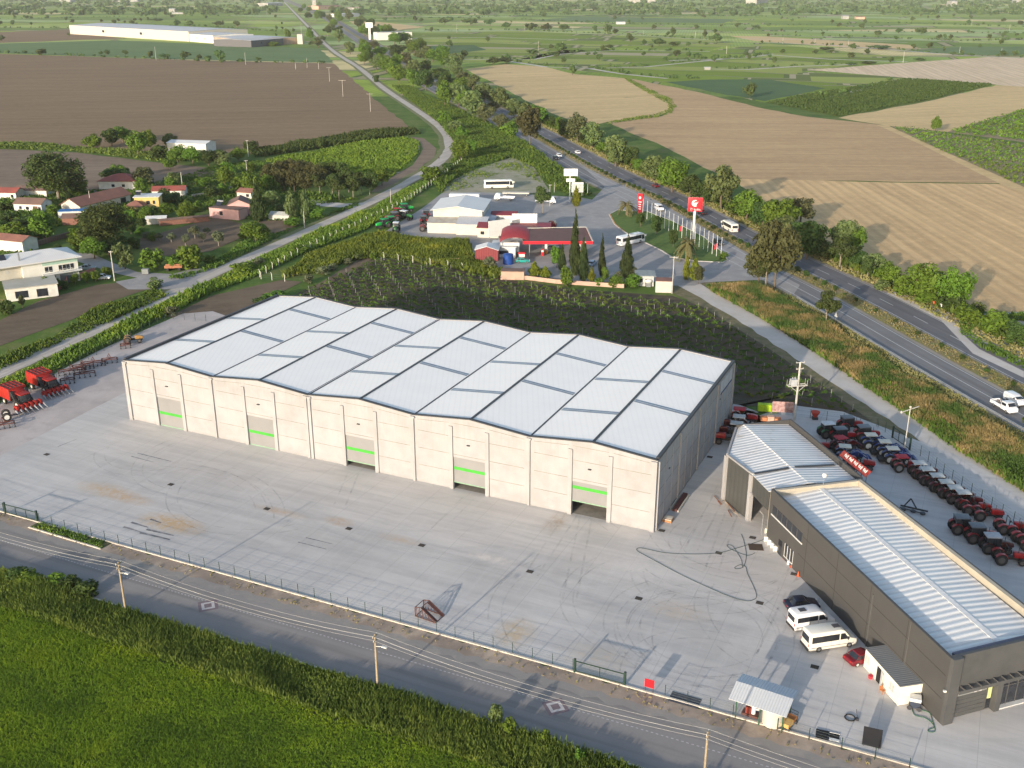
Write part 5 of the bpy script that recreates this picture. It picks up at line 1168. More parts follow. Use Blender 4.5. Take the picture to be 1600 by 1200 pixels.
def v_at(px, py, a, tpl, name, label, cat, group=None, z=0):
    p = g(px, py); return place(tpl, name, (p[0], p[1], z), a, label, cat, group)
# yard vehicles
hv = heading((1255, 1012), (1330, 1000))
v_at(1252, 949, heading((1235, 950), (1278, 947)), car_tpl(('navy', (.012, .015, .035)), 4.4, 1.75, 1.45, 'sedan'), 'parked_car', 'dark navy saloon parked beside two white minibuses', 'car')
v_at(1266, 977, heading((1240, 985), (1300, 975)), van_tpl(5.6, 2.0, 2.5, cW, hatch=-1.4), 'minibus', 'shorter white minibus parked between the navy saloon and the longer minibus', 'minibus')
v_at(1294, 1008, heading((1262, 1018), (1332, 1007)), van_tpl(6.4, 2.05, 2.65, cWc, hatch=.7), 'minibus', 'longer white minibus parked nearest the dark red car', 'minibus')
v_at(1346, 1032, heading((1330, 1036), (1372, 1024)), car_tpl(('maroon', (.16, .01, .018)), 4.3, 1.75, 1.42, 'sedan', mRimW), 'parked_car', 'dark red saloon half hidden behind the white site cabin', 'car')
# highway
def hw_pos(y, off):
    for i in range(len(HWs)-1):
        a, c = HWs[i], HWs[i+1]
        if a.y <= y <= c.y:
            d = (c-a).normalized(); p = a.lerp(c, (y-a.y)/(c.y-a.y)); return p+Vector((d.y, -d.x))*off, math.atan2(d.y, d.x)
def hw_car(px, py, off, tpl, name, label, cat, away, group='vehicles driving on the highway'):
    y = g(px, py)[1]; p, a = hw_pos(y, off); return place(tpl, name, (p.x, p.y, -.03), a if away else a+math.pi, label, cat, group)
tCarW = car_tpl(cW, 4.3, 1.75, 1.45, 'hatch'); tCarB = car_tpl(('black', (.015, .015, .018)), 4.5, 1.8, 1.6, 'suv'); tCarR = car_tpl(('wine', (.10, .01, .015)), 4.3, 1.75, 1.45, 'sedan')
hw_car(1583, 626, -5.6, van_tpl(4.6, 1.85, 1.85, cW, hatch=-9), 'car', 'white people carrier driving beside the white pickup at the right edge', 'car', False)
# pickup
def pickup_tpl():
    P = paint('paint_white', cW[1]); tp = []
    b = MB(); b.prof([(.2, .45), (.2, 1.3), (.35, 1.98), (1.7, 2.0), (2.25, 1.35), (2.75, 1.15), (2.85, .8), (2.85, .4)], -.95, .95, taper=lambda z: 1-.06*max(0, z-1.2)); tp.append(('cab', b.mesh('cab', P, bevel=.07)))
    b = MB(); b.box(-2.7, .1, -.95, .95, .55, .68); b.box(-2.7, .1, -.95, -.88, .68, 1.15); b.box(-2.7, .1, .88, .95, .68, 1.15); b.box(-2.7, -2.63, -.88, .88, .68, 1.15); tp.append(('cargo_bed', b.mesh('cargo_bed', P)))
    b = MB(); b.box(-.9, .0, -.6, .5, .69, 1.1); b.bar((-.6, 0, 1.1), (-1.3, .1, 1.7), .12); b.cyl((-1.9, .2, .69), (-1.9, .2, 1.1), .3); tp.append(('cargo', b.mesh('cargo', M('junk_brown', (.2, .16, .13)))))
    for s in (-1, 1): b = MB(); b.box(.45, 1.65, s*.935-.03, s*.935+.03, 1.3, 1.8); tp.append(('side_window', b.mesh('side_window', mCarGlass)))
    b = MB(); b.add([(2.3, -.8, 1.4), (2.3, .8, 1.4), (1.8, .75, 1.93), (1.8, -.75, 1.93)], [(0, 1, 2, 3)]); tp.append(('windscreen', b.mesh('windscreen', mCarGlass)))
    for s in (-.7, .7): b = MB(); b.box(2.8, 2.88, s-.15, s+.15, .75, .95); tp.append(('headlight', b.mesh('headlight', mLampW)))
    return tp+wheels([(x, y) for x in (-1.6, 1.9) for y in (-.83, .83)], .36, .24, mRimG)
hw_car(1556, 632, -9.6, pickup_tpl(), 'pickup_truck', 'white crew cab pickup with cluttered open bed on the highway', 'pickup truck', False)
hw_car(1146, 361, 4.6, bus_tpl(8.2, 2.4, 2.9, cWc), 'minibus', 'white midi bus driving away on the far carriageway', 'bus', True)
hw_car(1106, 336, 5, tCarB, 'car', 'black car on the far carriageway between the red sign and the midi bus', 'car', True)
hw_car(1132, 380, -6.5, tCarB, 'car', 'dark car on the near carriageway behind the last flagpoles', 'car', False)
hw_car(1033, 327, -7, van_tpl(5.2, 1.95, 2.1, cW, hatch=-9), 'van', 'white van driving on the near carriageway right of the red price tower', 'van', False)
hw_car(1024, 294, 8.8, tCarR, 'car', 'dark red car on the far carriageway behind the palm', 'car', True)
hw_car(909, 240, 5, tCarW, 'car', 'white car alone on the far carriageway near the broad trees', 'car', True)
hw_car(890, 244, -6, tCarW, 'car', 'silver white car leading the near carriageway pair', 'car', False)
hw_car(882, 248, -9.5, tCarB, 'car', 'dark car behind left of the silver car on the near carriageway', 'car', False)
hw_car(757, 173, -6, tCarW, 'car', 'white car beside the lorry on the distant near carriageway', 'car', False)
hw_car(698, 133, 5, tCarW, 'car', 'white car on the distant far carriageway past the lorry', 'car', True)
hw_car(668, 112, 7, tCarW, 'car', 'farther white car of the pair between roadside trees', 'car', True)
hw_car(662, 114, 4.5, tCarW, 'car', 'nearer white car of the pair between roadside trees', 'car', True)
def lorry_tpl(col=cW, l=8.):
    P = paint('paint_%s' % col[0], col[1]); tp = []
    b = MB(); b.prof([(0, .6), (0, 2.9), (1.4, 3.0), (1.9, 2.0), (2., .5)], -1.2, 1.2); tp.append(('cab', b.mesh('cab', P, bevel=.1)))
    b = MB(); b.box(-l, -.3, -1.25, 1.25, 1.1, 3.6); tp.append(('cargo_box', b.mesh('cargo_box', M('white_paint', (.75, .75, .73)))))
    b = MB(); b.add([(1.93, -1, 1.9), (1.93, 1, 1.9), (1.5, 1, 2.8), (1.5, -1, 2.8)], [(0, 1, 2, 3)]); tp.append(('windscreen', b.mesh('windscreen', mCarGlass)))
    b = MB(); b.box(-l, 1.5, -.5, .5, .6, 1.08); tp.append(('chassis', b.mesh('chassis', mTrim)))
    return tp+wheels([(x, y) for x in (-l+1.2, -l+2.5, 1.0) for y in (-1.1, 1.1)], .5, .35, mRimG)
hw_car(738, 166, -5.5, lorry_tpl(), 'lorry', 'white box lorry on the distant near carriageway', 'lorry', False)
# station vehicles
v_at(779, 294, heading((755, 294), (803, 293)), bus_tpl(11.6, 2.5, 3.3, cWc), 'coach', 'white coach with dark side windows parked on the dirt lot', 'coach')
v_at(985, 381, heading((955, 388), (1010, 376)), bus_tpl(10.5, 2.5, 3.0, cW), 'bus', 'white bus parked against the lawn island behind the cypress', 'bus')
v_at(817, 410, 0, car_tpl(('teal', (.02, .30, .26)), 4.0, 1.7, 1.4, 'hatch'), 'parked_car', 'turquoise hatchback under the fuel station roof edge', 'car')
v_at(862, 390, R(5), car_tpl(('charcoal', (.04, .045, .05)), 4.3, 1.75, 1.45, 'sedan'), 'parked_car', 'dark car refuelling under the flat canopy', 'car')
v_at(925, 414, R(70), car_tpl(('light_blue', (.25, .36, .48)), 4.2, 1.75, 1.45, 'hatch'), 'parked_car', 'pale blue car partly hidden between two cypresses', 'car')
v_at(160, 436, R(8), tCarW, 'parked_car', 'white car parked under small trees by the two storey house', 'car')
v_at(137, 421, R(5), car_tpl(('silver', (.45, .46, .47)), 4.3, 1.75, 1.45, 'sedan'), 'parked_car', 'silver car behind the dusky pink wall on the village street', 'car')
def truck_open(cabcol, boom=False):
    P = paint('paint_%s' % cabcol[0], cabcol[1]); tp = []
    b = MB(); b.prof([(1.4, .6), (1.4, 2.5), (3.0, 2.6), (3.5, 1.7), (3.7, 1.2), (3.7, .5)], -1.05, 1.05); tp.append(('cab', b.mesh('cab', P, bevel=.1)))
    b = MB(); b.box(-3.8, 1.3, -1.1, 1.1, 1.0, 1.15); b.box(-3.8, 1.3, -1.1, -1.04, 1.15, 1.5); b.box(-3.8, 1.3, 1.04, 1.1, 1.15, 1.5); tp.append(('bed', b.mesh('bed', P)))
    b = MB(); b.add([(3.55, -.9, 1.7), (3.55, .9, 1.7), (3.1, .9, 2.45), (3.1, -.9, 2.45)], [(0, 1, 2, 3)]); tp.append(('windscreen', b.mesh('windscreen', mCarGlass)))
    if boom:
        b = MB(); b.cyl((-.5, 0, 1.15), (-.5, 0, 2.1), .4); b.bar((-.5, 0, 2.1), (-2.9, 0, 3.4), .45, .4); b.bar((-2.9, 0, 3.5), (2.0, 0, 3.0), .35, .35); b.box(-1.9, -.6, -.6, .6, 3.6, 4.5); b.box(-1.9, .3, .4, .8, 2.0, 2.4); tp.append(('boom', b.mesh('boom', mWhiteP)))
    return tp+wheels([(x, y) for x in (-2.4, 2.5) for y in (-.95, .95)], .42, .3, mRimG)
v_at(853, 318, R(-8), truck_open(cW, True), 'boom_truck', 'white boom lift truck behind the round tree at the forecourt', 'truck')
v_at(852, 356, R(-15), truck_open(('dark_red', (.2, .02, .02))), 'trailer_truck', 'small dark red flatbed with pale ramp behind the station hoarding', 'truck')
v_at(788, 313, R(170), truck_open(cW), 'flatbed_truck', 'white cab lorry with red chassis on the dark forecourt', 'truck')
v_at(806, 306, R(-3), [('bed', (lambda b: (b.box(-5, 5, -1.1, 1.1, .9, 1.4), b.mesh('bed', mCream))[1])(MB()))]+wheels([(x, y) for x in (-4, 4) for y in (-.9, .9)], .4, .3, mRimG), 'flat_trailer', 'long pale flat trailer behind the white cab lorry', 'trailer')
# ---- tractors
def tractor_tpl(body, top='rops', topcol=None, s=1., rim=None, loader=None, ballast=False, hoodcol=None):
    P = paint('tractor_%s' % body[0], body[1], .35); tp = []; dk = M('chassis_dark', (.03, .03, .032), None, 2, .6)
    b = MB(); b.prof([(.55, 1.0), (.5, 1.62), (1.4, 1.6), (2.15, 1.42), (2.25, 1.05), (2.2, .85), (.6, .85)], -.34, .34, taper=lambda z: 1-.25*max(0, z-1.2)); tp.append(('hood', b.mesh('hood', P, bevel=.06)))
    b = MB(); b.box(-1.25, 2.1, -.22, .22, .55, .98); b.box(-.9, -.2, -.5, .5, .7, 1.0); b.box(1.35, 1.5, -.7, .7, .4, .55); b.cyl((-1.1, -.8, .78), (-1.1, .8, .78), .13, n=8); b.bar((-1.2, -.35, .75), (-1.75, -.35, .5), .08); b.bar((-1.2, .35, .75), (-1.75, .35, .5), .08); tp.append(('chassis', b.mesh('chassis', dk)))
    for y in (-1, 1):
        b = MB(); pts = [(-1.1-.0+.86*math.cos(t), .78+.86*math.sin(t)) for t in [R(a) for a in range(20, 150, 16)]]; pts2 = [(-1.1+.80*math.cos(t), .78+.80*math.sin(t)) for t in [R(a) for a in range(20, 150, 16)]]
        b.prof(pts+pts2[::-1], y*.52 if y > 0 else -.98, .98 if y > 0 else -.52); tp.append(('fender', b.mesh('fender', P)))
    b = MB(); b.box(-1.05, -.6, -.25, .25, 1.0, 1.2); b.box(-1.15, -1.03, -.25, .25, 1.15, 1.55); tp.append(('seat', b.mesh('seat', dk)))
    b = MB(); b.bar((.45, 0, 1.3), (.0, 0, 1.6), .04); b.cyl((.0, 0, 1.6), (-.03, 0, 1.63), .2, n=12); tp.append(('steering_column', b.mesh('steering_column', dk))); b = MB(); b.cyl((1.0, -.28, 1.5), (1.0, -.28, 2.3), .035, n=6); tp.append(('exhaust', b.mesh('exhaust', dk)))
    if top == 'cab':
        b = MB(); b.prof([(-1.3, 1.35), (-1.35, 2.3), (.35, 2.3), (.55, 1.3), (.2, 1.0), (-.9, 1.0)], -.72, .72, taper=lambda z: 1-.08*max(0, z-1.2)); cg = b.mesh('cab', mCarGlass, bevel=.03)
        b = MB(); b.box(-1.45, .5, -.76, .76, 2.3, 2.46); rf = b.mesh('cab_roof', topcol or mWhiteP, bevel=.06)
        b = MB(); [b.bar((x, y*.71, 1.3), (x-.02, y*.66, 2.3), .07) for x in (-1.3, -.35, .45) for y in (-1, 1)]; [b.bar((-1.34, y*.66, 2.27), (.45, y*.66, 2.27), .06) for y in (-1, 1)]; [b.bar((x, -.66, 2.27), (x, .66, 2.27), .06) for x in (-1.32, .43)]; fr_ = b.mesh('cab_frame', dk)
        tp.append(('cab', cg, [('cab_roof', rf), ('cab_frame', fr_)]))
    elif top == 'canopy':
        b = MB(); b.box(-1.5, .35, -.75, .75, 2.28, 2.38); cn_ = b.mesh('sun_roof', topcol or mCream, bevel=.05)
        b = MB(); [b.bar((x, y*.6, 1.1), (x, y*.62, 2.3), .06) for x in (-1.2, .2) for y in (-1, 1)]; [b.bar((-1.2, y*.62, 2.25), (.2, y*.62, 2.25), .05) for y in (-1, 1)]; [b.bar((x, -.62, 2.25), (x, .62, 2.25), .05) for x in (-1.2, .2)]; tp.append(('roof_frame', b.mesh('roof_frame', dk), [('sun_roof', cn_)]))
    else:
        b = MB(); [b.bar((-.35, y*.52, 1.0), (-.35, y*.5, 2.35), .08) for y in (-1, 1)]; b.bar((-.35, -.52, 2.35), (-.35, .52, 2.35), .08); tp.append(('roll_bar', b.mesh('roll_bar', dk)))
    tp += wheels([(-1.1, y) for y in (-.78, .78)], .78, .42, rim or M('rim_dark', (.10, .09, .09)))
    tp += wheels([(1.45, y) for y in (-.72, .72)], .48, .3, rim or M('rim_dark', (.10, .09, .09)))
    if loader:
        b = MB(); [b.bar((-.2, y*.5, 1.3), (1.4, y*.55, 1.75), .14) for y in (-1, 1)]; [b.bar((1.4, y*.55, 1.75), (2.9, y*.55, .7), .14) for y in (-1, 1)]
        b.prof([(2.8, .2), (3.5, .15), (3.6, .25), (3.0, .9), (2.75, .9)], -.95, .95); tp.append(('front_loader', b.mesh('front_loader', P if loader == 'body' else dk)))
    if ballast: b = MB(); b.box(-2.6, -1.8, -.85, .85, .35, .8); tp.append(('rear_box', b.mesh('rear_box', dk)))
    return tp
red, blue, grn, mrn = ('red', (.27, .010, .014)), ('blue', (.012, .035, .18)), ('green', (.015, .11, .025)), ('dark_red', (.10, .008, .012))
cRoofM = M('sunroof_cream', (.66, .63, .54)); cRoofG = M('cab_roof_grey', (.12, .14, .17), None, 1, .5); cRoofGr = M('cab_roof_pale', (.4, .42, .46)); cRoofR = M('sunroof_red', (.42, .03, .05))
cRoofWh = M('cab_roof_white', (.6, .63, .66))
T_ = dict(gc=tractor_tpl(grn, 'cab', cRoofWh), rc=tractor_tpl(red, 'cab', cRoofG), rcp=tractor_tpl(('black_red', (.05, .01, .01)), 'cab', cRoofGr), rr=tractor_tpl(red, 'rops'), rk=tractor_tpl(mrn, 'canopy', cRoofR, loader='body'),
          bl=tractor_tpl(blue, 'canopy', cRoofM, loader='body', rim=mRimW, ballast=True), rw=tractor_tpl(mrn, 'canopy', M('sunroof_pale', (.5, .52, .52))), ro=tractor_tpl(red, 'canopy', cRoofR, rim=mRimG), gg=tractor_tpl(('bright_green', (.02, .38, .06)), 'cab', M('cab_roof_green', (.02, .3, .1))))
def trac(key, px, py, a, label, group, s=1.25):
    p = g(px, py); return place(T_[key], 'tractor', (p[0], p[1], 0), a, label, 'tractor', group, (s, s, s))
yd = 'tractors parked in the yard behind the showroom'; ht = heading((1390, 715), (1425, 700)); hd = R(8)
for key, px, py, a, lb in [
    ('gc', 1296, 682, 10, 'dark green tractor with white cab roof at the back of the right yard'), ('rc', 1326, 672, 10, 'red tractor with grey cab roof against the vineyard fence'), ('rc', 1315, 690, 8, 'red tractor between the green one and the red roofed loader tractor'),
    ('rk', 1316, 704, 20, 'dark red loader tractor with flat red sunshade'), ('rc', 1352, 687, 5, 'red cab tractor left of the first blue tractor'), ('bl', 1364, 700, 0, 'blue tractor with cream sunshade, uppermost of the fence row'),
    ('bl', 1386, 711, -3, 'blue tractor with cream sunshade, middle one of the fence row'), ('bl', 1398, 722, -3, 'blue tractor with cream sunshade, lowest of the fence row'), ('bl', 1324, 719, -12, 'blue loader tractor with cream sunshade close to the shed wall'),
    ('rr', 1342, 732, -15, 'small red tractor in front of the blue one by the shed wall'), ('rr', 1300, 707, 170, 'red tractor half hidden behind the shed parapet'), ('ro', 1412, 735, 0, 'red tractor with red sunshade right of the blue tractors'),
    ('rw', 1439, 745, 0, 'dark red tractor with pale sunshade, uppermost of the long fence row'), ('rw', 1452, 755, 0, 'dark red tractor with pale sunshade, next down the long fence row'), ('rw', 1467, 765, 0, 'dark red tractor with pale sunshade, third down the long fence row'),
    ('rw', 1481, 775, 0, 'dark red tractor with pale sunshade, fourth down the long fence row'), ('rw', 1495, 784, 0, 'dark red tractor with pale sunshade, fifth down the long fence row'), ('rw', 1508, 792, 0, 'dark red tractor with pale sunshade, last before the roll bar tractors'),
    ('rr', 1521, 802, -4, 'red roll bar tractor, upper of the two ending the fence row'), ('rr', 1540, 811, -6, 'red roll bar tractor, lower of the two ending the fence row'),
    ('rc', 1505, 832, -4, 'red tractor with dark cab, uppermost of the front group of four'), ('rc', 1529, 846, -4, 'red tractor with dark cab, second of the front group of four'), ('rcp', 1553, 862, -4, 'black red tractor with pale cab roof in the front group'),
    ('rr', 1574, 879, -6, 'open red tractor at the lower end of the front group'), ('rr', 1576, 832, -4, 'red roll bar tractor near the right edge beside the fence'), ('rr', 1597, 843, -4, 'red roll bar tractor cut by the right picture edge'), ('rr', 1612, 857, -4, 'red roll bar tractor mostly beyond the right picture edge')]:
    trac(key, px, py, R(a), lb, yd, 1.1)
for key, px, py, a, lb in [('ro', 1160, 661, -12, 'red tractor with red sunshade behind the warehouse corner'), ('rw', 1147, 672, 165, 'tractor with pale roof beside the warehouse side wall, upper one'), ('rw', 1143, 683, 165, 'tractor with pale roof beside the warehouse side wall, middle one'), ('rr', 1139, 693, 165, 'red tractor lowest in the row beside the warehouse side wall')]:
    trac(key, px, py, R(a), lb, 'tractors beside the warehouse side wall', 1.2)
for key, px, py, a, lb in [('gg', 634, 331, 20, 'bright green tractor at the far end of the roadside row'), ('ro', 624, 338, 20, 'red tractor in the roadside row left of the workshop'), ('gc', 634, 343, -30, 'dark green tractor in the middle of the workshop lane'), ('rc', 614, 345, 200, 'orange red tractor in the roadside row'),
                           ('gg', 608, 352, 200, 'bright green tractor behind the nearest green one'), ('gg', 599, 356, 220, 'nearest bright green tractor by the white posts'), ('gc', 619, 362, -90, 'dark green tractor with pale roof facing the weeds'), ('rc', 666, 341, 100, 'tractor parked along the workshop wall, upper one'), ('rc', 662, 350, 100, 'tractor parked along the workshop wall, lower one'), ('rr', 667, 361, 0, 'small red tractor at the near corner of the workshop')]:
    trac(key, px, py, R(a), lb, 'tractors around the white workshop', 1.25)
# ---- cotton harvesters
def harvester(px, py, a, label):
    P = M('harvester_red', (.36, .022, .016), (.28, .02, .015), .8, .5); dk = M('chassis_dark', (.03, .03, .032)); p = g(px, py); e = empty('cotton_harvester', (*p, 0), a, label, 'harvester', 'cotton harvesters at the yard edge')
    b = MB(); b.box(-4.6, -.6, -1.7, 1.7, 1.5, 3.7); bk_ = b.build('basket', P, e, .05)
    b = MB(); [b.box(-4.55, -.7, y-.04, y+.04, 3.7, 3.8) for y in (-1.6, -.8, 0, .8, 1.6)]; [b.box(x-.05, x+.05, -1.7, 1.7, 3.7, 3.82) for x in (-4.5, -3.2, -1.9, -.7)]; b.box(-4.4, -.8, -1.5, 1.5, 3.69, 3.72, 1); b.build('basket_grille', [P, mRust], bk_)
    b = MB(); b.prof([(-.6, 1.6), (-.6, 3.5), (.2, 3.1), (.6, 1.8)], -1.0, 1.0); b.build('engine_housing', P, e, .05)
    for y in (-1.35, 1.35):
        b = MB(); pts = [(-1.2, 1.4), (-1.1, 3.3), (.0, 3.4), (1.4, 1.5), (1.0, 1.3), (-.2, 2.7), (-.6, 1.4)]; b.prof(pts, y-.28, y+.28); b.build('air_duct', dk, e, .05)
    b = MB(); b.prof([(.7, 1.5), (.65, 2.9), (2.0, 2.9), (2.3, 1.5)], -.85, .85); b.build('cab', mCarGlass, e, .05)
    b = MB(); b.box(.4, 2.2, -1.0, 1.0, 2.9, 3.1); b.build('cab_roof', P, e, .05)
    b = MB(); b.box(-3.5, 2.2, -.9, .9, .9, 1.48); b.build('chassis', dk, e)
    b = MB(); b.box(2.2, 3.0, -2.6, 2.6, .7, 1.3); [b.box(2.3, 3.4, y-.25, y+.25, .5, 1.5) for y in (-2.3, -1.4, -.5, .4, 1.3, 2.2)]; b.build('header', P, e, .04)
    for i in range(7):
        y = -2.7+.9*i; b = MB(); b.cyl((3.2, y, .75), (4.7, y, .12), .24, .04, n=8); b.build('row_snout', mSteel, e)
    for x, r, w in ((1.3, .95, .55), (-3.6, .65, .4)):
        for y in (-1.25, 1.25): b = MB(); b.cyl((x, y-w/2, r), (x, y+w/2, r), r, n=16); o = b.build('wheel', mTyreM, e, .05); b = MB(); b.cyl((x, y-w/2-.02, r), (x, y+w/2+.02, r), r*.5, n=12); b.build('rim', mCream, o)
harvester(76, 612, R(-38), 'red cotton harvester standing farther back with large slatted basket')
harvester(34, 635, R(-38), 'red cotton harvester in front, cut by the left picture edge')
def implement(px, py, a, label, n=6, l=4., kind='plough'):
    p = g(px, py); e = empty('farm_implement', (*p, 0), a, label, 'farm implement', 'rusty farm implements along the back fence'); m = M('implement_rust', (.16, .05, .035), (.09, .035, .03), 2, .8)
    b = MB(); b.bar((-l/2, -.6, .8), (l/2, -.6, .8), .14); b.bar((-l/2, .6, .8), (l/2, .6, .8), .14); b.bar((-l/2, -.6, .8), (l/2, .6, .8), .1); [b.bar((x, -.6, .8), (x, .6, .8), .12) for x in (-l/2, 0, l/2)]; b.bar((0, .6, .8), (0, 1.6, .9), .12); b.bar((-.4, .6, .8), (0, 1.4, 1.5), .09); b.bar((.4, .6, .8), (0, 1.4, 1.5), .09); b.build('frame', m, e)
    for i in range(n): x = -l/2+l*i/(n-1); b = MB(); b.bar((x, -.5, .8), (x+.1, -.9, .1), .1); b.prof([(x-.15, .05), (x+.25, .05), (x+.15, .4)], -1., -.8); b.build('tine', mTrim, e)
    for x in (-l/2, l/2): b = MB(); b.cyl((x, .9, .35), (x+.2, .9, .35), .35, n=12); b.build('wheel', mTyreM, e)
for i, (px, py, a, lb, n, l) in enumerate([(105, 598, 25, 'dark implement directly behind the rear harvester', 4, 2.5), (112, 583, 25, 'reddish implement frame against the fence, leftmost long one', 6, 5), (132, 588, 25, 'low brown roller implement in front of the frames', 5, 4), (130, 576, 25, 'dark toothed implement in the middle of the row', 6, 4), (146, 571, 20, 'pale topped cultivator near the warehouse corner', 7, 4.5), (171, 566, 20, 'dark wheeled implement beside the warehouse corner', 4, 3), (196, 543, 20, 'small implement by the yellow trailer tractor', 3, 2), (6, 668, 30, 'bright red implement at the left picture edge', 5, 3.5)]):
    implement(px, py, R(a), lb, n, l)
p = g(208, 535); e = place(tractor_tpl(('old_yellow', (.3, .17, .05)), 'rops', s=1), 'old_tractor', (*p, 0), R(15), 'old rusty yellow tractor behind the warehouse corner', 'tractor')
p = g(11, 655); e = place(wheels([(0, -1), (0, 1)], .8, .5, mRimW)+[('axle', (lambda b: (b.cyl((0, -1, .8), (0, 1, .8), .12), b.bar((0, 0, .8), (2, 0, .5), .15), b.mesh('axle', mTrim))[2])(MB()))], 'wheeled_axle', (*p, 0), R(30), 'large black wheels on an axle at the left edge below the harvester', 'axle')
# lying frame in the right yard
e = empty('mower_frame', (*g(1428, 797), 0), R(-30), 'black folded mower frame lying on the right yard', 'farm implement')
b = MB(); b.bar((-2, 0, .3), (2, 0, .3), .2); b.bar((-1.5, 0, .3), (-.7, .4, 1.6), .15); b.bar((-.7, .4, 1.6), (.3, 0, .4), .15); b.bar((-2, -.5, .2), (1.5, -.9, .2), .12); b.build('frame', mTrim, e)
for x in (-1.4, 0, 1.4): b = MB(); b.cyl((x, -.8, .1), (x, -.8, .3), .4, n=10); b.build('blade_disc', mTrim, e)
# ================================================================ VEGETATION
LM = dict(
 b=leafmat('leaf_fresh', (.105, .165, .022), (.06, .105, .015), .5, c3=(.15, .21, .03)), d=leafmat('leaf_dark', (.055, .085, .022), (.032, .055, .016), .5, c3=(.085, .12, .03)),
 g=leafmat('leaf_grey_green', (.12, .15, .06), (.075, .1, .035), .6, c3=(.2, .22, .11)), p=leafmat('leaf_stone_pine', (.06, .082, .022), (.034, .05, .018), .5, c3=(.09, .11, .028)),
 k=leafmat('leaf_brown_pine', (.082, .078, .032), (.045, .048, .022), .6, c3=(.125, .10, .044)), y=leafmat('leaf_cypress', (.042, .06, .02), (.025, .038, .014), .8, c3=(.065, .085, .025)),
 t=leafmat('leaf_thuja', (.16, .17, .015), (.10, .12, .015), .8, c3=(.2, .2, .02)), o=leafmat('leaf_olive', (.13, .14, .085), (.08, .09, .055), .8, c3=(.19, .2, .13)),
 l=leafmat('leaf_poplar', (.11, .15, .06), (.07, .10, .04), .8, c3=(.16, .2, .08)), r=leafmat('leaf_reddish', (.095, .095, .045), (.06, .065, .03), .7, c3=(.14, .125, .06)),
 f=leafmat('leaf_far', (.075, .11, .035), (.045, .07, .025), .02, hue=.2))
mBark = M('bark', (.16, .12, .09), (.10, .08, .06), 3, .95); mBarkG = M('bark_grey', (.26, .22, .18), (.17, .15, .12), 3, .95)
def leafcloud(clumps, n, leaf, rg, squash=1., up=0., fill=.15):
    C = np.array([c for c, r in clumps]); Rr = np.array([r for c, r in clumps]); w = Rr**2; w = w/w.sum()
    idx = rg.choice(len(C), n, p=w); d = rg.normal(size=(n, 3)); d /= np.linalg.norm(d, axis=1)[:, None]
    rad = np.where(rg.random(n) < fill, rg.random(n)*.8, .8+.3*rg.random(n))
    P = C[idx]+d*(Rr[idx]*rad)[:, None]*np.array([1, 1, squash])
    nn = d+rg.normal(size=(n, 3))*.55; nn[:, 2] += .25; nn /= np.linalg.norm(nn, axis=1)[:, None]
    a = rg.normal(size=(n, 3)); a[:, 2] += up*3; t = np.cross(nn, a); t /= np.linalg.norm(t, axis=1)[:, None]
    if up: t2 = np.cross(nn, t)
    b = np.cross(nn, t); s = leaf*(.6+.8*rg.random(n))[:, None]
    if up: t, b = b, t
    return np.stack([P-t*s, P+b*s*.55, P+t*s, P-b*s*.55], 1).reshape(-1, 3)
def envelope_clumps(n, rg, zc, sx, sz, r0, r1, zmin=.1):
    out = []
    while len(out) < n:
        p = rg.normal(size=3); p /= np.linalg.norm(p); p *= rg.random()**.4
        q = np.array([p[0]*sx, p[1]*sx, zc+p[2]*sz])
        if q[2] < zmin: continue
        out.append((q, r0+(r1-r0)*rg.random()))
    return out
def trunk_mesh(h0, r, limbs, m, rg, spread=.22, top=.7):
    b = MB(); b.cyl((0, 0, -.02), (.01, 0, h0), r, r*.75, n=8)
    for i in range(limbs):
        a = 2*math.pi*i/limbs+rg.random(); b.cyl((.01, 0, h0*.95), (math.cos(a)*spread, math.sin(a)*spread, top-.1*rg.random()), r*.6, r*.15, n=6)
    return b.mesh('trunk', m)
TREES = {}
def deftree(key, clumps_f, n, leaf, mat, trunk, var=2, squash=1., up=0., fill=.15):
    TREES[key] = []
    for v in range(var):
        rg = np.random.default_rng(hash_seed(key)+v*17)
        cl = clumps_f(rg); V = leafcloud(cl, n, leaf, rg, squash, up, fill)
        V[:, 2] = np.clip(V[:, 2], -.01, 1.04)
        TREES[key].append([('trunk', trunk(rg)), ('crown', npmesh('crown', V, 4, mat))])
def hash_seed(s): return sum(ord(c)*(i+3) for i, c in enumerate(s))
T0 = lambda rg: trunk_mesh(.3, .03, 4, mBark, rg)
deftree('b', lambda g_: envelope_clumps(26, g_, .56, .34, .33, .12, .19), 3000, .045, LM['b'], T0, 3)
deftree('d', lambda g_: envelope_clumps(24, g_, .56, .34, .33, .12, .19), 3000, .045, LM['d'], T0, 2)
deftree('g', lambda g_: envelope_clumps(34, g_, .54, .36, .36, .09, .15), 3000, .045, LM['g'], T0, 3)
deftree('r', lambda g_: envelope_clumps(30, g_, .56, .36, .34, .09, .15), 2200, .04, LM['r'], T0, 2, fill=.3)
deftree('p', lambda g_: envelope_clumps(30, g_, .66, .36, .24, .1, .16, .35), 3400, .036, LM['p'], lambda rg: trunk_mesh(.4, .028, 5, mBarkG, rg, .25, .75), 2, .8)
deftree('P', lambda g_: envelope_clumps(110, g_, .56, .40, .38, .10, .14, .12), 9000, .024, LM['p'], lambda rg: trunk_mesh(.4, .03, 5, mBarkG, rg, .25, .75), 2, .8)
deftree('k', lambda g_: envelope_clumps(40, g_, .6, .38, .32, .1, .15, .2), 3600, .04, LM['k'], lambda rg: trunk_mesh(.35, .022, 6, mBark, rg, .28, .8), 2, .8, fill=.15)
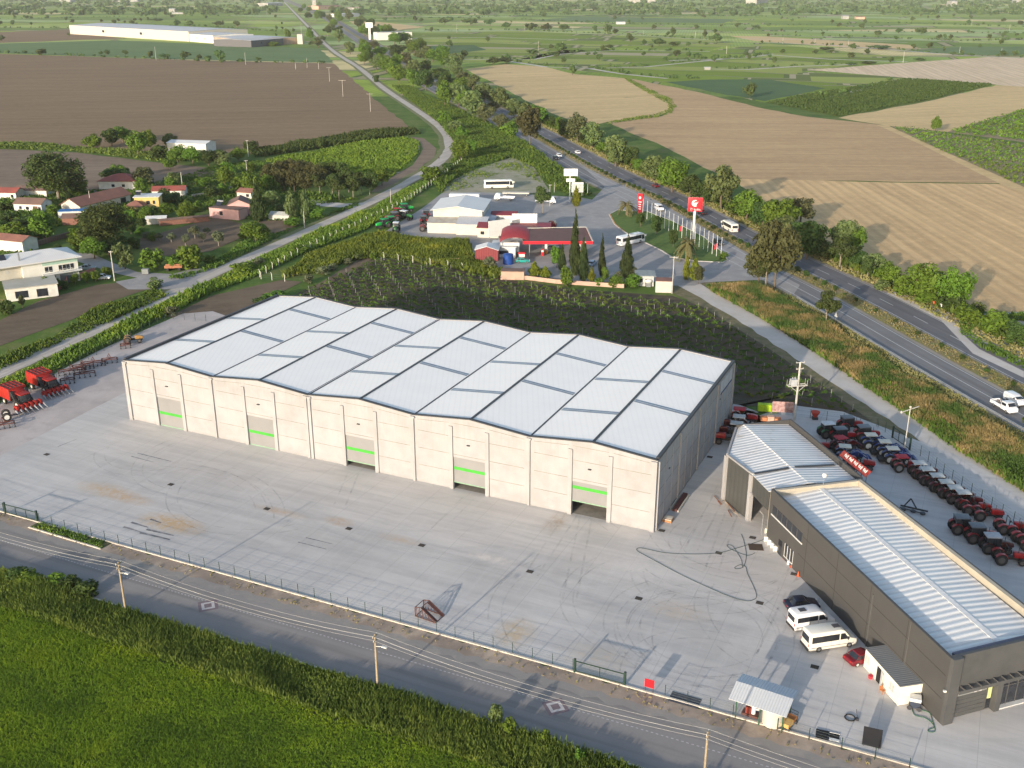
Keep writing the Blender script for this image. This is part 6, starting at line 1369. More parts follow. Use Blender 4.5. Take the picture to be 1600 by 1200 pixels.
def spindle(rg, rmax=.5, k=26, low=.03, zb=.3):
    out = []
    for i in range(k):
        z = low+(1-low)*(i/(k-1))*.98; r = rmax*(min(1, (z+.06)/zb)**.6 if z < zb else ((1-z)/(1-zb))**.8)
        for j in range(3): a = rg.random()*6.28; out.append((np.array([math.cos(a)*r*.45, math.sin(a)*r*.45, z*.96]), max(.04, r*.62)))
    return out
def cyp_leaf(key, mat, rmax, n, leaf, zb, var=2, low=.05):
    TREES[key] = []
    for v in range(var):
        rg = np.random.default_rng(hash_seed(key)+v*7); cl = spindle(rg, rmax, 26, low, zb); V = leafcloud(cl, n, leaf, rg, .25, 1., .1); TREES[key].append([('trunk', trunk_mesh(low+.1, .05, 0, mBark, rg)), ('crown', npmesh('crown', V, 4, mat))])
cyp_leaf('y', LM['y'], .5, 3400, .05, .3); cyp_leaf('t', LM['t'], .5, 2200, .06, .35); cyp_leaf('l', LM['l'], .5, 2600, .055, .45)
deftree('o', lambda g_: envelope_clumps(16, g_, .58, .32, .3, .12, .2), 1100, .055, LM['o'], lambda rg: trunk_mesh(.3, .05, 4, mBarkG, rg), 2, fill=.3)
for k_, m_ in (('sb', LM['b']), ('sd', LM['d']), ('so', LM['o']), ('sg', LM['g'])):
    deftree(k_, lambda g_: envelope_clumps(14, g_, .42, .33, .36, .16, .24, .05), 900, .075, m_, lambda rg: trunk_mesh(.2, .03, 3, mBark, rg), 2)
deftree('f', lambda g_: envelope_clumps(9, g_, .52, .3, .3, .16, .24), 260, .11, LM['f'], lambda rg: trunk_mesh(.3, .04, 0, mBark, rg), 4)
deftree('fw', lambda g_: envelope_clumps(14, g_, .5, .38, .22, .14, .2), 340, .09, LM['f'], lambda rg: trunk_mesh(.3, .02, 0, mBark, rg), 3)
def palm_parts():
    rg = np.random.default_rng(5); V = []
    for i in range(46):
        a = rg.random()*6.28; el = rg.uniform(-.5, 1.25); L_ = rg.uniform(.42, .55); pts = []
        for t in np.linspace(0, 1, 7):
            r = L_*t*math.cos(el*(1-t*.3)); z = .62+L_*t*math.sin(el)-.42*t*t*(.5+.5*math.cos(el)); pts.append(np.array([math.cos(a)*r, math.sin(a)*r, z]))
        s = np.array([-math.sin(a), math.cos(a), 0])
        for j in range(6):
            p, q = pts[j], pts[j+1]; w0 = .075*(1-abs(j/6-.4)); w1 = w0*.95
            for sg in (-1, 1):
                for kk in range(2):
                    m = p+(q-p)*(kk*.5); e = m+s*sg*w0+(q-p)*.7+np.array([0, 0, -.03]); V += [m, m+(q-p)*.35, e, m+(q-p)*.1+s*sg*w0*.5]
    V = np.array(V)
    b = MB(); b.cyl((0, 0, 0), (0, 0, .6), .06, .05, n=10); b.ell((0, 0, .62), (.075, .075, .06))
    return [('trunk', b.mesh('trunk', mBark)), ('crown', npmesh('crown', V, 4, leafmat('palm_frond', (.17, .15, .07), (.11, .11, .05), 3, c3=(.23, .18, .10))))]
TREES['m'] = [palm_parts()]
NAMES = dict(P='pine_tree', b='broadleaf_tree', d='broadleaf_tree', g='broadleaf_tree', r='broadleaf_tree', p='pine_tree', k='pine_tree', y='cypress_tree', t='thuja_shrub', l='poplar_tree', o='olive_tree', sb='shrub', sd='shrub', so='shrub', sg='shrub', f='field_tree', fw='field_tree', m='palm_tree')
CATS = {k: ('shrub' if v in ('shrub', 'thuja_shrub') else 'tree') for k, v in NAMES.items()}
cnt = [0]
def tree(px, py, h, w, kind, label=None, group=None):
    """px, py: trunk foot in the photo; h, w: size in photo pixels -> metres"""
    p = g(px, py); hh = max(hz(px, py, py-h), .5); ww = w*mpp(px, py); cnt[0] += 1
    return place(TREES[kind][cnt[0] % len(TREES[kind])], NAMES[kind], (p[0], p[1], -.05), random.uniform(0, 6.28), label, CATS[kind], group, (ww, ww, hh))
def trees(L, text, group):
    obs = [tree(*t) for t in L]
    if len(obs) <= 50: ordinals(obs, text, group)
    else:
        for o in obs: o['label'] = text; o['group'] = group
    return obs
def split(L, texts, grp):
    """texts per kind"""
    by = {}
    for t in L: by.setdefault(t[4], []).append(t)
    for k_, l_ in by.items(): trees(l_, texts[k_]+' '+grp[0], grp[1])
KT = dict(b='fresh green tree', d='dark green tree', g='grey green flowering tree', r='reddish brown half bare tree', p='stone pine', k='brown needled pine', y='dark cypress', t='yellow green conical conifer', l='slim poplar', o='grey olive tree', sb='fresh green bush', sd='dark bush', so='grey bush', sg='grey green bush', f='small field tree', fw='wide clump of trees', m='palm')
split([(712, 121, 22, 24, 'g'), (724, 133, 24, 26, 'r'), (738, 143, 28, 30, 'g'), (757, 158, 30, 34, 'g'), (781, 168, 32, 36, 'g'), (803, 184, 32, 34, 'g'), (838, 197, 36, 36, 'b'), (818, 188, 30, 24, 'g'),
       (880, 214, 30, 30, 'd'), (902, 222, 46, 48, 'r'), (925, 232, 42, 42, 'g'), (962, 260, 52, 52, 'g'), (985, 262, 36, 32, 'd'), (1020, 282, 42, 48, 'g'), (1050, 300, 54, 60, 'b'), (1078, 310, 40, 40, 'd'), (1126, 326, 68, 64, 'g'), (1100, 322, 46, 34, 'd'),
       (1166, 345, 50, 56, 'b'), (1192, 356, 44, 44, 'd'), (1218, 360, 56, 66, 'b'), (1250, 352, 46, 60, 'r'), (1220, 385, 52, 50, 'g'), (1260, 405, 66, 66, 'd'), (1238, 392, 40, 40, 'd'), (1317, 396, 56, 52, 'g'), (1334, 398, 44, 44, 'b'), (1312, 418, 48, 50, 'p'), (1284, 400, 30, 34, 'sg'), (1355, 436, 36, 32, 'p'),
       (1440, 470, 60, 74, 'b'), (1488, 484, 70, 64, 'b'), (1412, 460, 34, 44, 'sb'), (1505, 492, 22, 26, 'sb'), (1530, 487, 16, 22, 'sg'), (1378, 452, 16, 26, 'sg')], KT, ('between the highway and the ploughed fields', 'roadside trees right of the highway'))
split([(1210, 450, 108, 84, 'k'), (1185, 444, 54, 58, 'k'), (1196, 448, 70, 50, 'p')], KT, ('at the near roadside right of the flagpoles', 'pines at the near roadside'))
tree(1290, 508, 54, 44, 'p', 'single round stone pine on a thin trunk at the near highway edge')
tree(828, 230, 66, 50, 'k', 'tall brown pine over the near carriageway at the upper bend', None)
tree(1608, 690, 50, 34, 'p', 'stone pine cut by the right edge beside the highway')
rb = []; rvv = random.Random(3)
for i, t in enumerate(np.linspace(0, 1, 70)):
    y_ = 215+t*560; q_, a_ = hw_pos(y_, 17.5+rvv.uniform(-1.5, 2.5)); px_, py_ = proj(q_.x, q_.y); m_ = 1/mpp(px_, py_)
    rb.append((px_, py_, rvv.uniform(3.5, 7.5)*m_, rvv.uniform(4.5, 8)*m_, rvv.choice(['d', 'sd', 'b', 'sb', 'd', 'g'])))
split(rb, KT, ('filling roadside gaps right of the highway', 'filler trees right of the highway'))
# belt between lane and highway, upper middle
bl_ = []
bp = [(455, 2), (500, 12), (530, 34), (560, 62), (600, 84), (665, 112), (700, 138), (745, 170), (775, 192), (742, 196), (690, 164), (640, 140), (600, 118), (560, 98), (530, 72), (490, 40), (447, 6)]
for i in range(400):
    x, y = random.uniform(445, 780), random.uniform(4, 196)
    if in_poly(np.array([[x, y]]), bp)[0] and all(abs(x-q[0])+abs(y-q[1])*1.6 > 8+y*.06 for q in bl_): s = 7+y*.17; k_ = random.choice('bbbggrddp'); bl_.append((x, y, s*random.uniform(.8, 1.25), s*random.uniform(.9, 1.3), k_))
split(bl_, KT, ('in the belt between lane and highway', 'tree belt between lane and highway'))
br_ = []
for i, t in enumerate(np.linspace(0, 1, 22)):
    x = 505+t*195; y = 22+t*92+6*math.sin(i*2.); s = 8+y*.16; br_.append((x+random.uniform(-4, 4)+16, y-2, s, s*1.2, random.choice('bgddb')))
split(br_, KT, ('along the far side of the distant highway', 'distant trees on the far side of the highway'))
split([(668, 132, 20, 26, 'sb'), (640, 120, 20, 30, 'sg'), (655, 127, 16, 24, 'sg'), (588, 128, 12, 14, 'sd'), (720, 252, 36, 36, 'b'), (735, 240, 24, 30, 'sb'), (695, 192, 22, 26, 'sb'), (712, 205, 20, 28, 'sg'), (722, 215, 20, 26, 'sb'), (675, 282, 26, 40, 'sb'), (700, 268, 16, 24, 'sd'), (770, 180, 24, 26, 'r'), (752, 178, 20, 24, 'r'), (730, 172, 20, 22, 'r'), (782, 205, 28, 30, 'r'), (796, 213, 26, 30, 'sb'), (705, 155, 24, 22, 'b'), (597, 290, 30, 30, 'b'), (583, 293, 18, 24, 'sb'), (812, 198, 22, 26, 'sg')], KT, ('on the green strip between lane and highway', 'bushes on the strip between lane and highway'))
# village
tree(92, 311, 76, 98, 'P', 'very large dark stone pine towering behind the cottage'); tree(166, 391, 78, 90, 'P', 'very large stone pine in front of the long farmhouse')
split([(70, 376, 46, 58, 'b'), (28, 378, 36, 46, 'b'), (6, 372, 30, 36, 'd'), (52, 352, 20, 30, 'sd'), (125, 306, 24, 34, 'b'), (108, 312, 18, 12, 'y'), (178, 287, 26, 44, 'd'), (226, 292, 34, 46, 'r'), (200, 288, 24, 26, 'g'), (222, 305, 28, 30, 'b'), (146, 234, 27, 34, 'b'), (175, 228, 30, 38, 'd'), (192, 222, 26, 36, 'b'), (216, 244, 40, 46, 'b'), (236, 236, 38, 26, 'b'), (266, 230, 22, 28, 'g'),
       (252, 250, 26, 34, 'sd'), (278, 254, 28, 38, 'b'), (302, 256, 28, 36, 'b'), (326, 258, 26, 34, 'd'), (345, 252, 20, 28, 'd'), (372, 252, 24, 32, 'b'), (392, 240, 22, 30, 'd'), (270, 302, 26, 26, 'b'), (352, 292, 34, 38, 'b'), (378, 300, 28, 34, 'b'), (395, 310, 44, 38, 'b'), (418, 300, 28, 32, 'b'), (262, 340, 26, 32, 'b'), (292, 344, 30, 38, 'b'), (308, 330, 18, 24, 'sb'), (225, 342, 22, 30, 'd'), (240, 334, 14, 18, 'sd'), (265, 318, 18, 40, 'sd'), (290, 320, 16, 30, 'sd'),
       (148, 404, 34, 46, 'b'), (130, 390, 30, 46, 'b'), (170, 398, 26, 40, 'd'), (190, 392, 26, 30, 'd'), (212, 388, 20, 24, 'sd'), (196, 420, 44, 40, 'g'), (238, 420, 36, 44, 'sb'), (270, 418, 20, 30, 'sb'), (300, 420, 44, 44, 'sb'), (282, 412, 24, 32, 'sb'), (328, 412, 16, 22, 'sb'), (400, 378, 34, 56, 'b'), (385, 372, 18, 30, 'sb'), (238, 376, 16, 20, 'sb'), (222, 366, 12, 26, 'sb'), (404, 346, 68, 24, 'y'), (456, 343, 52, 23, 'l'), (477, 341, 48, 19, 'l'), (457, 352, 14, 34, 'sb'), (495, 340, 18, 30, 'sb'),
       (10, 350, 20, 40, 'sd'), (35, 362, 22, 36, 'd'), (120, 372, 20, 30, 'sb'), (14, 330, 14, 22, 'sd'), (55, 320, 16, 24, 'sd'), (425, 320, 24, 34, 'g'), (440, 335, 18, 30, 'sd'), (205, 365, 20, 26, 'd')], KT, ('in the village at left', 'village trees'))
split([(70, 454, 24, 22, 'sb'), (90, 452, 20, 20, 'b'), (118, 444, 18, 18, 'b'), (135, 442, 18, 18, 'b'), (150, 440, 20, 18, 'b'), (168, 432, 16, 20, 'b'), (80, 440, 22, 16, 'b'), (102, 452, 16, 16, 'sd'), (242, 450, 18, 30, 'sg'), (10, 490, 22, 30, 'sd'), (35, 480, 20, 16, 'r')], KT, ('around the two storey house yard', 'garden plants by the two storey house'))
split([(250, 376, 14, 18, 'o'), (268, 378, 16, 18, 'o'), (290, 384, 20, 18, 'o'), (305, 372, 22, 22, 'o'), (318, 378, 16, 16, 'o'), (342, 384, 26, 22, 'o'), (325, 366, 12, 16, 'o'), (230, 372, 12, 18, 'so')], KT, ('in the walled garden', 'olives in the walled garden'))
gp = [(425, 290, 'k'), (438, 286, 'k'), (450, 282, 'k'), (462, 286, 'k'), (474, 284, 'k'), (488, 288, 'k'), (500, 292, 'k'), (445, 298, 'k'), (460, 300, 'k'), (478, 302, 'k'), (508, 288, 'p'), (522, 286, 'p'), (536, 288, 'p'), (500, 306, 'p'), (520, 306, 'p'), (545, 300, 'p'), (552, 310, 'p'), (565, 304, 'p'), (578, 304, 'p'), (530, 312, 'p')]
split([(x, y, 36, 34, k_) for x, y, k_ in gp], KT, ('in the pine grove beside the oval vineyard', 'pine grove'))
vx = []
vpl = [(0, 300), (120, 290), (250, 262), (380, 245), (440, 262), (410, 330), (330, 338), (300, 300), (240, 340), (200, 380), (120, 400), (60, 400), (0, 400)]
rv = random.Random(12)
while len(vx) < 46:
    x, y = rv.uniform(-10, 440), rv.uniform(245, 400)
    if not in_poly(np.array([[x, y]]), vpl)[0] or any(abs(x-a)+abs(y-b_) < 9 for a, b_, *_ in vx): continue
    if 20 < x < 250 and 292 < y < 350 and not (y > 338): continue
    s_ = rv.uniform(13, 26); vx.append((x, y, s_, s_*rv.uniform(1., 1.4), rv.choice(['sb', 'sd', 'b', 'd', 'sg'])))
split(vx, KT, ('filling the village gardens', 'dense greenery in the village gardens'))
# station planting
trees([(898, 430, 108, 19, 'y'), (911, 440, 76, 17, 'y'), (940, 432, 71, 12, 'y'), (979, 436, 75, 22, 'y'), (878, 424, 46, 13, 'y')], 'tall cypress between station and vineyard', 'cypresses at the station')
trees([(835, 432, 26, 20, 't'), (852, 434, 20, 18, 't'), (924, 440, 26, 12, 't'), (900, 322, 34, 15, 't'), (1072, 437, 42, 12, 't'), (1085, 437, 38, 18, 't')], 'yellow green conifer around the station', 'yellow conifers around the station')
tree(1091, 444, 30, 20, 'k', 'dead brown conifer beside the two yellow ones')
trees([(979, 336, 27, 34, 'm'), (1073, 406, 42, 44, 'm')], 'palm on the lawn island', 'palms on the lawn island')
trees([(1001, 354, 24, 19, 'd'), (1025, 366, 32, 24, 'd'), (1052, 386, 30, 19, 'd')], 'clipped ball tree on the lawn island', 'ball trees on the lawn island')
tree(848, 334, 46, 34, 'p', 'single round dark tree beside the boom lift truck')
split([(885, 446, 34, 26, 'sb'), (870, 418, 34, 24, 'b'), (945, 436, 22, 14, 'sb'), (935, 446, 14, 20, 'sb'), (962, 448, 20, 26, 'sb'), (988, 448, 22, 34, 'sb'), (1130, 404, 12, 16, 'sb'), (765, 420, 22, 26, 'so'), (990, 436, 22, 22, 'so'), (845, 428, 10, 14, 'sb'), (968, 434, 12, 16, 'so')], KT, ('along the station garden wall', 'bushes along the station garden wall'))
split([(505, 428, 14, 26, 'so'), (520, 422, 12, 20, 'so'), (482, 442, 16, 20, 'so'), (545, 412, 10, 18, 'so'), (558, 406, 10, 16, 'sg'), (583, 404, 10, 14, 'sb'), (268, 492, 16, 28, 'so'), (405, 415, 14, 26, 'so'), (380, 425, 18, 40, 'sb'), (430, 470, 16, 60, 'sb'), (410, 476, 14, 30, 'sd'), (468, 395, 14, 34, 'sb')], KT, ('on the bank behind the warehouse', 'bushes on the bank behind the warehouse'))
split([(775, 1125, 28, 26, 'sg'), (795, 1148, 30, 30, 'sb'), (850, 1160, 22, 26, 'sb'), (50, 912, 22, 46, 'sb'), (140, 930, 24, 44, 'sd'), (110, 918, 20, 36, 'sd'), (905, 1190, 20, 24, 'sb'), (88, 915, 20, 40, 'sb'), (30, 905, 20, 40, 'sd')], KT, ('on the near verge by the green crop', 'bushes on the near verge'))
# distant individuals read off the photo
far = [(830, 48, 15, 26, 'fw'), (855, 48, 13, 24, 'fw'), (880, 48, 13, 22, 'fw'), (949, 52, 17, 17, 'f'), (930, 50, 8, 7, 'f'), (1051, 56, 15, 15, 'f'), (985, 66, 14, 15, 'f'), (877, 81, 17, 22, 'f'), (832, 86, 11, 22, 'fw'), (1030, 72, 15, 28, 'fw'), (1052, 72, 9, 24, 'fw'), (1101, 59, 12, 12, 'f'), (1118, 68, 18, 22, 'fw'), (1076, 90, 11, 13, 'f'), (895, 117, 15, 15, 'f'), (1171, 152, 27, 24, 'f'), (1171, 94, 9, 8, 'f'), (930, 86, 6, 10, 'f'), (918, 87, 6, 10, 'f'), (950, 76, 8, 20, 'fw'), (1372, 55, 9, 15, 'f'), (1404, 52, 9, 15, 'f'), (1439, 54, 14, 21, 'fw'), (1468, 61, 8, 15, 'f'), (1427, 77, 9, 10, 'f'), (1452, 75, 11, 13, 'f'), (1475, 81, 9, 6, 'f'), (1587, 87, 10, 9, 'f'), (1222, 84, 8, 11, 'f'), (1210, 98, 11, 10, 'f'), (1372, 77, 8, 40, 'fw'), (1253, 69, 7, 5, 'f'), (1292, 72, 6, 5, 'f'),
       (695, 38, 12, 26, 'fw'), (735, 39, 13, 30, 'fw'), (766, 40, 12, 20, 'fw'), (790, 45, 13, 20, 'fw'), (649, 34, 10, 9, 'f'), (598, 16, 8, 16, 'fw'), (570, 57, 20, 24, 'b'), (607, 51, 9, 30, 'fw'), (770, 101, 15, 30, 'fw'), (792, 99, 12, 30, 'fw'), (645, 80, 14, 26, 'b'), (628, 82, 12, 20, 'g'), (656, 92, 16, 22, 'g'), (65, 86, 12, 20, 'f'), (167, 86, 9, 14, 'f'), (158, 86, 7, 9, 'f'), (196, 86, 8, 13, 'f'), (235, 90, 13, 12, 'f'), (256, 92, 10, 20, 'fw'), (290, 92, 13, 20, 'f'), (312, 93, 9, 15, 'f'), (344, 97, 20, 22, 'f'), (325, 95, 10, 14, 'f'), (277, 42, 13, 13, 'f'), (298, 42, 11, 16, 'f'), (340, 41, 10, 24, 'fw'), (370, 42, 10, 14, 'f'), (114, 18, 8, 11, 'f'), (180, 16, 7, 8, 'f'), (20, 39, 6, 10, 'f'), (130, 18, 8, 12, 'f'), (450, 62, 18, 12, 'b'), (485, 62, 16, 18, 'b'), (498, 75, 18, 20, 'r'), (428, 72, 8, 20, 'sb'), (244, 33, 5, 30, 'fw'), (404, 95, 7, 12, 'f'), (484, 50, 8, 10, 'f'), (431, 28, 6, 7, 'f'), (1120, 66, 16, 12, 'r'), (1180, 44, 6, 14, 'fw'), (1346, 44, 8, 12, 'f'), (1400, 62, 7, 10, 'f'), (1485, 62, 9, 10, 'f'), (1090, 88, 7, 20, 'fw'), (1355, 100, 6, 30, 'fw'), (1330, 102, 6, 20, 'fw'), (1435, 95, 6, 24, 'fw'), (1290, 78, 6, 30, 'fw'), (1490, 86, 6, 10, 'f'), (1503, 86, 8, 8, 'f')]
split(far, dict(KT, f='distant round tree', fw='distant wide tree clump'), ('standing among the far fields', 'distant trees among the far fields'))
tree(1461, 206, 25, 20, 'b', 'lone small green tree standing in the tan field at right')
tree(22, 905-0, 1, 1, 'sb') if False else None
px_avoid = [[(0, 84), (520, 99), (655, 206), (0, 222)], [(0, 67), (520, 76), (522, 98), (0, 83)], [(728, 100), (1051, 121), (1600, 137), (1600, 500), (1040, 300), (800, 180)], [(108, 42), (445, 60), (445, 76), (108, 60)], [(1262, 109), (1600, 88), (1600, 137), (1300, 185), (1195, 160)], [(1140, 56), (1440, 70), (1440, 77), (1160, 66)]]
def avoided(x, y): return any(in_poly(np.array([[x, y]]), a)[0] for a in px_avoid) or (440 < x < 800 and abs(y-(x-445)*.55) < 26)
nf = 0; seen = []
rs = random.Random(5)
while nf < 175:
    x = rs.uniform(-40, 1640); y = 22+(100-22)*rs.random()**1.6
    if x < 440: y = min(y, 45*rs.random()+20)
    if avoided(x, y) or any(abs(x-a)+2*abs(y-b2) < 9 for a, b2 in seen): continue
    seen.append((x, y)); s = (3.5+y*.075)*rs.uniform(.6, 1.25); nf += 1
    tree(x, y, s, s*rs.uniform(.9, 1.5), 'f', 'small rounded tree dotted over the distant green plain', 'scattered trees on the distant plain')
# farthest trees and hedges: one mass
V = []
rg = np.random.default_rng(3)
def blob(x, y, w, h, n=26):
    cl = [(np.array([x+rg.normal()*w*.16, y+rg.normal()*w*.16, h*.5]), w*.36) for _ in range(3)]
    return leafcloud(cl, n, w*.22, rg, h/w*1.1, 0, .2)
for i in range(1500):
    x = rs.uniform(-60, 1660); y = 1.5+22*rs.random()**1.3; 
    if 440 < x < 520 and y < 24: continue
    p = g(x, y); s = rs.uniform(5, 12); V.append(blob(p[0], p[1], s*rs.uniform(1, 3.2), s))
hedg = [[(700, 92), (830, 92), (870, 84), (960, 78), (1110, 80)], [(800, 95), (860, 104), (925, 106), (1000, 104), (1080, 96), (1140, 90)], [(925, 106), (980, 115), (1010, 118), (1050, 122)], [(1110, 107), (1160, 108), (1240, 103), (1330, 100)], [(1040, 94), (1160, 90), (1200, 84)], [(1200, 66), (1300, 70), (1430, 80), (1500, 86), (1600, 90)], [(660, 48), (800, 47), (1000, 55), (1110, 62)], [(1200, 55), (1350, 58), (1500, 64), (1600, 62)], [(0, 43), (120, 44), (300, 40), (440, 50)], [(0, 30), (200, 26), (400, 24)], [(800, 30), (1000, 38), (1200, 40), (1400, 36), (1600, 42)], [(1250, 48), (1400, 50), (1600, 52)], [(560, 30), (700, 28), (900, 22), (1200, 26)], [(0, 82), (150, 88), (350, 97), (520, 99)], [(1265, 146), (1300, 150), (1400, 124)], [(600, 25), (800, 18), (1100, 16), (1500, 20)], [(1000, 118), (1060, 124), (1100, 122)]]
for L_ in hedg[:8]+[[(640, 60), (760, 58), (900, 62)], [(1150, 60), (1300, 62), (1420, 66)], [(1290, 150), (1390, 126), (1425, 122)], [(1190, 84), (1300, 92), (1420, 96)]]:
    ribbon('farm_track', [g(*q) for q in L_], 3, 8, -.052, mTrack, jit=.5)
for L_ in hedg:
    for i in range(len(L_)-1):
        a, c = Vector(g(*L_[i])), Vector(g(*L_[i+1])); n = int((c-a).length/9)
        for j in range(n):
            if rs.random() < .85:
                p = a.lerp(c, (j+rs.random())/n); s = rs.uniform(1.2, 3.6); V.append(blob(p.x+rs.uniform(-2, 2), p.y+rs.uniform(-5, 5), s*rs.uniform(1.2, 2.6), s, 18))
o = link('distant_woodland', npmesh('distant_woodland', np.concatenate(V), 4, LM['f'])); tag(o, 'hedges and innumerable small trees fading toward the top of the plain', 'woodland', kind='stuff')
# ---- vine rows
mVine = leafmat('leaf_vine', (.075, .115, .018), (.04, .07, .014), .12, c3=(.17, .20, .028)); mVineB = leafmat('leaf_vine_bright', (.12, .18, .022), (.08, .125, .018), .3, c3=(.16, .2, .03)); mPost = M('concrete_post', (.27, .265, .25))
VP2 = [g(*p) for p in [(586, 406), (700, 422), (790, 440), (900, 454), (1046, 464), (1098, 484), (1190, 544), (1284, 608), (1352, 656), (1250, 640)]]+[wp(-12, 57), wp(60, 60), wp(78, 62), g(410, 497), g(480, 455)]
def row_hits(poly, A0, dirv, off, nrm):
    """interval of the line A0 + n*off + dir*t inside poly"""
    o = A0+nrm*off; ts = []
    for i in range(len(poly)):
        p, q = Vector(poly[i]), Vector(poly[(i+1) % len(poly)]); e = q-p; den = dirv.x*e.y-dirv.y*e.x
        if abs(den) < 1e-9: continue
        w = p-o; t = (w.x*e.y-w.y*e.x)/den; s = (w.x*dirv.y-w.y*dirv.x)/den
        if 0 <= s < 1: ts.append(t)
    ts.sort(); return o, [(ts[i], ts[i+1]) for i in range(0, len(ts)-1, 2)]
def vineyard(poly, dirv, spacing, mat, hgt, wid, leaf, per_m, label, group, posts=None, gap=0., cat='vine row', zoff=0.):
    nrm = Vector((-dirv.y, dirv.x)); A0 = Vector(poly[0]); offs = [(Vector(p)-A0).dot(nrm) for p in poly]; o = min(offs)+spacing/2; objs = []
    rg = np.random.default_rng(9)
    while o < max(offs):
        org, segs = row_hits(poly, A0, dirv, o, nrm); o += spacing
        segs = [(a, b) for a, b in segs if b-a > 3]; segs = sorted(segs, key=lambda q: q[0]-q[1])[:1]
        if not segs: continue
        V = []
        for a, b in segs:
            n = int((b-a)*per_m); t = a+(b-a)*rg.random(n)
            if gap: t = t[(np.sin(t*2*math.pi/2.2)+rg.normal(0, .6, len(t))) > -gap]; n = len(t)
            lump = .75+.35*np.sin(t*1.7+o)+.2*np.sin(t*.6+o*3)
            P = np.c_[org.x+dirv.x*t, org.y+dirv.y*t, np.zeros(n)]
            P[:, 0] += nrm.x*rg.normal(0, wid, n); P[:, 1] += nrm.y*rg.normal(0, wid, n); P[:, 2] = hgt*(.45+.55*rg.random(n))*lump
            nn = rg.normal(size=(n, 3)); nn[:, 2] = abs(nn[:, 2])+.4; nn /= np.linalg.norm(nn, axis=1)[:, None]
            a_ = rg.normal(size=(n, 3)); tt = np.cross(nn, a_); tt /= np.linalg.norm(tt, axis=1)[:, None]; bb = np.cross(nn, tt); s = leaf*(.6+.8*rg.random(n))[:, None]
            V.append(np.stack([P-tt*s, P+bb*s*.7, P+tt*s, P-bb*s*.7], 1).reshape(-1, 3))
        V = np.concatenate(V)
        c = org+dirv*(segs[0][0]+segs[-1][1])/2
        if posts is None:
            V -= np.array([c.x, c.y, 0]); ob = link('vine_row', npmesh('vine_row', V, 4, mat)); ob.location = (c.x, c.y, zoff); tag(ob, label, cat, group)
        else:
            ob = empty('vine_row', (c.x, c.y, 0), 0, label, cat, group); V -= np.array([c.x, c.y, 0]); link('vines', npmesh('vines', V, 4, mat), ob)
            for a, b in segs:
                t = a+.5
                while t < b-.3:
                    q = link('post', posts, ob); q.location = (org.x+dirv.x*t-c.x, org.y+dirv.y*t-c.y, 0); q.rotation_euler = (rg.normal(0, .05), rg.normal(0, .05), 0); t += 7.5
        objs.append(ob)
    return objs
q = MB(); q.box(-.045, .045, -.045, .045, 0, 1.6); postm = q.mesh('post', mPost)
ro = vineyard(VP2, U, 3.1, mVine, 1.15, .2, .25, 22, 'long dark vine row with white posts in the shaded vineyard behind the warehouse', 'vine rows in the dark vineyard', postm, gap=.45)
for i, o in enumerate(ro): o['label'] = ('vine row nearest the warehouse' if i == 0 else (ORD[i]+' vine row counted away from the warehouse'))+' in the dark vineyard'
d7 = (Vector(g(1600, 226))-Vector(g(1450, 203))).normalized()
vineyard([g(*p) for p in [(1396, 199), (1450, 205), (1600, 227), (1660, 238), (1660, 315), (1600, 293), (1500, 248), (1440, 222)]], d7, 4.6, LM['b'], 1.5, .5, .55, 3.2, 'pale green vine row in the vineyard at the right edge', 'vine rows at the right edge')
vineyard([g(*p) for p in [(1484, 206), (1600, 172), (1660, 160), (1660, 232), (1600, 221)]], d7, 4.6, LM['b'], 1.6, .55, .6, 3.6, 'green vine row in the upper vineyard at the right edge', 'vine rows in the upper right vineyard')
for nm, pl, dens, hh, mt, lb in [('vineyard_dark', [(1197, 160), (1265, 147), (1420, 123), (1552, 132), (1460, 154), (1312, 182)], .33, (.8, 1.8), LM['d'], 'dense dark green vines of the slanting vineyard block'), ('vineyard_oval', [(410, 251), (470, 241), (560, 223), (630, 215), (652, 220), (653, 240), (636, 257), (608, 278), (560, 288), (470, 267)], 1., (.6, 1.5), mVineB, 'bright green vines of the oval vineyard beside the pines')]:
    P4_ = [g(*p) for p in pl]; tufts(nm, lb, 'vineyard', P4_, dens, hh, .42, mt, .3, 3, (6., .6, 1.2))
# ---- weeds, reeds, crop
mWeed = leafmat('weed', (.12, .165, .025), (.065, .105, .02), .10, c3=(.26, .27, .03)); mWeedD = leafmat('weed_dark', (.075, .125, .02), (.045, .08, .016), .15, c3=(.14, .18, .025))
mReed = leafmat('reed', (.21, .14, .07), (.065, .095, .024), .15, c3=(.33, .195, .11), at=(.42, .54, .66)); mCrop = leafmat('crop', (.155, .215, .018), (.09, .14, .016), .06, c3=(.24, .28, .018), at=(.38, .52, .68)); mVerge = leafmat('verge_weed', (.12, .175, .035), (.06, .10, .022), .3, c3=(.19, .23, .05)); mDry = leafmat('dry_grass', (.26, .21, .11), (.13, .14, .04), .2, c3=(.33, .26, .15))
tufts('ditch_weeds', 'yellow green weeds filling the ditch along the gravel lane', 'weeds', [g(*p) for p in [(-60, 632), (0, 598), (120, 543), (280, 465), (420, 398), (580, 328), (662, 282), (672, 288), (610, 338), (560, 364), (480, 394), (405, 430), (330, 458), (258, 494), (185, 532), (95, 575), (0, 625), (-60, 655)]], 4.2, (.7, 2.0), .28, mWeed, .35, 3, (5., .35, 1.1))
tufts('weed_field', 'tall yellow green weeds between the workshop and the vineyard', 'weeds', [g(*p) for p in [(440, 436), (480, 402), (560, 372), (600, 366), (640, 374), (730, 378), (742, 408), (790, 425), (776, 436), (700, 418), (592, 402), (545, 408), (500, 425)]], 5., (.8, 2.1), .3, mWeed, .35, 3, (4., .5, 1.1))
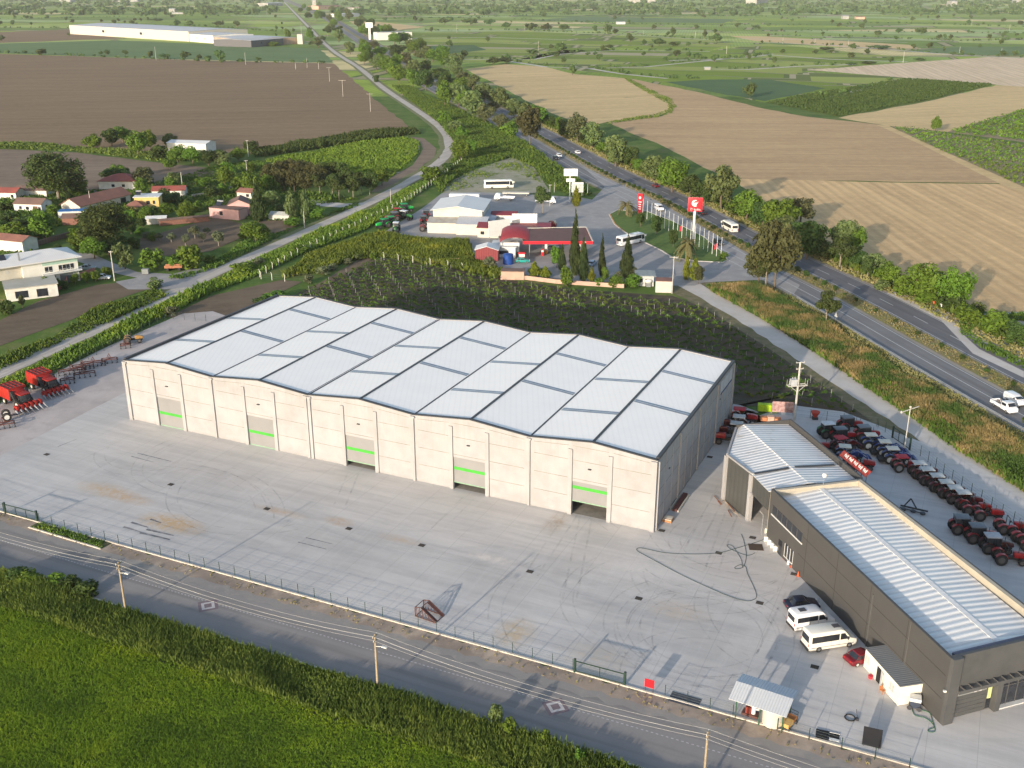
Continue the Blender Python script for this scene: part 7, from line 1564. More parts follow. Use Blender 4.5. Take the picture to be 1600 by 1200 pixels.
tufts('strip_weeds', 'green weeds on the strip between lane and highway', 'weeds', [g(*p) for p in [(676, 284), (700, 262), (712, 245), (710, 222), (686, 192), (612, 134), (640, 136), (700, 165), (775, 198), (818, 222), (850, 245), (875, 262), (905, 285), (925, 306), (890, 305), (862, 292), (838, 262), (800, 246), (740, 262), (700, 288), (690, 302)]], 1.2, (.7, 2.), .4, mWeedD, .4, 3, (7., .4, 1.3))
tufts('reed_bed', 'rusty orange and green reeds on the bank between track and highway', 'reeds', [g(*p) for p in [(1104, 448), (1180, 448), (1228, 470), (1300, 512), (1415, 589), (1502, 640), (1640, 728), (1640, 795), (1500, 706), (1425, 653), (1345, 600), (1265, 545), (1185, 496), (1112, 456)]], 17., (.7, 1.9), .12, mReed, .3, 3, (4.5, .45, 1.15))
tufts('rail_side_grass', 'low greyish grass between the guard rail and the reed bed', 'grass', [g(*p) for p in [(1180, 442), (1235, 462), (1310, 502), (1425, 577), (1512, 625), (1640, 705), (1640, 728), (1502, 640), (1415, 589), (1300, 512), (1228, 470), (1180, 448)]], 6., (.2, .7), .12, mDry, .4, 3, (4., .4, 1.1))
tufts('reed_foot_grass', 'dark green grass at the foot of the reed bank', 'grass', [g(*p) for p in [(1112, 456), (1185, 496), (1265, 546), (1345, 602), (1425, 654), (1500, 707), (1640, 795), (1640, 762), (1500, 682), (1425, 630), (1345, 576), (1265, 522), (1185, 478)]], 6., (.6, 1.8), .22, mWeedD, .3, 3, (4., .4, 1.1))
tufts('far_verge_grass', 'dry grass verge beyond the far carriageway', 'grass', strip_poly([h for h in HWs if 150 < h.y < 700], 12.6, 19), 1.6, (.3, 1.), .3, mDry, .4, 3, (5., .3, 1.2))
tufts('far_verge_scrub', 'green scrub under the roadside trees right of the highway', 'scrub', strip_poly([h for h in HWs if 205 < h.y < 900], 16, 24), .9, (.6, 2.4), .45, mWeedD, .4, 3, (7., .3, 1.2))
tufts('median_grass', 'short dry grass on the highway median', 'grass', strip_poly([h for h in HWs if 150 < h.y < 560], -2.3, 2.3), 3, (.1, .4), .18, mDry, .4, 2)
tufts('near_verge_weeds', 'tall green weeds between the near road and the green crop', 'weeds', strip_poly([FA-FD*40, FB+FD*4], 12.4, 18.5), 34, (.4, 1.4), .10, mVerge, .3, 4, (2.6, .4, 1.2), cap=60000)
tufts('crop', 'bright green cereal crop filling the lower left corner', 'crop', strip_poly([FA-FD*22, FB-FD*12], 18.0, 62), 40, (.22, .42), .045, mCrop, .5, 4, (9., .8, 1.05), cap=200000)
tufts('road_verge_weeds', 'sparse weeds on the dirt strip outside the yard fence', 'weeds', strip_poly([FA-FD*5, FB], .5, 2.4), 1.0, (.05, .25), .1, mDry, .5, 3)
tufts('strip_weeds_near', 'low weeds on the kerbed strip beside the left gate', 'weeds', [tuple(A_) for A_ in [Vector(g(48, 824)), Vector(g(158, 857)), Vector(g(166, 848)), Vector(g(70, 817))]], 14, (.1, .4), .12, mVerge, .4, 3)
tufts('lot_weeds', 'patchy dry weeds over the dirt lot beyond the coach', 'weeds', [g(*p) for p in [(692, 302), (702, 284), (735, 266), (800, 244), (838, 262), (858, 290), (830, 280), (800, 268), (760, 278), (740, 292)]], .5, (.2, .8), .35, mVerge, .4, 3, (5., 0, 1.2))
tufts('lane_verge_weeds', 'green weeds along the village side of the gravel lane', 'weeds', [g(*p) for p in [(-60, 590), (0, 562), (95, 520), (150, 480), (215, 462), (240, 452), (262, 462), (180, 500), (100, 533), (0, 578), (-60, 606)]], 3., (.4, 1.4), .25, mWeedD, .4, 3, (5., .3, 1.2))
tufts('lane_verge_weeds', 'green weeds between the walled garden and the gravel lane', 'weeds', [g(*p) for p in [(262, 436), (320, 420), (372, 385), (400, 372), (470, 352), (560, 322), (560, 316), (450, 362), (400, 388), (340, 418), (290, 436)]], 3., (.4, 1.3), .25, mWeedD, .4, 3, (5., .3, 1.2))
tufts('village_grass', 'rough grass in the village gardens', 'grass', [g(*p) for p in [(-40, 300), (120, 300), (250, 285), (330, 262), (400, 250), (440, 262), (480, 300), (560, 312), (500, 320), (470, 345), (400, 345), (340, 330), (250, 330), (120, 330), (40, 400), (-40, 400)]], .8, (.4, 1.4), .4, mWeedD, .4, 3, (6., .2, 1.2))
tufts('field_hedge', 'low green hedge strip between the two brown fields', 'hedge', [g(*p) for p in [(-60, 224), (0, 223), (60, 224), (130, 232), (250, 240), (340, 240), (340, 252), (250, 252), (120, 237), (60, 234), (0, 232), (-60, 232)]], .8, (.6, 1.8), .5, mVerge, .4, 3, (8., .4, 1.2))
tufts('field_hedge', 'dark hedge along the lower edge of the big ploughed field', 'hedge', [g(*p) for p in [(395, 238), (440, 229), (560, 210), (648, 203), (655, 209), (600, 216), (500, 232), (400, 246)]], 1.2, (.8, 3.2), .6, LM['d'], .4, 3, (6., .4, 1.2))
tufts('field_boundary_grass', 'grassy boundary line curving between tan and brown field', 'grass', [g(*p) for p in [(974, 121), (980, 121), (1012, 138), (1048, 155), (1056, 166), (1050, 176), (1030, 183), (950, 194), (945, 191), (1025, 178), (1042, 171), (1046, 164), (1000, 139)]], .5, (.3, 1.1), .4, mVerge, .4, 3, (9., .3, 1.2))
tufts('right_patch_grass', 'green grass on the rubble patch at the right edge', 'grass', [g(*p) for p in [(1500, 500), (1560, 493), (1620, 490), (1620, 502), (1560, 503), (1520, 515), (1560, 545), (1610, 570), (1610, 582), (1540, 548), (1500, 520)]], 4., (.3, 1.1), .2, mWeedD, .4, 3, (3., .3, 1.2))
# median shrubs: clipped bushes one by one
sh_ = []
yv = 168.
while yv < 640:
    p, a = hw_pos(yv, .3); s = random.uniform(.9, 1.5)*(1.2 if yv > 260 else .8); sh_.append(place(TREES['sd'][random.randrange(2)], 'median_shrub', (p.x, p.y, -.03), random.random()*6, None, 'shrub', None, (s*1.3, s*1.3, s)))
    yv += random.uniform(7, 10) if yv < 250 else random.uniform(4.2, 5.6)
for i, o in enumerate(sh_): o['label'] = 'small dark clipped shrub on the highway median'; o['group'] = 'shrubs on the highway median'
# ================================================================ POLES, FENCES, YARD THINGS
mWood = M('weathered_wood', (.36, .29, .2), (.26, .21, .15), 3, .9); mConcP = M('pole_concrete', (.5, .48, .44), (.4, .38, .34), 2, .8); mFG = M('fence_green_dark', (.02, .045, .035), None, 2, .5)
mWire = M('wire_grey', (.12, .15, .15)); mCable = M('cable_pale', (.5, .49, .46), None, 2, .4)
def fence(name, label, pts, h, step, mpost, wires=5, thick=.07, wr=.008, world=False, base=.12):
    P = [Vector(p) if world else Vector(g(*p)) for p in pts]; o = P[0]; e = empty(name, (*o, 0), 0, label, 'fence')
    segs = [(P[i], P[i+1]) for i in range(len(P)-1)]; tot = sum((b-a).length for a, b in segs); n = max(1, round(tot/step)); n = min(n, 99); q = MB(); q.box(-thick/2, thick/2, -thick/2, thick/2, 0, h); pm = q.mesh('post', mpost)
    def at_(d):
        for a, b in segs:
            l = (b-a).length
            if d <= l+1e-6: return a.lerp(b, d/l)
            d -= l
        return P[-1]
    for i in range(n+1): p = at_(tot*i/n)-o; k_ = link('post', pm, e); k_.location = (p.x, p.y, 0); 
    q = MB()
    for a, b in segs:
        for j in range(wires): z = base+(h-base-.06)*j/(wires-1); q.bar((*(a-o), z), (*(b-o), z), wr*2)
    q.build('wire_mesh', mWire, e); return e
def gate(name, label, a, b, h, n=3, m=None):
    A_, B_ = Vector(g(*a)), Vector(g(*b)); l = (B_-A_).length; e = empty(name, (*A_, 0), math.atan2((B_-A_).y, (B_-A_).x), label, 'gate'); m = m or mFG
    for x in (0, l): q = MB(); q.box(x-.12, x+.12, -.12, .12, 0, h+.25); q.build('post', m, e)
    q = MB(); [q.box(.14, l-.14, -.05, .05, z, z+.1) for z in (.15, h-.1)]; [q.box(.14+(l-.28)*i/n-.03, .14+(l-.28)*i/n+.03, -.045, .045, .25, h-.1) for i in range(n+1)]; q.build('leaf_frame', m, e)
    q = MB(); [q.box(.2, l-.2, -.008, .008, .25+j*(h-.4)/5, .25+j*(h-.4)/5+.014) for j in range(6)]; [q.box(.2+(l-.4)*j/40, .2+(l-.4)*j/40+.008, -.01, .01, .25, h-.12) for j in range(41)]; q.build('wire_mesh', mWire, e); return e
fence('yard_fence', 'dark green mesh fence along the road side of the yard', [(62, 816), (895, 1047)], 1.55, 2.55, mFG)
fence('yard_fence', 'short mesh fence left of the left yard gate', [(-60, 775), (6, 800)], 1.55, 2.4, mFG)
fence('yard_fence', 'mesh fence between the red sign and the utility shelter', [(1039, 1088), (1145, 1119)], 1.55, 2.55, mFG)
fence('yard_fence', 'mesh fence right of the utility shelter to the lower right corner', [(1214, 1141), (1420, 1203)], 1.55, 3.2, mFG)
gate('sliding_gate', 'long dark green sliding gate in the middle of the road fence', (898, 1050), (976, 1071), 1.6, 2)
gate('sliding_gate', 'dark green gate at the left edge of the road fence', (9, 802), (59, 815), 1.6, 3)
fence('back_fence', 'dark mesh fence behind the right tractor yard along the gravel track', [(1372, 667), (1394, 684)], 2., 2.5, mFG)
fence('back_fence', 'dark mesh fence below the track gate running to the right edge', [(1422, 704), (1440, 714), (1480, 747), (1530, 782), (1560, 803), (1620, 842)], 2., 2.5, mFG)
fence('back_fence', 'dark mesh fence between the right yard and the vineyard', [(1142, 636), (1185, 641), (1246, 651), (1310, 659), (1370, 666)], 1.8, 2.8, mFG)
gate('track_gate', 'dark gate in the fence beside the gravel track', (1394, 684), (1421, 703), 2.1, 3)
fence('ditch_fence', 'dark mesh fence behind the harvesters along the ditch', [(-40, 655), (60, 608), (100, 583), (190, 533), (266, 498), (322, 502)], 1.7, 2.8, mFG)
# bent white posts
q = MB(); q.bar((0, 0, 0), (0, 0, 1.9), .14); q.bar((0, 0, 1.9), (.25, 0, 2.25), .12); bent = q.mesh('post', M('white_post', (.66, .65, .58)))
def bentfence(label, pts, step):
    P = [Vector(g(*p)) for p in pts]; o = P[0]; e = empty('post_fence', (*o, 0), 0, label, 'fence'); q = MB(); last = None
    for i in range(len(P)-1):
        a, b = P[i], P[i+1]; n = max(1, int((b-a).length/step))
        for j in range(n): p = a.lerp(b, j/n)-o; k_ = link('post', bent, e); k_.location = (p.x, p.y, 0); k_.rotation_euler = (0, 0, R(200))
        for z in (.6, 1.2, 1.8): q.bar((*(a-o), z), (*(b-o), z), .02)
    q.build('wires', mWire, e)
bentfence('row of white bent top fence posts climbing beside the ditch', [(406, 433), (445, 410), (485, 389), (555, 357), (598, 336), (628, 321), (678, 287), (724, 252)], 3.8)
bentfence('short row of white posts across the weed field edge', [(408, 436), (425, 438), (445, 440), (478, 438)], 3.4)
bentfence('fence of pale posts along the upper edge of the dark vineyard', [(600, 406), (645, 411), (700, 419), (745, 426)], 4.2)
# utility poles
def pole(name, label, x, y, h, r=.13, arms=(), m=None, lamp=None, group=None, a=0., cat='utility pole'):
    e = empty(name, (x, y, 0), a, label, cat, group); q = MB(); q.cyl((0, 0, -.1), (0, 0, h), r, r*.7, n=10); q.build('shaft', m or mWood, e)
    for (z, w) in arms:
        q = MB(); q.box(-w/2, w/2, -.05, .05, z-.06, z+.06); ar = q.build('crossarm', m or mWood, e)
        q = MB(); [q.cyl((x_, 0, z+.06), (x_, 0, z+.22), .04, n=6) for x_ in (-w/2+.05, 0.12, w/2-.05)]; q.build('insulators', mWhiteP, ar)
    if lamp:
        q = MB(); q.bar((0, 0, lamp), (.0, -.9, lamp+.25), .06); q.box(-.13, .13, -1.5, -.85, lamp+.18, lamp+.3); q.build('lamp', mWhiteP, e)
    return e
PH = 7.4; PP = [Vector(g(184.5, 878, PH)), Vector(g(585.5, 991, PH)), Vector(g(1106, 1143, PH))]; pd = (PP[2]-PP[0]).normalized(); paa = math.atan2(pd.y, pd.x)
for i, (p, lb) in enumerate(zip(PP, ['wooden utility pole at the left of the near road', 'wooden utility pole at the middle of the near road', 'wooden utility pole at the lower right bottom edge'])):
    pole('utility_pole', lb, p.x, p.y, PH, .15, ((PH-.25, .9), (PH-.85, .7)), lamp=5.8 if i < 2 else None, a=paa+R(90), group='utility poles along the near road')
ends = [PP[0]-pd*40]+PP+[PP[2]+pd*40]; nn_ = Vector((-pd.y, pd.x))
for k_, (off, z) in enumerate([(-.42, PH-.05), (.42, PH-.05), (-.3, PH-.65), (.3, PH-.65)]):
    q = MB()
    for i in range(4):
        a, b = ends[i]+nn_*off, ends[i+1]+nn_*off
        pts = [(*(a.lerp(b, t)), z-1.0*4*t*(1-t)) for t in np.linspace(0, 1, 13)]
        for j in range(12): q.cyl(pts[j], pts[j+1],   .013, n=5, caps=False)
    tag(q.build('power_cable', mCable), ['upper field side', 'upper yard side', 'lower field side', 'lower yard side'][k_]+' overhead cable strung between the wooden poles', 'cable', 'cables along the near road')
x, y = g(1241, 657); tp_ = pole('transformer_pole', 'tall concrete transformer pole with platform at the vineyard corner', x, y, 11.4, .22, ((11.3, 1.6), (10.1, 1.4)), mConcP, a=R(10))
q = MB(); q.box(-2.0, 1.6, -.5, -.38, 6.9, 7.05); q.box(-2.0, 1.6, .38, .5, 6.9, 7.05); q.box(-2.0, -1.85, -.38, .38, 6.9, 7.05); q.box(1.45, 1.6, -.38, .38, 6.9, 7.05); [q.bar((s*1.6, 0, 6.95), (0, 0, 5.6), .08) for s in (-1, 1)]; [q.bar((x_, y_, 7.0), (x_, y_, 8.0), .05) for x_ in (-1.95, 1.55) for y_ in (-.45, .45)]; q.build('platform', mConcP, tp_)
q = MB(); q.box(-1.5, -.35, -.45, .45, 7.06, 8.2); [q.cyl((x_, 0, 8.2), (x_, 0, 8.6), .06, n=6) for x_ in (-1.2, -.9, -.6)]; q.build('transformer', M('transformer_grey', (.45, .46, .47)), tp_)
x, y = g(1412, 708); lp = pole('yard_light_pole', 'pale light pole with crossbar lamps in the right tractor yard', x, y, 8.2, .11, (), mConcP, a=R(25))
q = MB(); q.bar((-1.9, 0, 7.9), (1.9, 0, 8.3), .12); q.ell((-1.9, 0, 7.9), (.22, .22, .22)); q.ell((0, 0, 8.5), (.22, .22, .22)); q.build('lamp_bar', mConcP, lp)
for lb, px, py, top, wd, arm in [('twin pole pylon farthest left in the big brown field', 480, 106, 90, .14, 0), ('pylon with crossarm in the brown field, farthest of three', 515, 127, 105, .14, 4), ('pylon with crossarm in the brown field, middle of three', 536, 151, 125, .14, 5), ('pylon with crossarm in the brown field, nearest of three', 579, 174, 146, .14, 4),
                                 ('leaning pale pole beside the red roofed barn', 286, 301, 269, .16, 0), ('tall pole behind the pink house', 387, 282, 250, .15, 1.4), ('pole beyond the village trees', 388, 244, 219, .14, 1.2), ('street lamp pole at the village junction', 179, 438, 392, .16, 1), ('dark slim pole beside the green tractors', 611, 322, 296, .12, 0), ('pole beside the blue awning house', 143, 330, 298, .13, 0), ('pale pole at the greenhouse', 476, 356, 330, .13, 0),
                                 ('slim lamp post beside the kiosk and track', 1050, 458, 400, .13, 2.2), ('slim lamp post behind the white billboard', 918, 305, 284, .12, 1.6), ('thin lamp post at the station left of the boom truck', 859, 322, 288, .1, 1.), ('thin lamp post on the dirt lot edge', 866, 300, 285, .1, 0)]:
    x, y = g(px, py); h = hz(px, py, top); pole('lamp_post' if 'lamp' in lb else 'utility_pole', lb, x, y, h, wd, ((h-.3, arm),) if arm else (), mConcP, cat='lamp post' if 'lamp' in lb else 'utility pole')
fp_ = [(1005, 56, 47), (1086, 60, 49), (1135, 84, 72), (1411, 98, 80), (1499, 83, 73), (1564, 86, 75), (244, 94, 73), (384, 101, 82), (471, 53, 38), (417, 23, 12), (714, 51, 37), (820, 48, 38), (895, 49, 41), (1223, 68, 58), (1273, 70, 60), (1325, 72, 63), (879, 80, 64), (841, 86, 64), (1577, 48, 38), (1518, 40, 30), (462, 130-22, 98), (498, 108, 97)]
obs = []
for px, py, top in fp_: x, y = g(px, py); h = hz(px, py, top); obs.append(pole('utility_pole', '', x, y, h, .2, (), mConcP))
ordinals(obs, 'pale utility pole among the distant fields', 'distant utility poles')
# flagpoles
obs = []
for i in range(19):
    t = i/18; px, py = 1004+(1126-1004)*t, 339+(404-339)*t; x, y = g(px, py); h = 6.2; e = empty('flagpole', (x, y, 0), 0, '', 'flagpole'); q = MB(); q.cyl((0, 0, 0), (0, 0, h), .09, .06, n=8); q.ell((0, 0, h), (.1, .1, .1)); q.build('shaft', mWhiteP, e)
    if i in (9, 17): q = MB(); q.add([(0.08, 0, 3.9), (-.7, .05, 3.5), (-.75, .05, 2.0), (0.08, 0, 2.3), (.08, .03, 3.9), (-.7, .08, 3.5), (-.75, .08, 2.), (.08, .03, 2.3)], [(0, 1, 2, 3), (7, 6, 5, 4), (0, 4, 5, 1), (1, 5, 6, 2), (2, 6, 7, 3)]); q.build('flag', M('flag_red', (.55, .03, .06)), e)
    obs.append(e)
ordinals(obs, 'white flagpole in the row beside the highway', 'flagpoles beside the highway')
# signs
x, y = g(1083, 373); sg = empty('fuel_sign', (x, y, 0), R(-6), 'tall red square fuel sign on a white column with white crescent emblem', 'sign')
q = MB(); q.cyl((0, 0, 0), (0, 0, 9), .42, .38, n=16); q.build('column', mWhiteP, sg)
q = MB(); q.box(-2.2, 2.2, -.35, .35, 8.7, 12.9); q.build('panel', M('signal_red', (.6, .02, .03)), sg, .04)
q = MB(); q.box(-2.26, -2.201, -.3, .3, 8.65, 12.95); q.box(-2.2, 2.2, -.3, .3, 12.901, 12.98); q.build('panel_edge', M('edge_pink', (.6, .15, .18)), sg)
q = MB(); n = 18
oc, ic = [], []
for i in range(n+1):
    a = R(70)+R(230)*i/n; oc.append((math.cos(a)*1.05-.1, 11.25+math.sin(a)*1.05)); ic.append((math.cos(a)*.62*(1 if i not in (0, n) else 1.6)+.12, 11.25+math.sin(a)*.72*(1 if i not in (0, n) else 1.4)))
for i in range(n): q.add([(oc[i][0], -.37, oc[i][1]), (oc[i+1][0], -.37, oc[i+1][1]), (ic[i+1][0], -.37, ic[i+1][1]), (ic[i][0], -.37, ic[i][1])], [(0, 1, 2, 3)])
q.add([(-.5, -.372, 10.7), (.2, -.372, 10.6), (.95, -.372, 11.75), (.1, -.372, 11.2)], [(0, 1, 2, 3)]); q.add([(-.55, -.374, 11.3), (.35, -.374, 11.6), (.15, -.374, 11.25), (-.5, -.374, 10.9)], [(0, 1, 2, 3)]); q.build('emblem', mWhiteP, sg)
lettering('7/ kuba', 1.05, mWhiteP, sg, (.05, -.38, 9.35), (R(90), 0, 0), sx=1.05)
x, y = g(1000, 334); e = empty('price_tower', (x, y, 0), R(-40), 'narrow dark red price tower with white emblem beside the palm', 'sign'); q = MB(); q.box(-.9, .9, -.25, .25, 0, 6.3); q.build('panel', M('tower_red', (.35, .02, .05)), e)
q = MB(); q.box(-.95, .95, -.3, .3, 4.6, 7.); q.build('top_panel', M('signal_red', (.6, .02, .03)), e); q = MB(); q.ell((-.1, -.31, 5.6), (.5, .03, .5)); q.box(-.6, .6, -.31, -.26, 4.0, 4.3); [q.box(-.6, .4, -.28, -.255, z, z+.25) for z in (3.2, 2.4, 1.6)]; q.build('emblem', mWhiteP, e)
x, y = g(890, 316); e = empty('white_billboard', (x, y, 0), R(0), 'white billboard on a tall pole with small second panel', 'sign')
q = MB(); q.cyl((0, 0, 0), (0, 0, 10), .2, n=10); q.build('pole', mWhiteP, e); q = MB(); q.box(-2.3, 2.7, -.25, -.0, 9.6, 12.2); q.build('panel', mWhiteP, e); q = MB(); q.box(-1.4, 1.8, -.25, 0., 7.5, 8.7); q.build('small_panel', mWhiteP, e)
q = MB(); [q.box(-1.8+i*.3, -1.6+i*.3, -.27, -.251, 9.95, 10.15) for i in range(14)]; q.build('lettering', M('faint_grey', (.45, .4, .4)), e); q = MB(); [q.box(-.5+i*.3, -.3+i*.3, -.27, -.251, 10.7, 10.95+.1*(i % 2)) for i in range(5)]; q.build('lettering', M('faint_red', (.55, .25, .25)), e)
x, y = g(902, 306); e = empty('led_board', (x, y, 0), 0, 'framed greyish display board right of the white billboard pole', 'sign'); q = MB(); q.box(-2.2, 2.2, -.3, .3, 1.4, 5.1); q.build('frame', mWhiteP, e); q = MB(); q.box(-2., -.1, -.33, -.301, 1.6, 4.6); q.box(.1, 2., -.33, -.301, 1.6, 4.6); q.build('display', M('pale_glass', (.5, .5, .48)), e); q = MB(); q.box(-1.8, -1.6, -.1, .1, 0, 1.4); q.box(1.6, 1.8, -.1, .1, 0, 1.4); q.build('leg', mSteel, e)
def boxthing(name, label, cat, px, py, a, parts, group=None):
    """parts: (part name, [boxes], material)"""
    e = empty(name, (*g(px, py), 0), a, label, cat, group)
    for pn, bx, m in parts:
        q = MB()
        for b in bx: q.box(*b)
        q.build(pn, m, e)
    return e
yr = M('machine_red', (.5, .02, .02), None, 1)
boxthing('red_sign', 'small bright red board on two dark legs inside the road fence', 'sign', 1014, 1082, AU+R(0), [('board', [(-.55, .55, -.04, .04, .7, 1.75)], M('board_red', (.65, .01, .02))), ('leg', [(-.5, -.42, -.03, .03, 0, .7)], mTrim), ('leg', [(.42, .5, -.03, .03, 0, .7)], mTrim)])
# drain covers
q = MB(); q.box(-.75, .75, -.6, .6, -.01, .02); dcm = q.mesh('grate', [M('grate_black', (.03, .028, .028))]); q = MB(); [q.box(-.7, .7, y_, y_+.05, .021, .035) for y_ in np.linspace(-.55, .5, 8)]; dcb = q.mesh('bars', M('grate_bar', (.07, .065, .06)))
obs = [place([('grate', dcm, [('bars', dcb)])], 'drain_cover', (*g(px, py), 0), AU, '', 'drain cover') for px, py in [(73, 710), (267, 757), (417, 795), (545, 826), (659, 852), (828, 893), (998, 935), (1034, 829), (1123, 864), (1176, 840), (1187, 942), (1241, 897), (1273, 1042), (1109, 714)]]
for o in obs: o.scale = (.62, .62, 1)
ordinals(obs, 'black square drain cover in the concrete yard', 'drain covers in the yard')
def hose(name, label, px, r, m, closed=False):
    L_ = smooth_line([Vector(g(*p)) for p in px], 6); q = MB()
    for i in range(len(L_)-1): q.cyl((*L_[i], r), (*L_[i+1], r), r, n=6, caps=False)
    tag(q.build(name, m), label, 'hose')
hose('garden_hose', 'long dark green hose looped in a triangle across the yard', [(1199, 841), (1180, 848), (1150, 857), (1123, 864), (1085, 866), (1040, 864), (1006, 857), (996, 857), (996, 861), (1010, 869), (1060, 896), (1100, 915), (1140, 932), (1165, 939), (1178, 937), (1182, 931), (1178, 918), (1168, 897), (1165, 886), (1156, 883), (1148, 887), (1151, 889), (1160, 887), (1164, 880), (1166, 866), (1162, 845), (1158, 835)], .033, M('hose_green', (.07, .10, .085)))
hose('garden_hose', 'short dark hose lying inside the big hose triangle', [(1160, 886), (1158, 874), (1150, 861), (1144, 853), (1136, 852), (1140, 857), (1150, 862), (1168, 868), (1180, 864)], .03, M('hose_green', (.07, .10, .085)))
hose('garden_hose', 'green hose curling from the white washer to the showroom corner', [(1425, 1109), (1430, 1118), (1445, 1122), (1456, 1130), (1459, 1137), (1450, 1141), (1452, 1144), (1459, 1144), (1461, 1140), (1456, 1124), (1452, 1114), (1437, 1109), (1432, 1106)], .045, M('hose_green2', (.06, .15, .09)))
e = boxthing('pressure_washer', 'white topped pressure washer with hose beside the cabin end', 'washer', 1428, 1106, R(-20), [('body', [(-.55, .55, -.45, .45, .25, 1.1)], M('washer_navy', (.04, .05, .08))), ('cover', [(-.6, .6, -.5, .5, 1.1, 1.5)], mWhiteP)])
for x_ in (-.5, .5):
    q = MB(); q.cyl((x_, -.55, .28), (x_, -.45, .28), .28, n=12); q.build('wheel', mTrim, e)
# steel ramp
rA, rB, rC = Vector(g(649, 963)), Vector(g(681, 974)), Vector(g(693, 960)); rx = (rB-rA).normalized(); e = empty('steel_ramp', (*rA, 0), math.atan2(rx.y, rx.x), 'rusty steel loading ramp frame standing in the yard near the fence', 'ramp'); rl_ = (rB-rA).length; rw = 1.9
for y_ in (0, rw):
    q = MB(); q.bar((0, y_, .05), (rl_, y_, .05), .09); q.bar((0, y_, 1.35), (.9, y_, 1.55), .09); q.bar((.9, y_, 1.55), (rl_, y_, .12), .12); q.bar((0, y_, 0), (0, y_, 1.35), .09)
    for i in range(6): x_ = rl_*(i+.5)/7; q.bar((x_, y_, .05), (x_, y_, max(.2, 1.5*(1-max(0, x_-.9)/(rl_-.9)))), .06); q.bar((x_, y_, .05), (x_+.4, y_, max(.2, 1.3*(1-max(0, x_-.9)/(rl_-.9)))), .04)
    q.build('side_truss', mRust, e)
q = MB(); [q.bar((x_, 0, z_), (x_, rw, z_), .07) for x_, z_ in ((0, .05), (0, 1.35), (.9, 1.55), (rl_, .1))]; q.build('cross_beams', mRust, e)
q = MB()
for y0_ in (0.02, rw-.5): q.slab([(.95, y0_, 1.5), (rl_, y0_, .12), (rl_, y0_+.45, .12), (.95, y0_+.45, 1.5)], .04)
q.build('track_plate', mRust, e)
# boards, pallets and clutter
bkp = M('board_black', (.012, .013, .017), None, 1, .85)
boxthing('dark_mat', 'dark grey sheet lying flat beside the road fence', 'sheet', 1070, 1094, AU, [('sheet', [(-1.7, 1.7, -.9, .9, .01, .05)], M('mat_grey', (.07, .075, .09)))])
e = boxthing('pit_cover', 'black and white lidded pit near the lower fence', 'panel', 1292, 1150, AU+R(6), [('lid', [(-.2, 1.15, -.7, .7, .05, .12)], bkp), ('frame', [(-1.25, -.25, -.6, .6, .0, .06)], mBlack), ('trim', [(-1.3, -.25, -.68, -.6, 0, .1), (-1.3, -.25, .3, .68, .061, .12)], mWhiteP)])
e = boxthing('black_panel', 'large black square panel leaning at the lower right fence', 'panel', 1361, 1168, AU+R(4), [('panel', [(-.95, .95, -.06, .0, .1, 2.0)], bkp), ('leg', [(-.8, -.74, .0, .6, 0, .06), (.74, .8, 0, .6, 0, .06)], mTrim)]); e.rotation_euler = (R(-35), 0, AU+R(180)+R(4))
boxthing('timber_stack', 'dark red planks in a pale tray beside the warehouse side wall', 'timber stack', 1062, 786, AV, [('tray', [(-3.1, 3.1, -.7, -.55, .02, .35), (-3.1, 3.1, .55, .7, .02, .35)], mCream), ('planks', [(-3, 3, -.4, .3, .02, .4)], M('plank_maroon', (.13, .05, .045))), ('dark_planks', [(-3, 2.4, .75, 1.0, .02, .25)], mTrim)])
boxthing('pallet_stack', 'orange brown pallets with a pale board at the warehouse corner', 'pallet', 1044, 813, AV, [('pallet', [(-.75, .75, -.7, .7, .02, .3)], M('pallet_orange', (.42, .2, .09), None, 3)), ('pallet', [(-.7, .7, -.65, .65, .32, .5)], M('pallet_pale', (.55, .42, .32), None, 3)), ('sheet', [(-.35, .4, -.6, .5, .51, .54)], mCream)])
e = empty('timber_pile', (*g(1135, 793), 0), heading((1116, 762), (1160, 808)), 'loose planks and rusty offcuts scattered along the shed side', 'timber')
rr_ = random.Random(4)
for i in range(12): q = MB(); x_ = rr_.uniform(-3, 3); y_ = rr_.uniform(-.6, .7); a_ = rr_.gauss(0, .16); l_ = rr_.uniform(1.2, 3.2); q.bar((x_-l_/2*math.cos(a_), y_-l_/2*math.sin(a_), .06+i*.02), (x_+l_/2*math.cos(a_), y_+l_/2*math.sin(a_), .1+i*.02), .12, .05); q.build('plank', [M('plank_pale', (.5, .42, .34), None, 3), M('plank_rust', (.28, .12, .07), None, 3)][i % 3 == 0], e)
obs = []
for i, (px, py) in enumerate([(1199, 832), (1205, 838), (1203, 850), (1208, 855), (1212, 860), (1198, 845)]):
    obs.append(boxthing('water_container', '', 'container', px, py, R(75), [('tank', [(-.45, .45, -.4, .4, .12, .85)], M('container_white', (.72, .70, .60))), ('cage', [(-.48, .48, -.43, .43, .0, .11), (-.48, .48, -.43, -.405, .5, .54)], mSteel)]))
ordinals(obs, 'cream plastic container stacked by the showroom wall', 'cream containers by the showroom wall')
for (px, py, lb) in [(1226, 873, 'red brown bollard nearest the small showroom window'), (1237, 886, 'red brown bollard left of the drain cover by the wall'), (1247, 900, 'orange red cone at the wall above the navy saloon')]:
    e = empty('traffic_cone', (*g(px, py), 0), 0, lb, 'cone', 'cones along the showroom wall'); q = MB(); q.box(-.25, .25, -.25, .25, 0, .05); q.build('base', M('cone_orange', (.55, .12, .05)), e); q = MB(); q.cyl((0, 0, .05), (0, 0, .75), .18, .05, n=12); q.build('cone', M('cone_orange', (.55, .12, .05)), e)
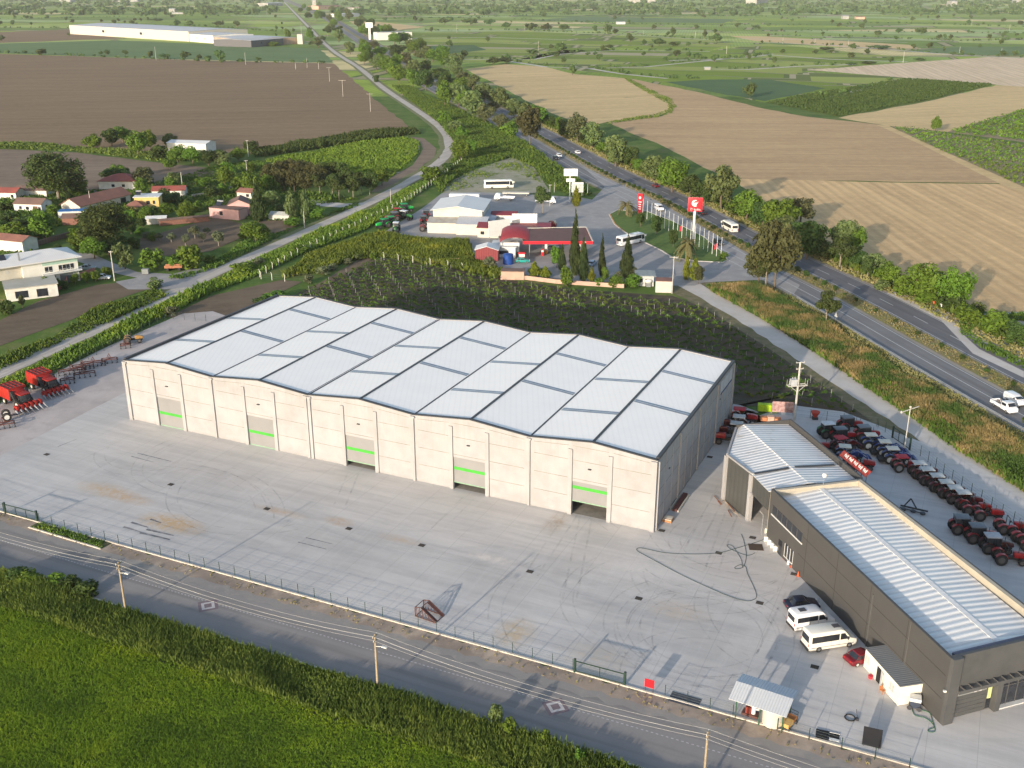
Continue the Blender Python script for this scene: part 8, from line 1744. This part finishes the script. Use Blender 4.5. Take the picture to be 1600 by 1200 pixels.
boxthing('white_box', 'small white box between the red bollards at the wall', 'box', 1233, 881, R(75), [('box', [(-.3, .3, -.3, .3, 0, .5)], mWhiteP), ('lid', [(-.33, .33, -.33, .33, .5, .56)], mWhiteP)])
boxthing('rubber_mat', 'dark brown rubber mat lying above the hose loop', 'mat', 1181, 855, R(-5), [('mat', [(-1.0, 1.0, -.9, .9, .01, .04)], M('mat_brown', (.09, .065, .05)))])
boxthing('plastic_chair', 'small orange chair at the cabin door', 'chair', 1378, 1083, R(30), [('seat', [(-.25, .25, -.25, .25, .4, .46)], M('chair_orange', (.5, .2, .08))), ('backrest', [(-.25, .25, .2, .25, .46, .9)], M('chair_orange', (.5, .2, .08))), ('leg', [(-.24, -.2, -.24, -.2, 0, .4), (.2, .24, -.24, -.2, 0, .4), (-.24, -.2, .2, .24, 0, .4), (.2, .24, .2, .24, 0, .4)], M('chair_orange', (.5, .2, .08)))])
e = empty('red_bucket', (*g(1360, 1060), 0), 0, 'red bucket by the white cabin window', 'bucket'); q = MB(); q.cyl((0, 0, 0), (0, 0, .4), .22, .3, n=14); q.build('pail', M('bucket_red', (.5, .04, .06)), e)
e = empty('tyre_pump', (*g(1328, 1122), 0), 0, 'dark coiled hose reel and pump lying in the yard', 'hose reel'); q = MB()
for i in range(24): a_, b_ = R(i*15), R(i*15+15); q.cyl((math.cos(a_)*.55, math.sin(a_)*.55, .08), (math.cos(b_)*.55, math.sin(b_)*.55, .08), .07, n=6, caps=False)
q.build('coil', mTyreM, e); q = MB(); q.box(.55, .8, -.5, -.2, 0, .3); q.bar((.7, -.3, .3), (.6, .1, 1.1), .05); q.build('pump', mTrim, e)
for px, py, lb in ((1217, 1137, 'black tyre against the fence post right of the tank'), (1225, 1139, 'second black tyre outside the shelter')):
    e = empty('tyre', (*g(px, py), 0), 0, lb, 'tyre'); q = MB(); q.cyl((0, 0, 0), (0, 0, .24), .34, n=16); q.build('rubber', mTyreM, e, .05); q = MB(); q.cyl((0, 0, .241), (0, 0, .25), .17, n=12); q.build('hub', mSteel, e)
e = boxthing('lime_bins', 'lime green bins behind the open shed', 'bin', 1199, 643, R(-8), [('bin', [(-1.8, -.65, -.6, .6, .2, 1.5)], M('lime', (.42, .62, .02))), ('bin', [(-.6, .55, -.6, .6, .2, 1.5)], M('lime', (.42, .62, .02))), ('bin', [(.6, 1.75, -.6, .6, .2, 1.5)], M('lime', (.42, .62, .02)))])
boxthing('poster_board', 'pinkish white poster board behind the shed roof', 'board', 1222, 648, R(-8), [('panel', [(-1.9, 1.9, -.05, .05, .5, 2.6)], M('poster', (.5, .36, .33), (.28, .12, .11), 1.6)), ('leg', [(-2.0, -1.9, .06, .16, 0, 2.4)], mSteel), ('leg', [(1.9, 2.0, .06, .16, 0, 2.4)], mSteel)])
boxthing('orange_crates', 'pile of orange crates in front of the lime bins', 'crates', 1203, 657, R(-8), [('crate', [(-1.8, -.6, -.5, .5, 0, .7)], M('crate_orange', (.55, .22, .1))), ('crate', [(-.5, .7, -.5, .5, 0, .9)], M('crate_pale', (.6, .38, .28))), ('crate', [(.8, 1.9, -.5, .5, 0, .6)], M('crate_orange', (.55, .22, .1)))])
e = boxthing('red_spreader', 'small bright red spreader at the vineyard fence', 'spreader', 1273, 655, 0, [('frame', [(-.5, .5, -.4, .4, 0, .5)], mTrim)]); q = MB(); q.cyl((0, 0, .5), (0, 0, 1.5), .35, .85, n=14); q.build('hopper', yr, e)
boxthing('road_work_sign', 'orange sign at the field track junction', 'sign', 1457, 480, R(-60), [('board', [(-.4, .4, -.03, .03, .8, 1.6)], M('cone_orange', (.55, .12, .05))), ('post', [(-.04, .04, .04, .1, 0, 1.5)], mSteel)])
boxthing('road_work_sign', 'white sign at the field track junction', 'sign', 1469, 484, R(-60), [('board', [(-.35, .35, -.03, .03, .8, 1.6)], mWhiteP), ('post', [(-.04, .04, .04, .1, 0, 1.5)], mSteel)])
e = boxthing('triangle_sign', 'back of a grey triangular road sign at the near highway edge', 'sign', 1305, 505, R(-70), [('post', [(-.05, .05, .0, .1, 0, 2.4)], mSteel)]); q = MB(); q.prof([(-.6, 1.6), (.6, 1.6), (0, 2.7)], -.05, -.01); q.build('plate', M('transformer_grey', (.45, .46, .47)), e)
boxthing('football_goal', 'small pale goal frame in the weeds above the vineyard', 'goal frame', 710, 411, 0, [('frame', [(-1.4, -1.3, 0, .1, 0, 1.3), (1.3, 1.4, 0, .1, 0, 1.3), (-1.4, 1.4, 0, .1, 1.3, 1.4)], M('goal_orange', (.5, .35, .2)))])
boxthing('farm_trailer', 'rusty orange farm trailer parked beside the gravel lane', 'trailer', 272, 422, R(8), [('bed', [(-2.4, 2.4, -1, 1, .8, 1.0), (-2.4, 2.4, -1, -.92, 1., 1.5), (-2.4, 2.4, .92, 1, 1., 1.5)], M('trailer_rust', (.35, .15, .08), None, 2)), ('wheel', [(-1.9, -1.3, -1.1, 1.1, 0, .75)], mTyreM), ('wheel', [(1.3, 1.9, -1.1, 1.1, 0, .75)], mTyreM)])
boxthing('waste_bin', 'grey waste container beside the village junction', 'bin', 228, 428, 0, [('body', [(-.9, .9, -.6, .6, .15, 1.3)], M('bin_grey', (.2, .22, .22))), ('lid', [(-.95, .95, -.65, .65, 1.3, 1.42)], M('bin_lid', (.3, .32, .32)))])
# guard rail
gr = [h for h in HWs if 150 < h.y < 265]; e = empty('guard_rail', (gr[0].x, gr[0].y, 0), 0, 'steel guard rail along the near side of the highway above the reeds', 'guard rail'); q = MB(); o0 = Vector((gr[0].x, gr[0].y)); L2 = []
for i in range(len(gr)):
    d = (gr[min(i+1, len(gr)-1)]-gr[max(i-1, 0)]).normalized(); L2.append(Vector((gr[i].x, gr[i].y))+Vector((d.y, -d.x))*-13.6-o0)
for i in range(len(L2)-1): q.bar((*L2[i], .7), (*L2[i+1], .7), .08, .3)
q.build('beam', mSteel, e); pq = MB(); pq.box(-.06, .06, -.06, .06, 0, .7); pm = pq.mesh('post', mSteel)
for i in range(len(L2)-1):
    n = max(1, int((L2[i+1]-L2[i]).length/4))
    for j in range(n): k_ = link('post', pm, e); p = L2[i].lerp(L2[i+1], j/n); k_.location = (p.x, p.y, 0)
# people
def person(px, py, label, h=1.72, top=(.03, .03, .035), a=0.):
    J = dict(pel=(0, 0, .95), ch=(0, 0, 1.3), nk=(0, 0, 1.48), hd=(0, .02, 1.63), ht=(0, .02, 1.72), lh=(-.1, 0, .9), lk=(-.12, .08, .5), lf=(-.12, -.02, .06), lt=(-.12, .14, .03), rh=(.1, 0, .9), rk=(.12, .0, .5), rf=(.12, -.16, .08), rt=(.12, -.02, .03), ls=(-.19, 0, 1.4), le=(-.26, -.04, 1.13), lw=(-.25, .08, .88), lg=(-.25, .12, .79), rs=(.19, 0, 1.4), re=(.26, .02, 1.13), rw=(.26, .14, .9), rg=(.26, .19, .82))
    E_ = [('pel', 'ch'), ('ch', 'nk'), ('nk', 'hd'), ('hd', 'ht'), ('pel', 'lh'), ('lh', 'lk'), ('lk', 'lf'), ('lf', 'lt'), ('pel', 'rh'), ('rh', 'rk'), ('rk', 'rf'), ('rf', 'rt'), ('ch', 'ls'), ('ls', 'le'), ('le', 'lw'), ('lw', 'lg'), ('ch', 'rs'), ('rs', 're'), ('re', 'rw'), ('rw', 'rg')]
    Rd = dict(pel=.15, ch=.16, nk=.06, hd=.1, ht=.07, lh=.1, lk=.065, lf=.045, lt=.04, rh=.1, rk=.065, rf=.045, rt=.04, ls=.07, le=.045, lw=.035, lg=.035, rs=.07, re=.045, rw=.035, rg=.035)
    ks = list(J); me = bpy.data.meshes.new('body'); me.from_pydata([J[k] for k in ks], [(ks.index(a_), ks.index(b_)) for a_, b_ in E_], []); o = link('body', me); sm_ = o.modifiers.new('s', 'SKIN')
    for i, k in enumerate(ks): me.skin_vertices[0].data[i].radius = (Rd[k], Rd[k]*.8)
    me.skin_vertices[0].data[0].use_root = True; sb = o.modifiers.new('u', 'SUBSURF'); sb.levels = sb.render_levels = 1
    m2 = bpy.data.meshes.new_from_object(o.evaluated_get(bpy.context.evaluated_depsgraph_get())); bpy.data.objects.remove(o); m2.materials.clear()
    mc, ms, mp_ = M('cloth_%g' % px, top), M('skin', (.45, .28, .2)), M('trousers', (.03, .035, .05))
    for m in (mc, ms, mp_): m2.materials.append(m)
    for f in m2.polygons: z = f.center.z; f.material_index = 1 if z > 1.5 or (z < .87 and abs(f.center.x) > .2) else (2 if z < .95 else 0); f.use_smooth = True
    e = empty('person', (*g(px, py), 0), a, label, 'person'); b_ = link('body', m2, e); q = MB(); q.ell((0, 0, 1.69), (.1, .11, .09)); q.build('hair', M('hair_dark', (.02, .015, .01)), e)
person(686, 250, 'person in dark clothes walking on the bend of the gravel lane', a=.4)
person(1143, 639, 'person in dark clothes standing behind the warehouse corner', a=2.)
# ================================================================ AIR, LIGHT, CAMERA
q = MB(); q.box(-36000, 36000, -900, 52000, -2, 82); m = bpy.data.materials.new('haze_air'); m.use_nodes = True; nt = m.node_tree; nt.nodes.clear(); oo = nt.nodes.new('ShaderNodeOutputMaterial'); vv = nt.nodes.new('ShaderNodeVolumePrincipled')
vv.inputs['Color'].default_value = (.93, .94, .95, 1); vv.inputs['Density'].default_value = 4.5e-5; nt.links.new(vv.outputs[0], oo.inputs['Volume'])
tag(q.build('haze', m), 'pale haze lying over the distant plain', 'haze', kind='stuff')
SUN_EL, SUN_AZ = R(11.8), R(31)     # shadows run towards azimuth 31 deg right of the view
w = bpy.data.worlds.new('World'); scene.world = w; w.use_nodes = True; nt = w.node_tree; bg = nt.nodes['Background']; sk = nt.nodes.new('ShaderNodeTexSky'); sk.sky_type = 'NISHITA'; sk.sun_disc = False; sk.sun_elevation = SUN_EL; sk.sun_rotation = SUN_AZ+math.pi; sk.air_density = 1.; sk.dust_density = 1.5; sk.ozone_density = 1.
nt.links.new(sk.outputs[0], bg.inputs[0]); bg.inputs[1].default_value = .15
ld = bpy.data.lights.new('sun', 'SUN'); ld.energy = 3.1; ld.angle = R(.6); ld.color = (1, .88, .73); so = bpy.data.objects.new('sun', ld); COL.objects.link(so)
dv = Vector((math.sin(SUN_AZ)*math.cos(SUN_EL), math.cos(SUN_AZ)*math.cos(SUN_EL), -math.sin(SUN_EL))); so.rotation_euler = dv.to_track_quat('-Z', 'Y').to_euler(); so.location = (0, 0, 200)
cd = bpy.data.cameras.new('camera'); cam = bpy.data.objects.new('camera', cd); COL.objects.link(cam); cam.location = (0, 0, H); cam.rotation_euler = (math.pi/2-TH, 0, 0)
cd.sensor_width = 36; cd.lens = 36*FPX/1600; cd.clip_start = .5; cd.clip_end = 80000; scene.camera = cam
scene.view_settings.view_transform = 'Standard'; scene.view_settings.look = 'None'; scene.view_settings.exposure = .92; scene.view_settings.gamma = 1
scene.render.resolution_x = 1024; scene.render.resolution_y = 768
scene.cycles.volume_bounces = 0; scene.cycles.max_bounces = 6
scene.cycles.transparent_max_bounces = 8
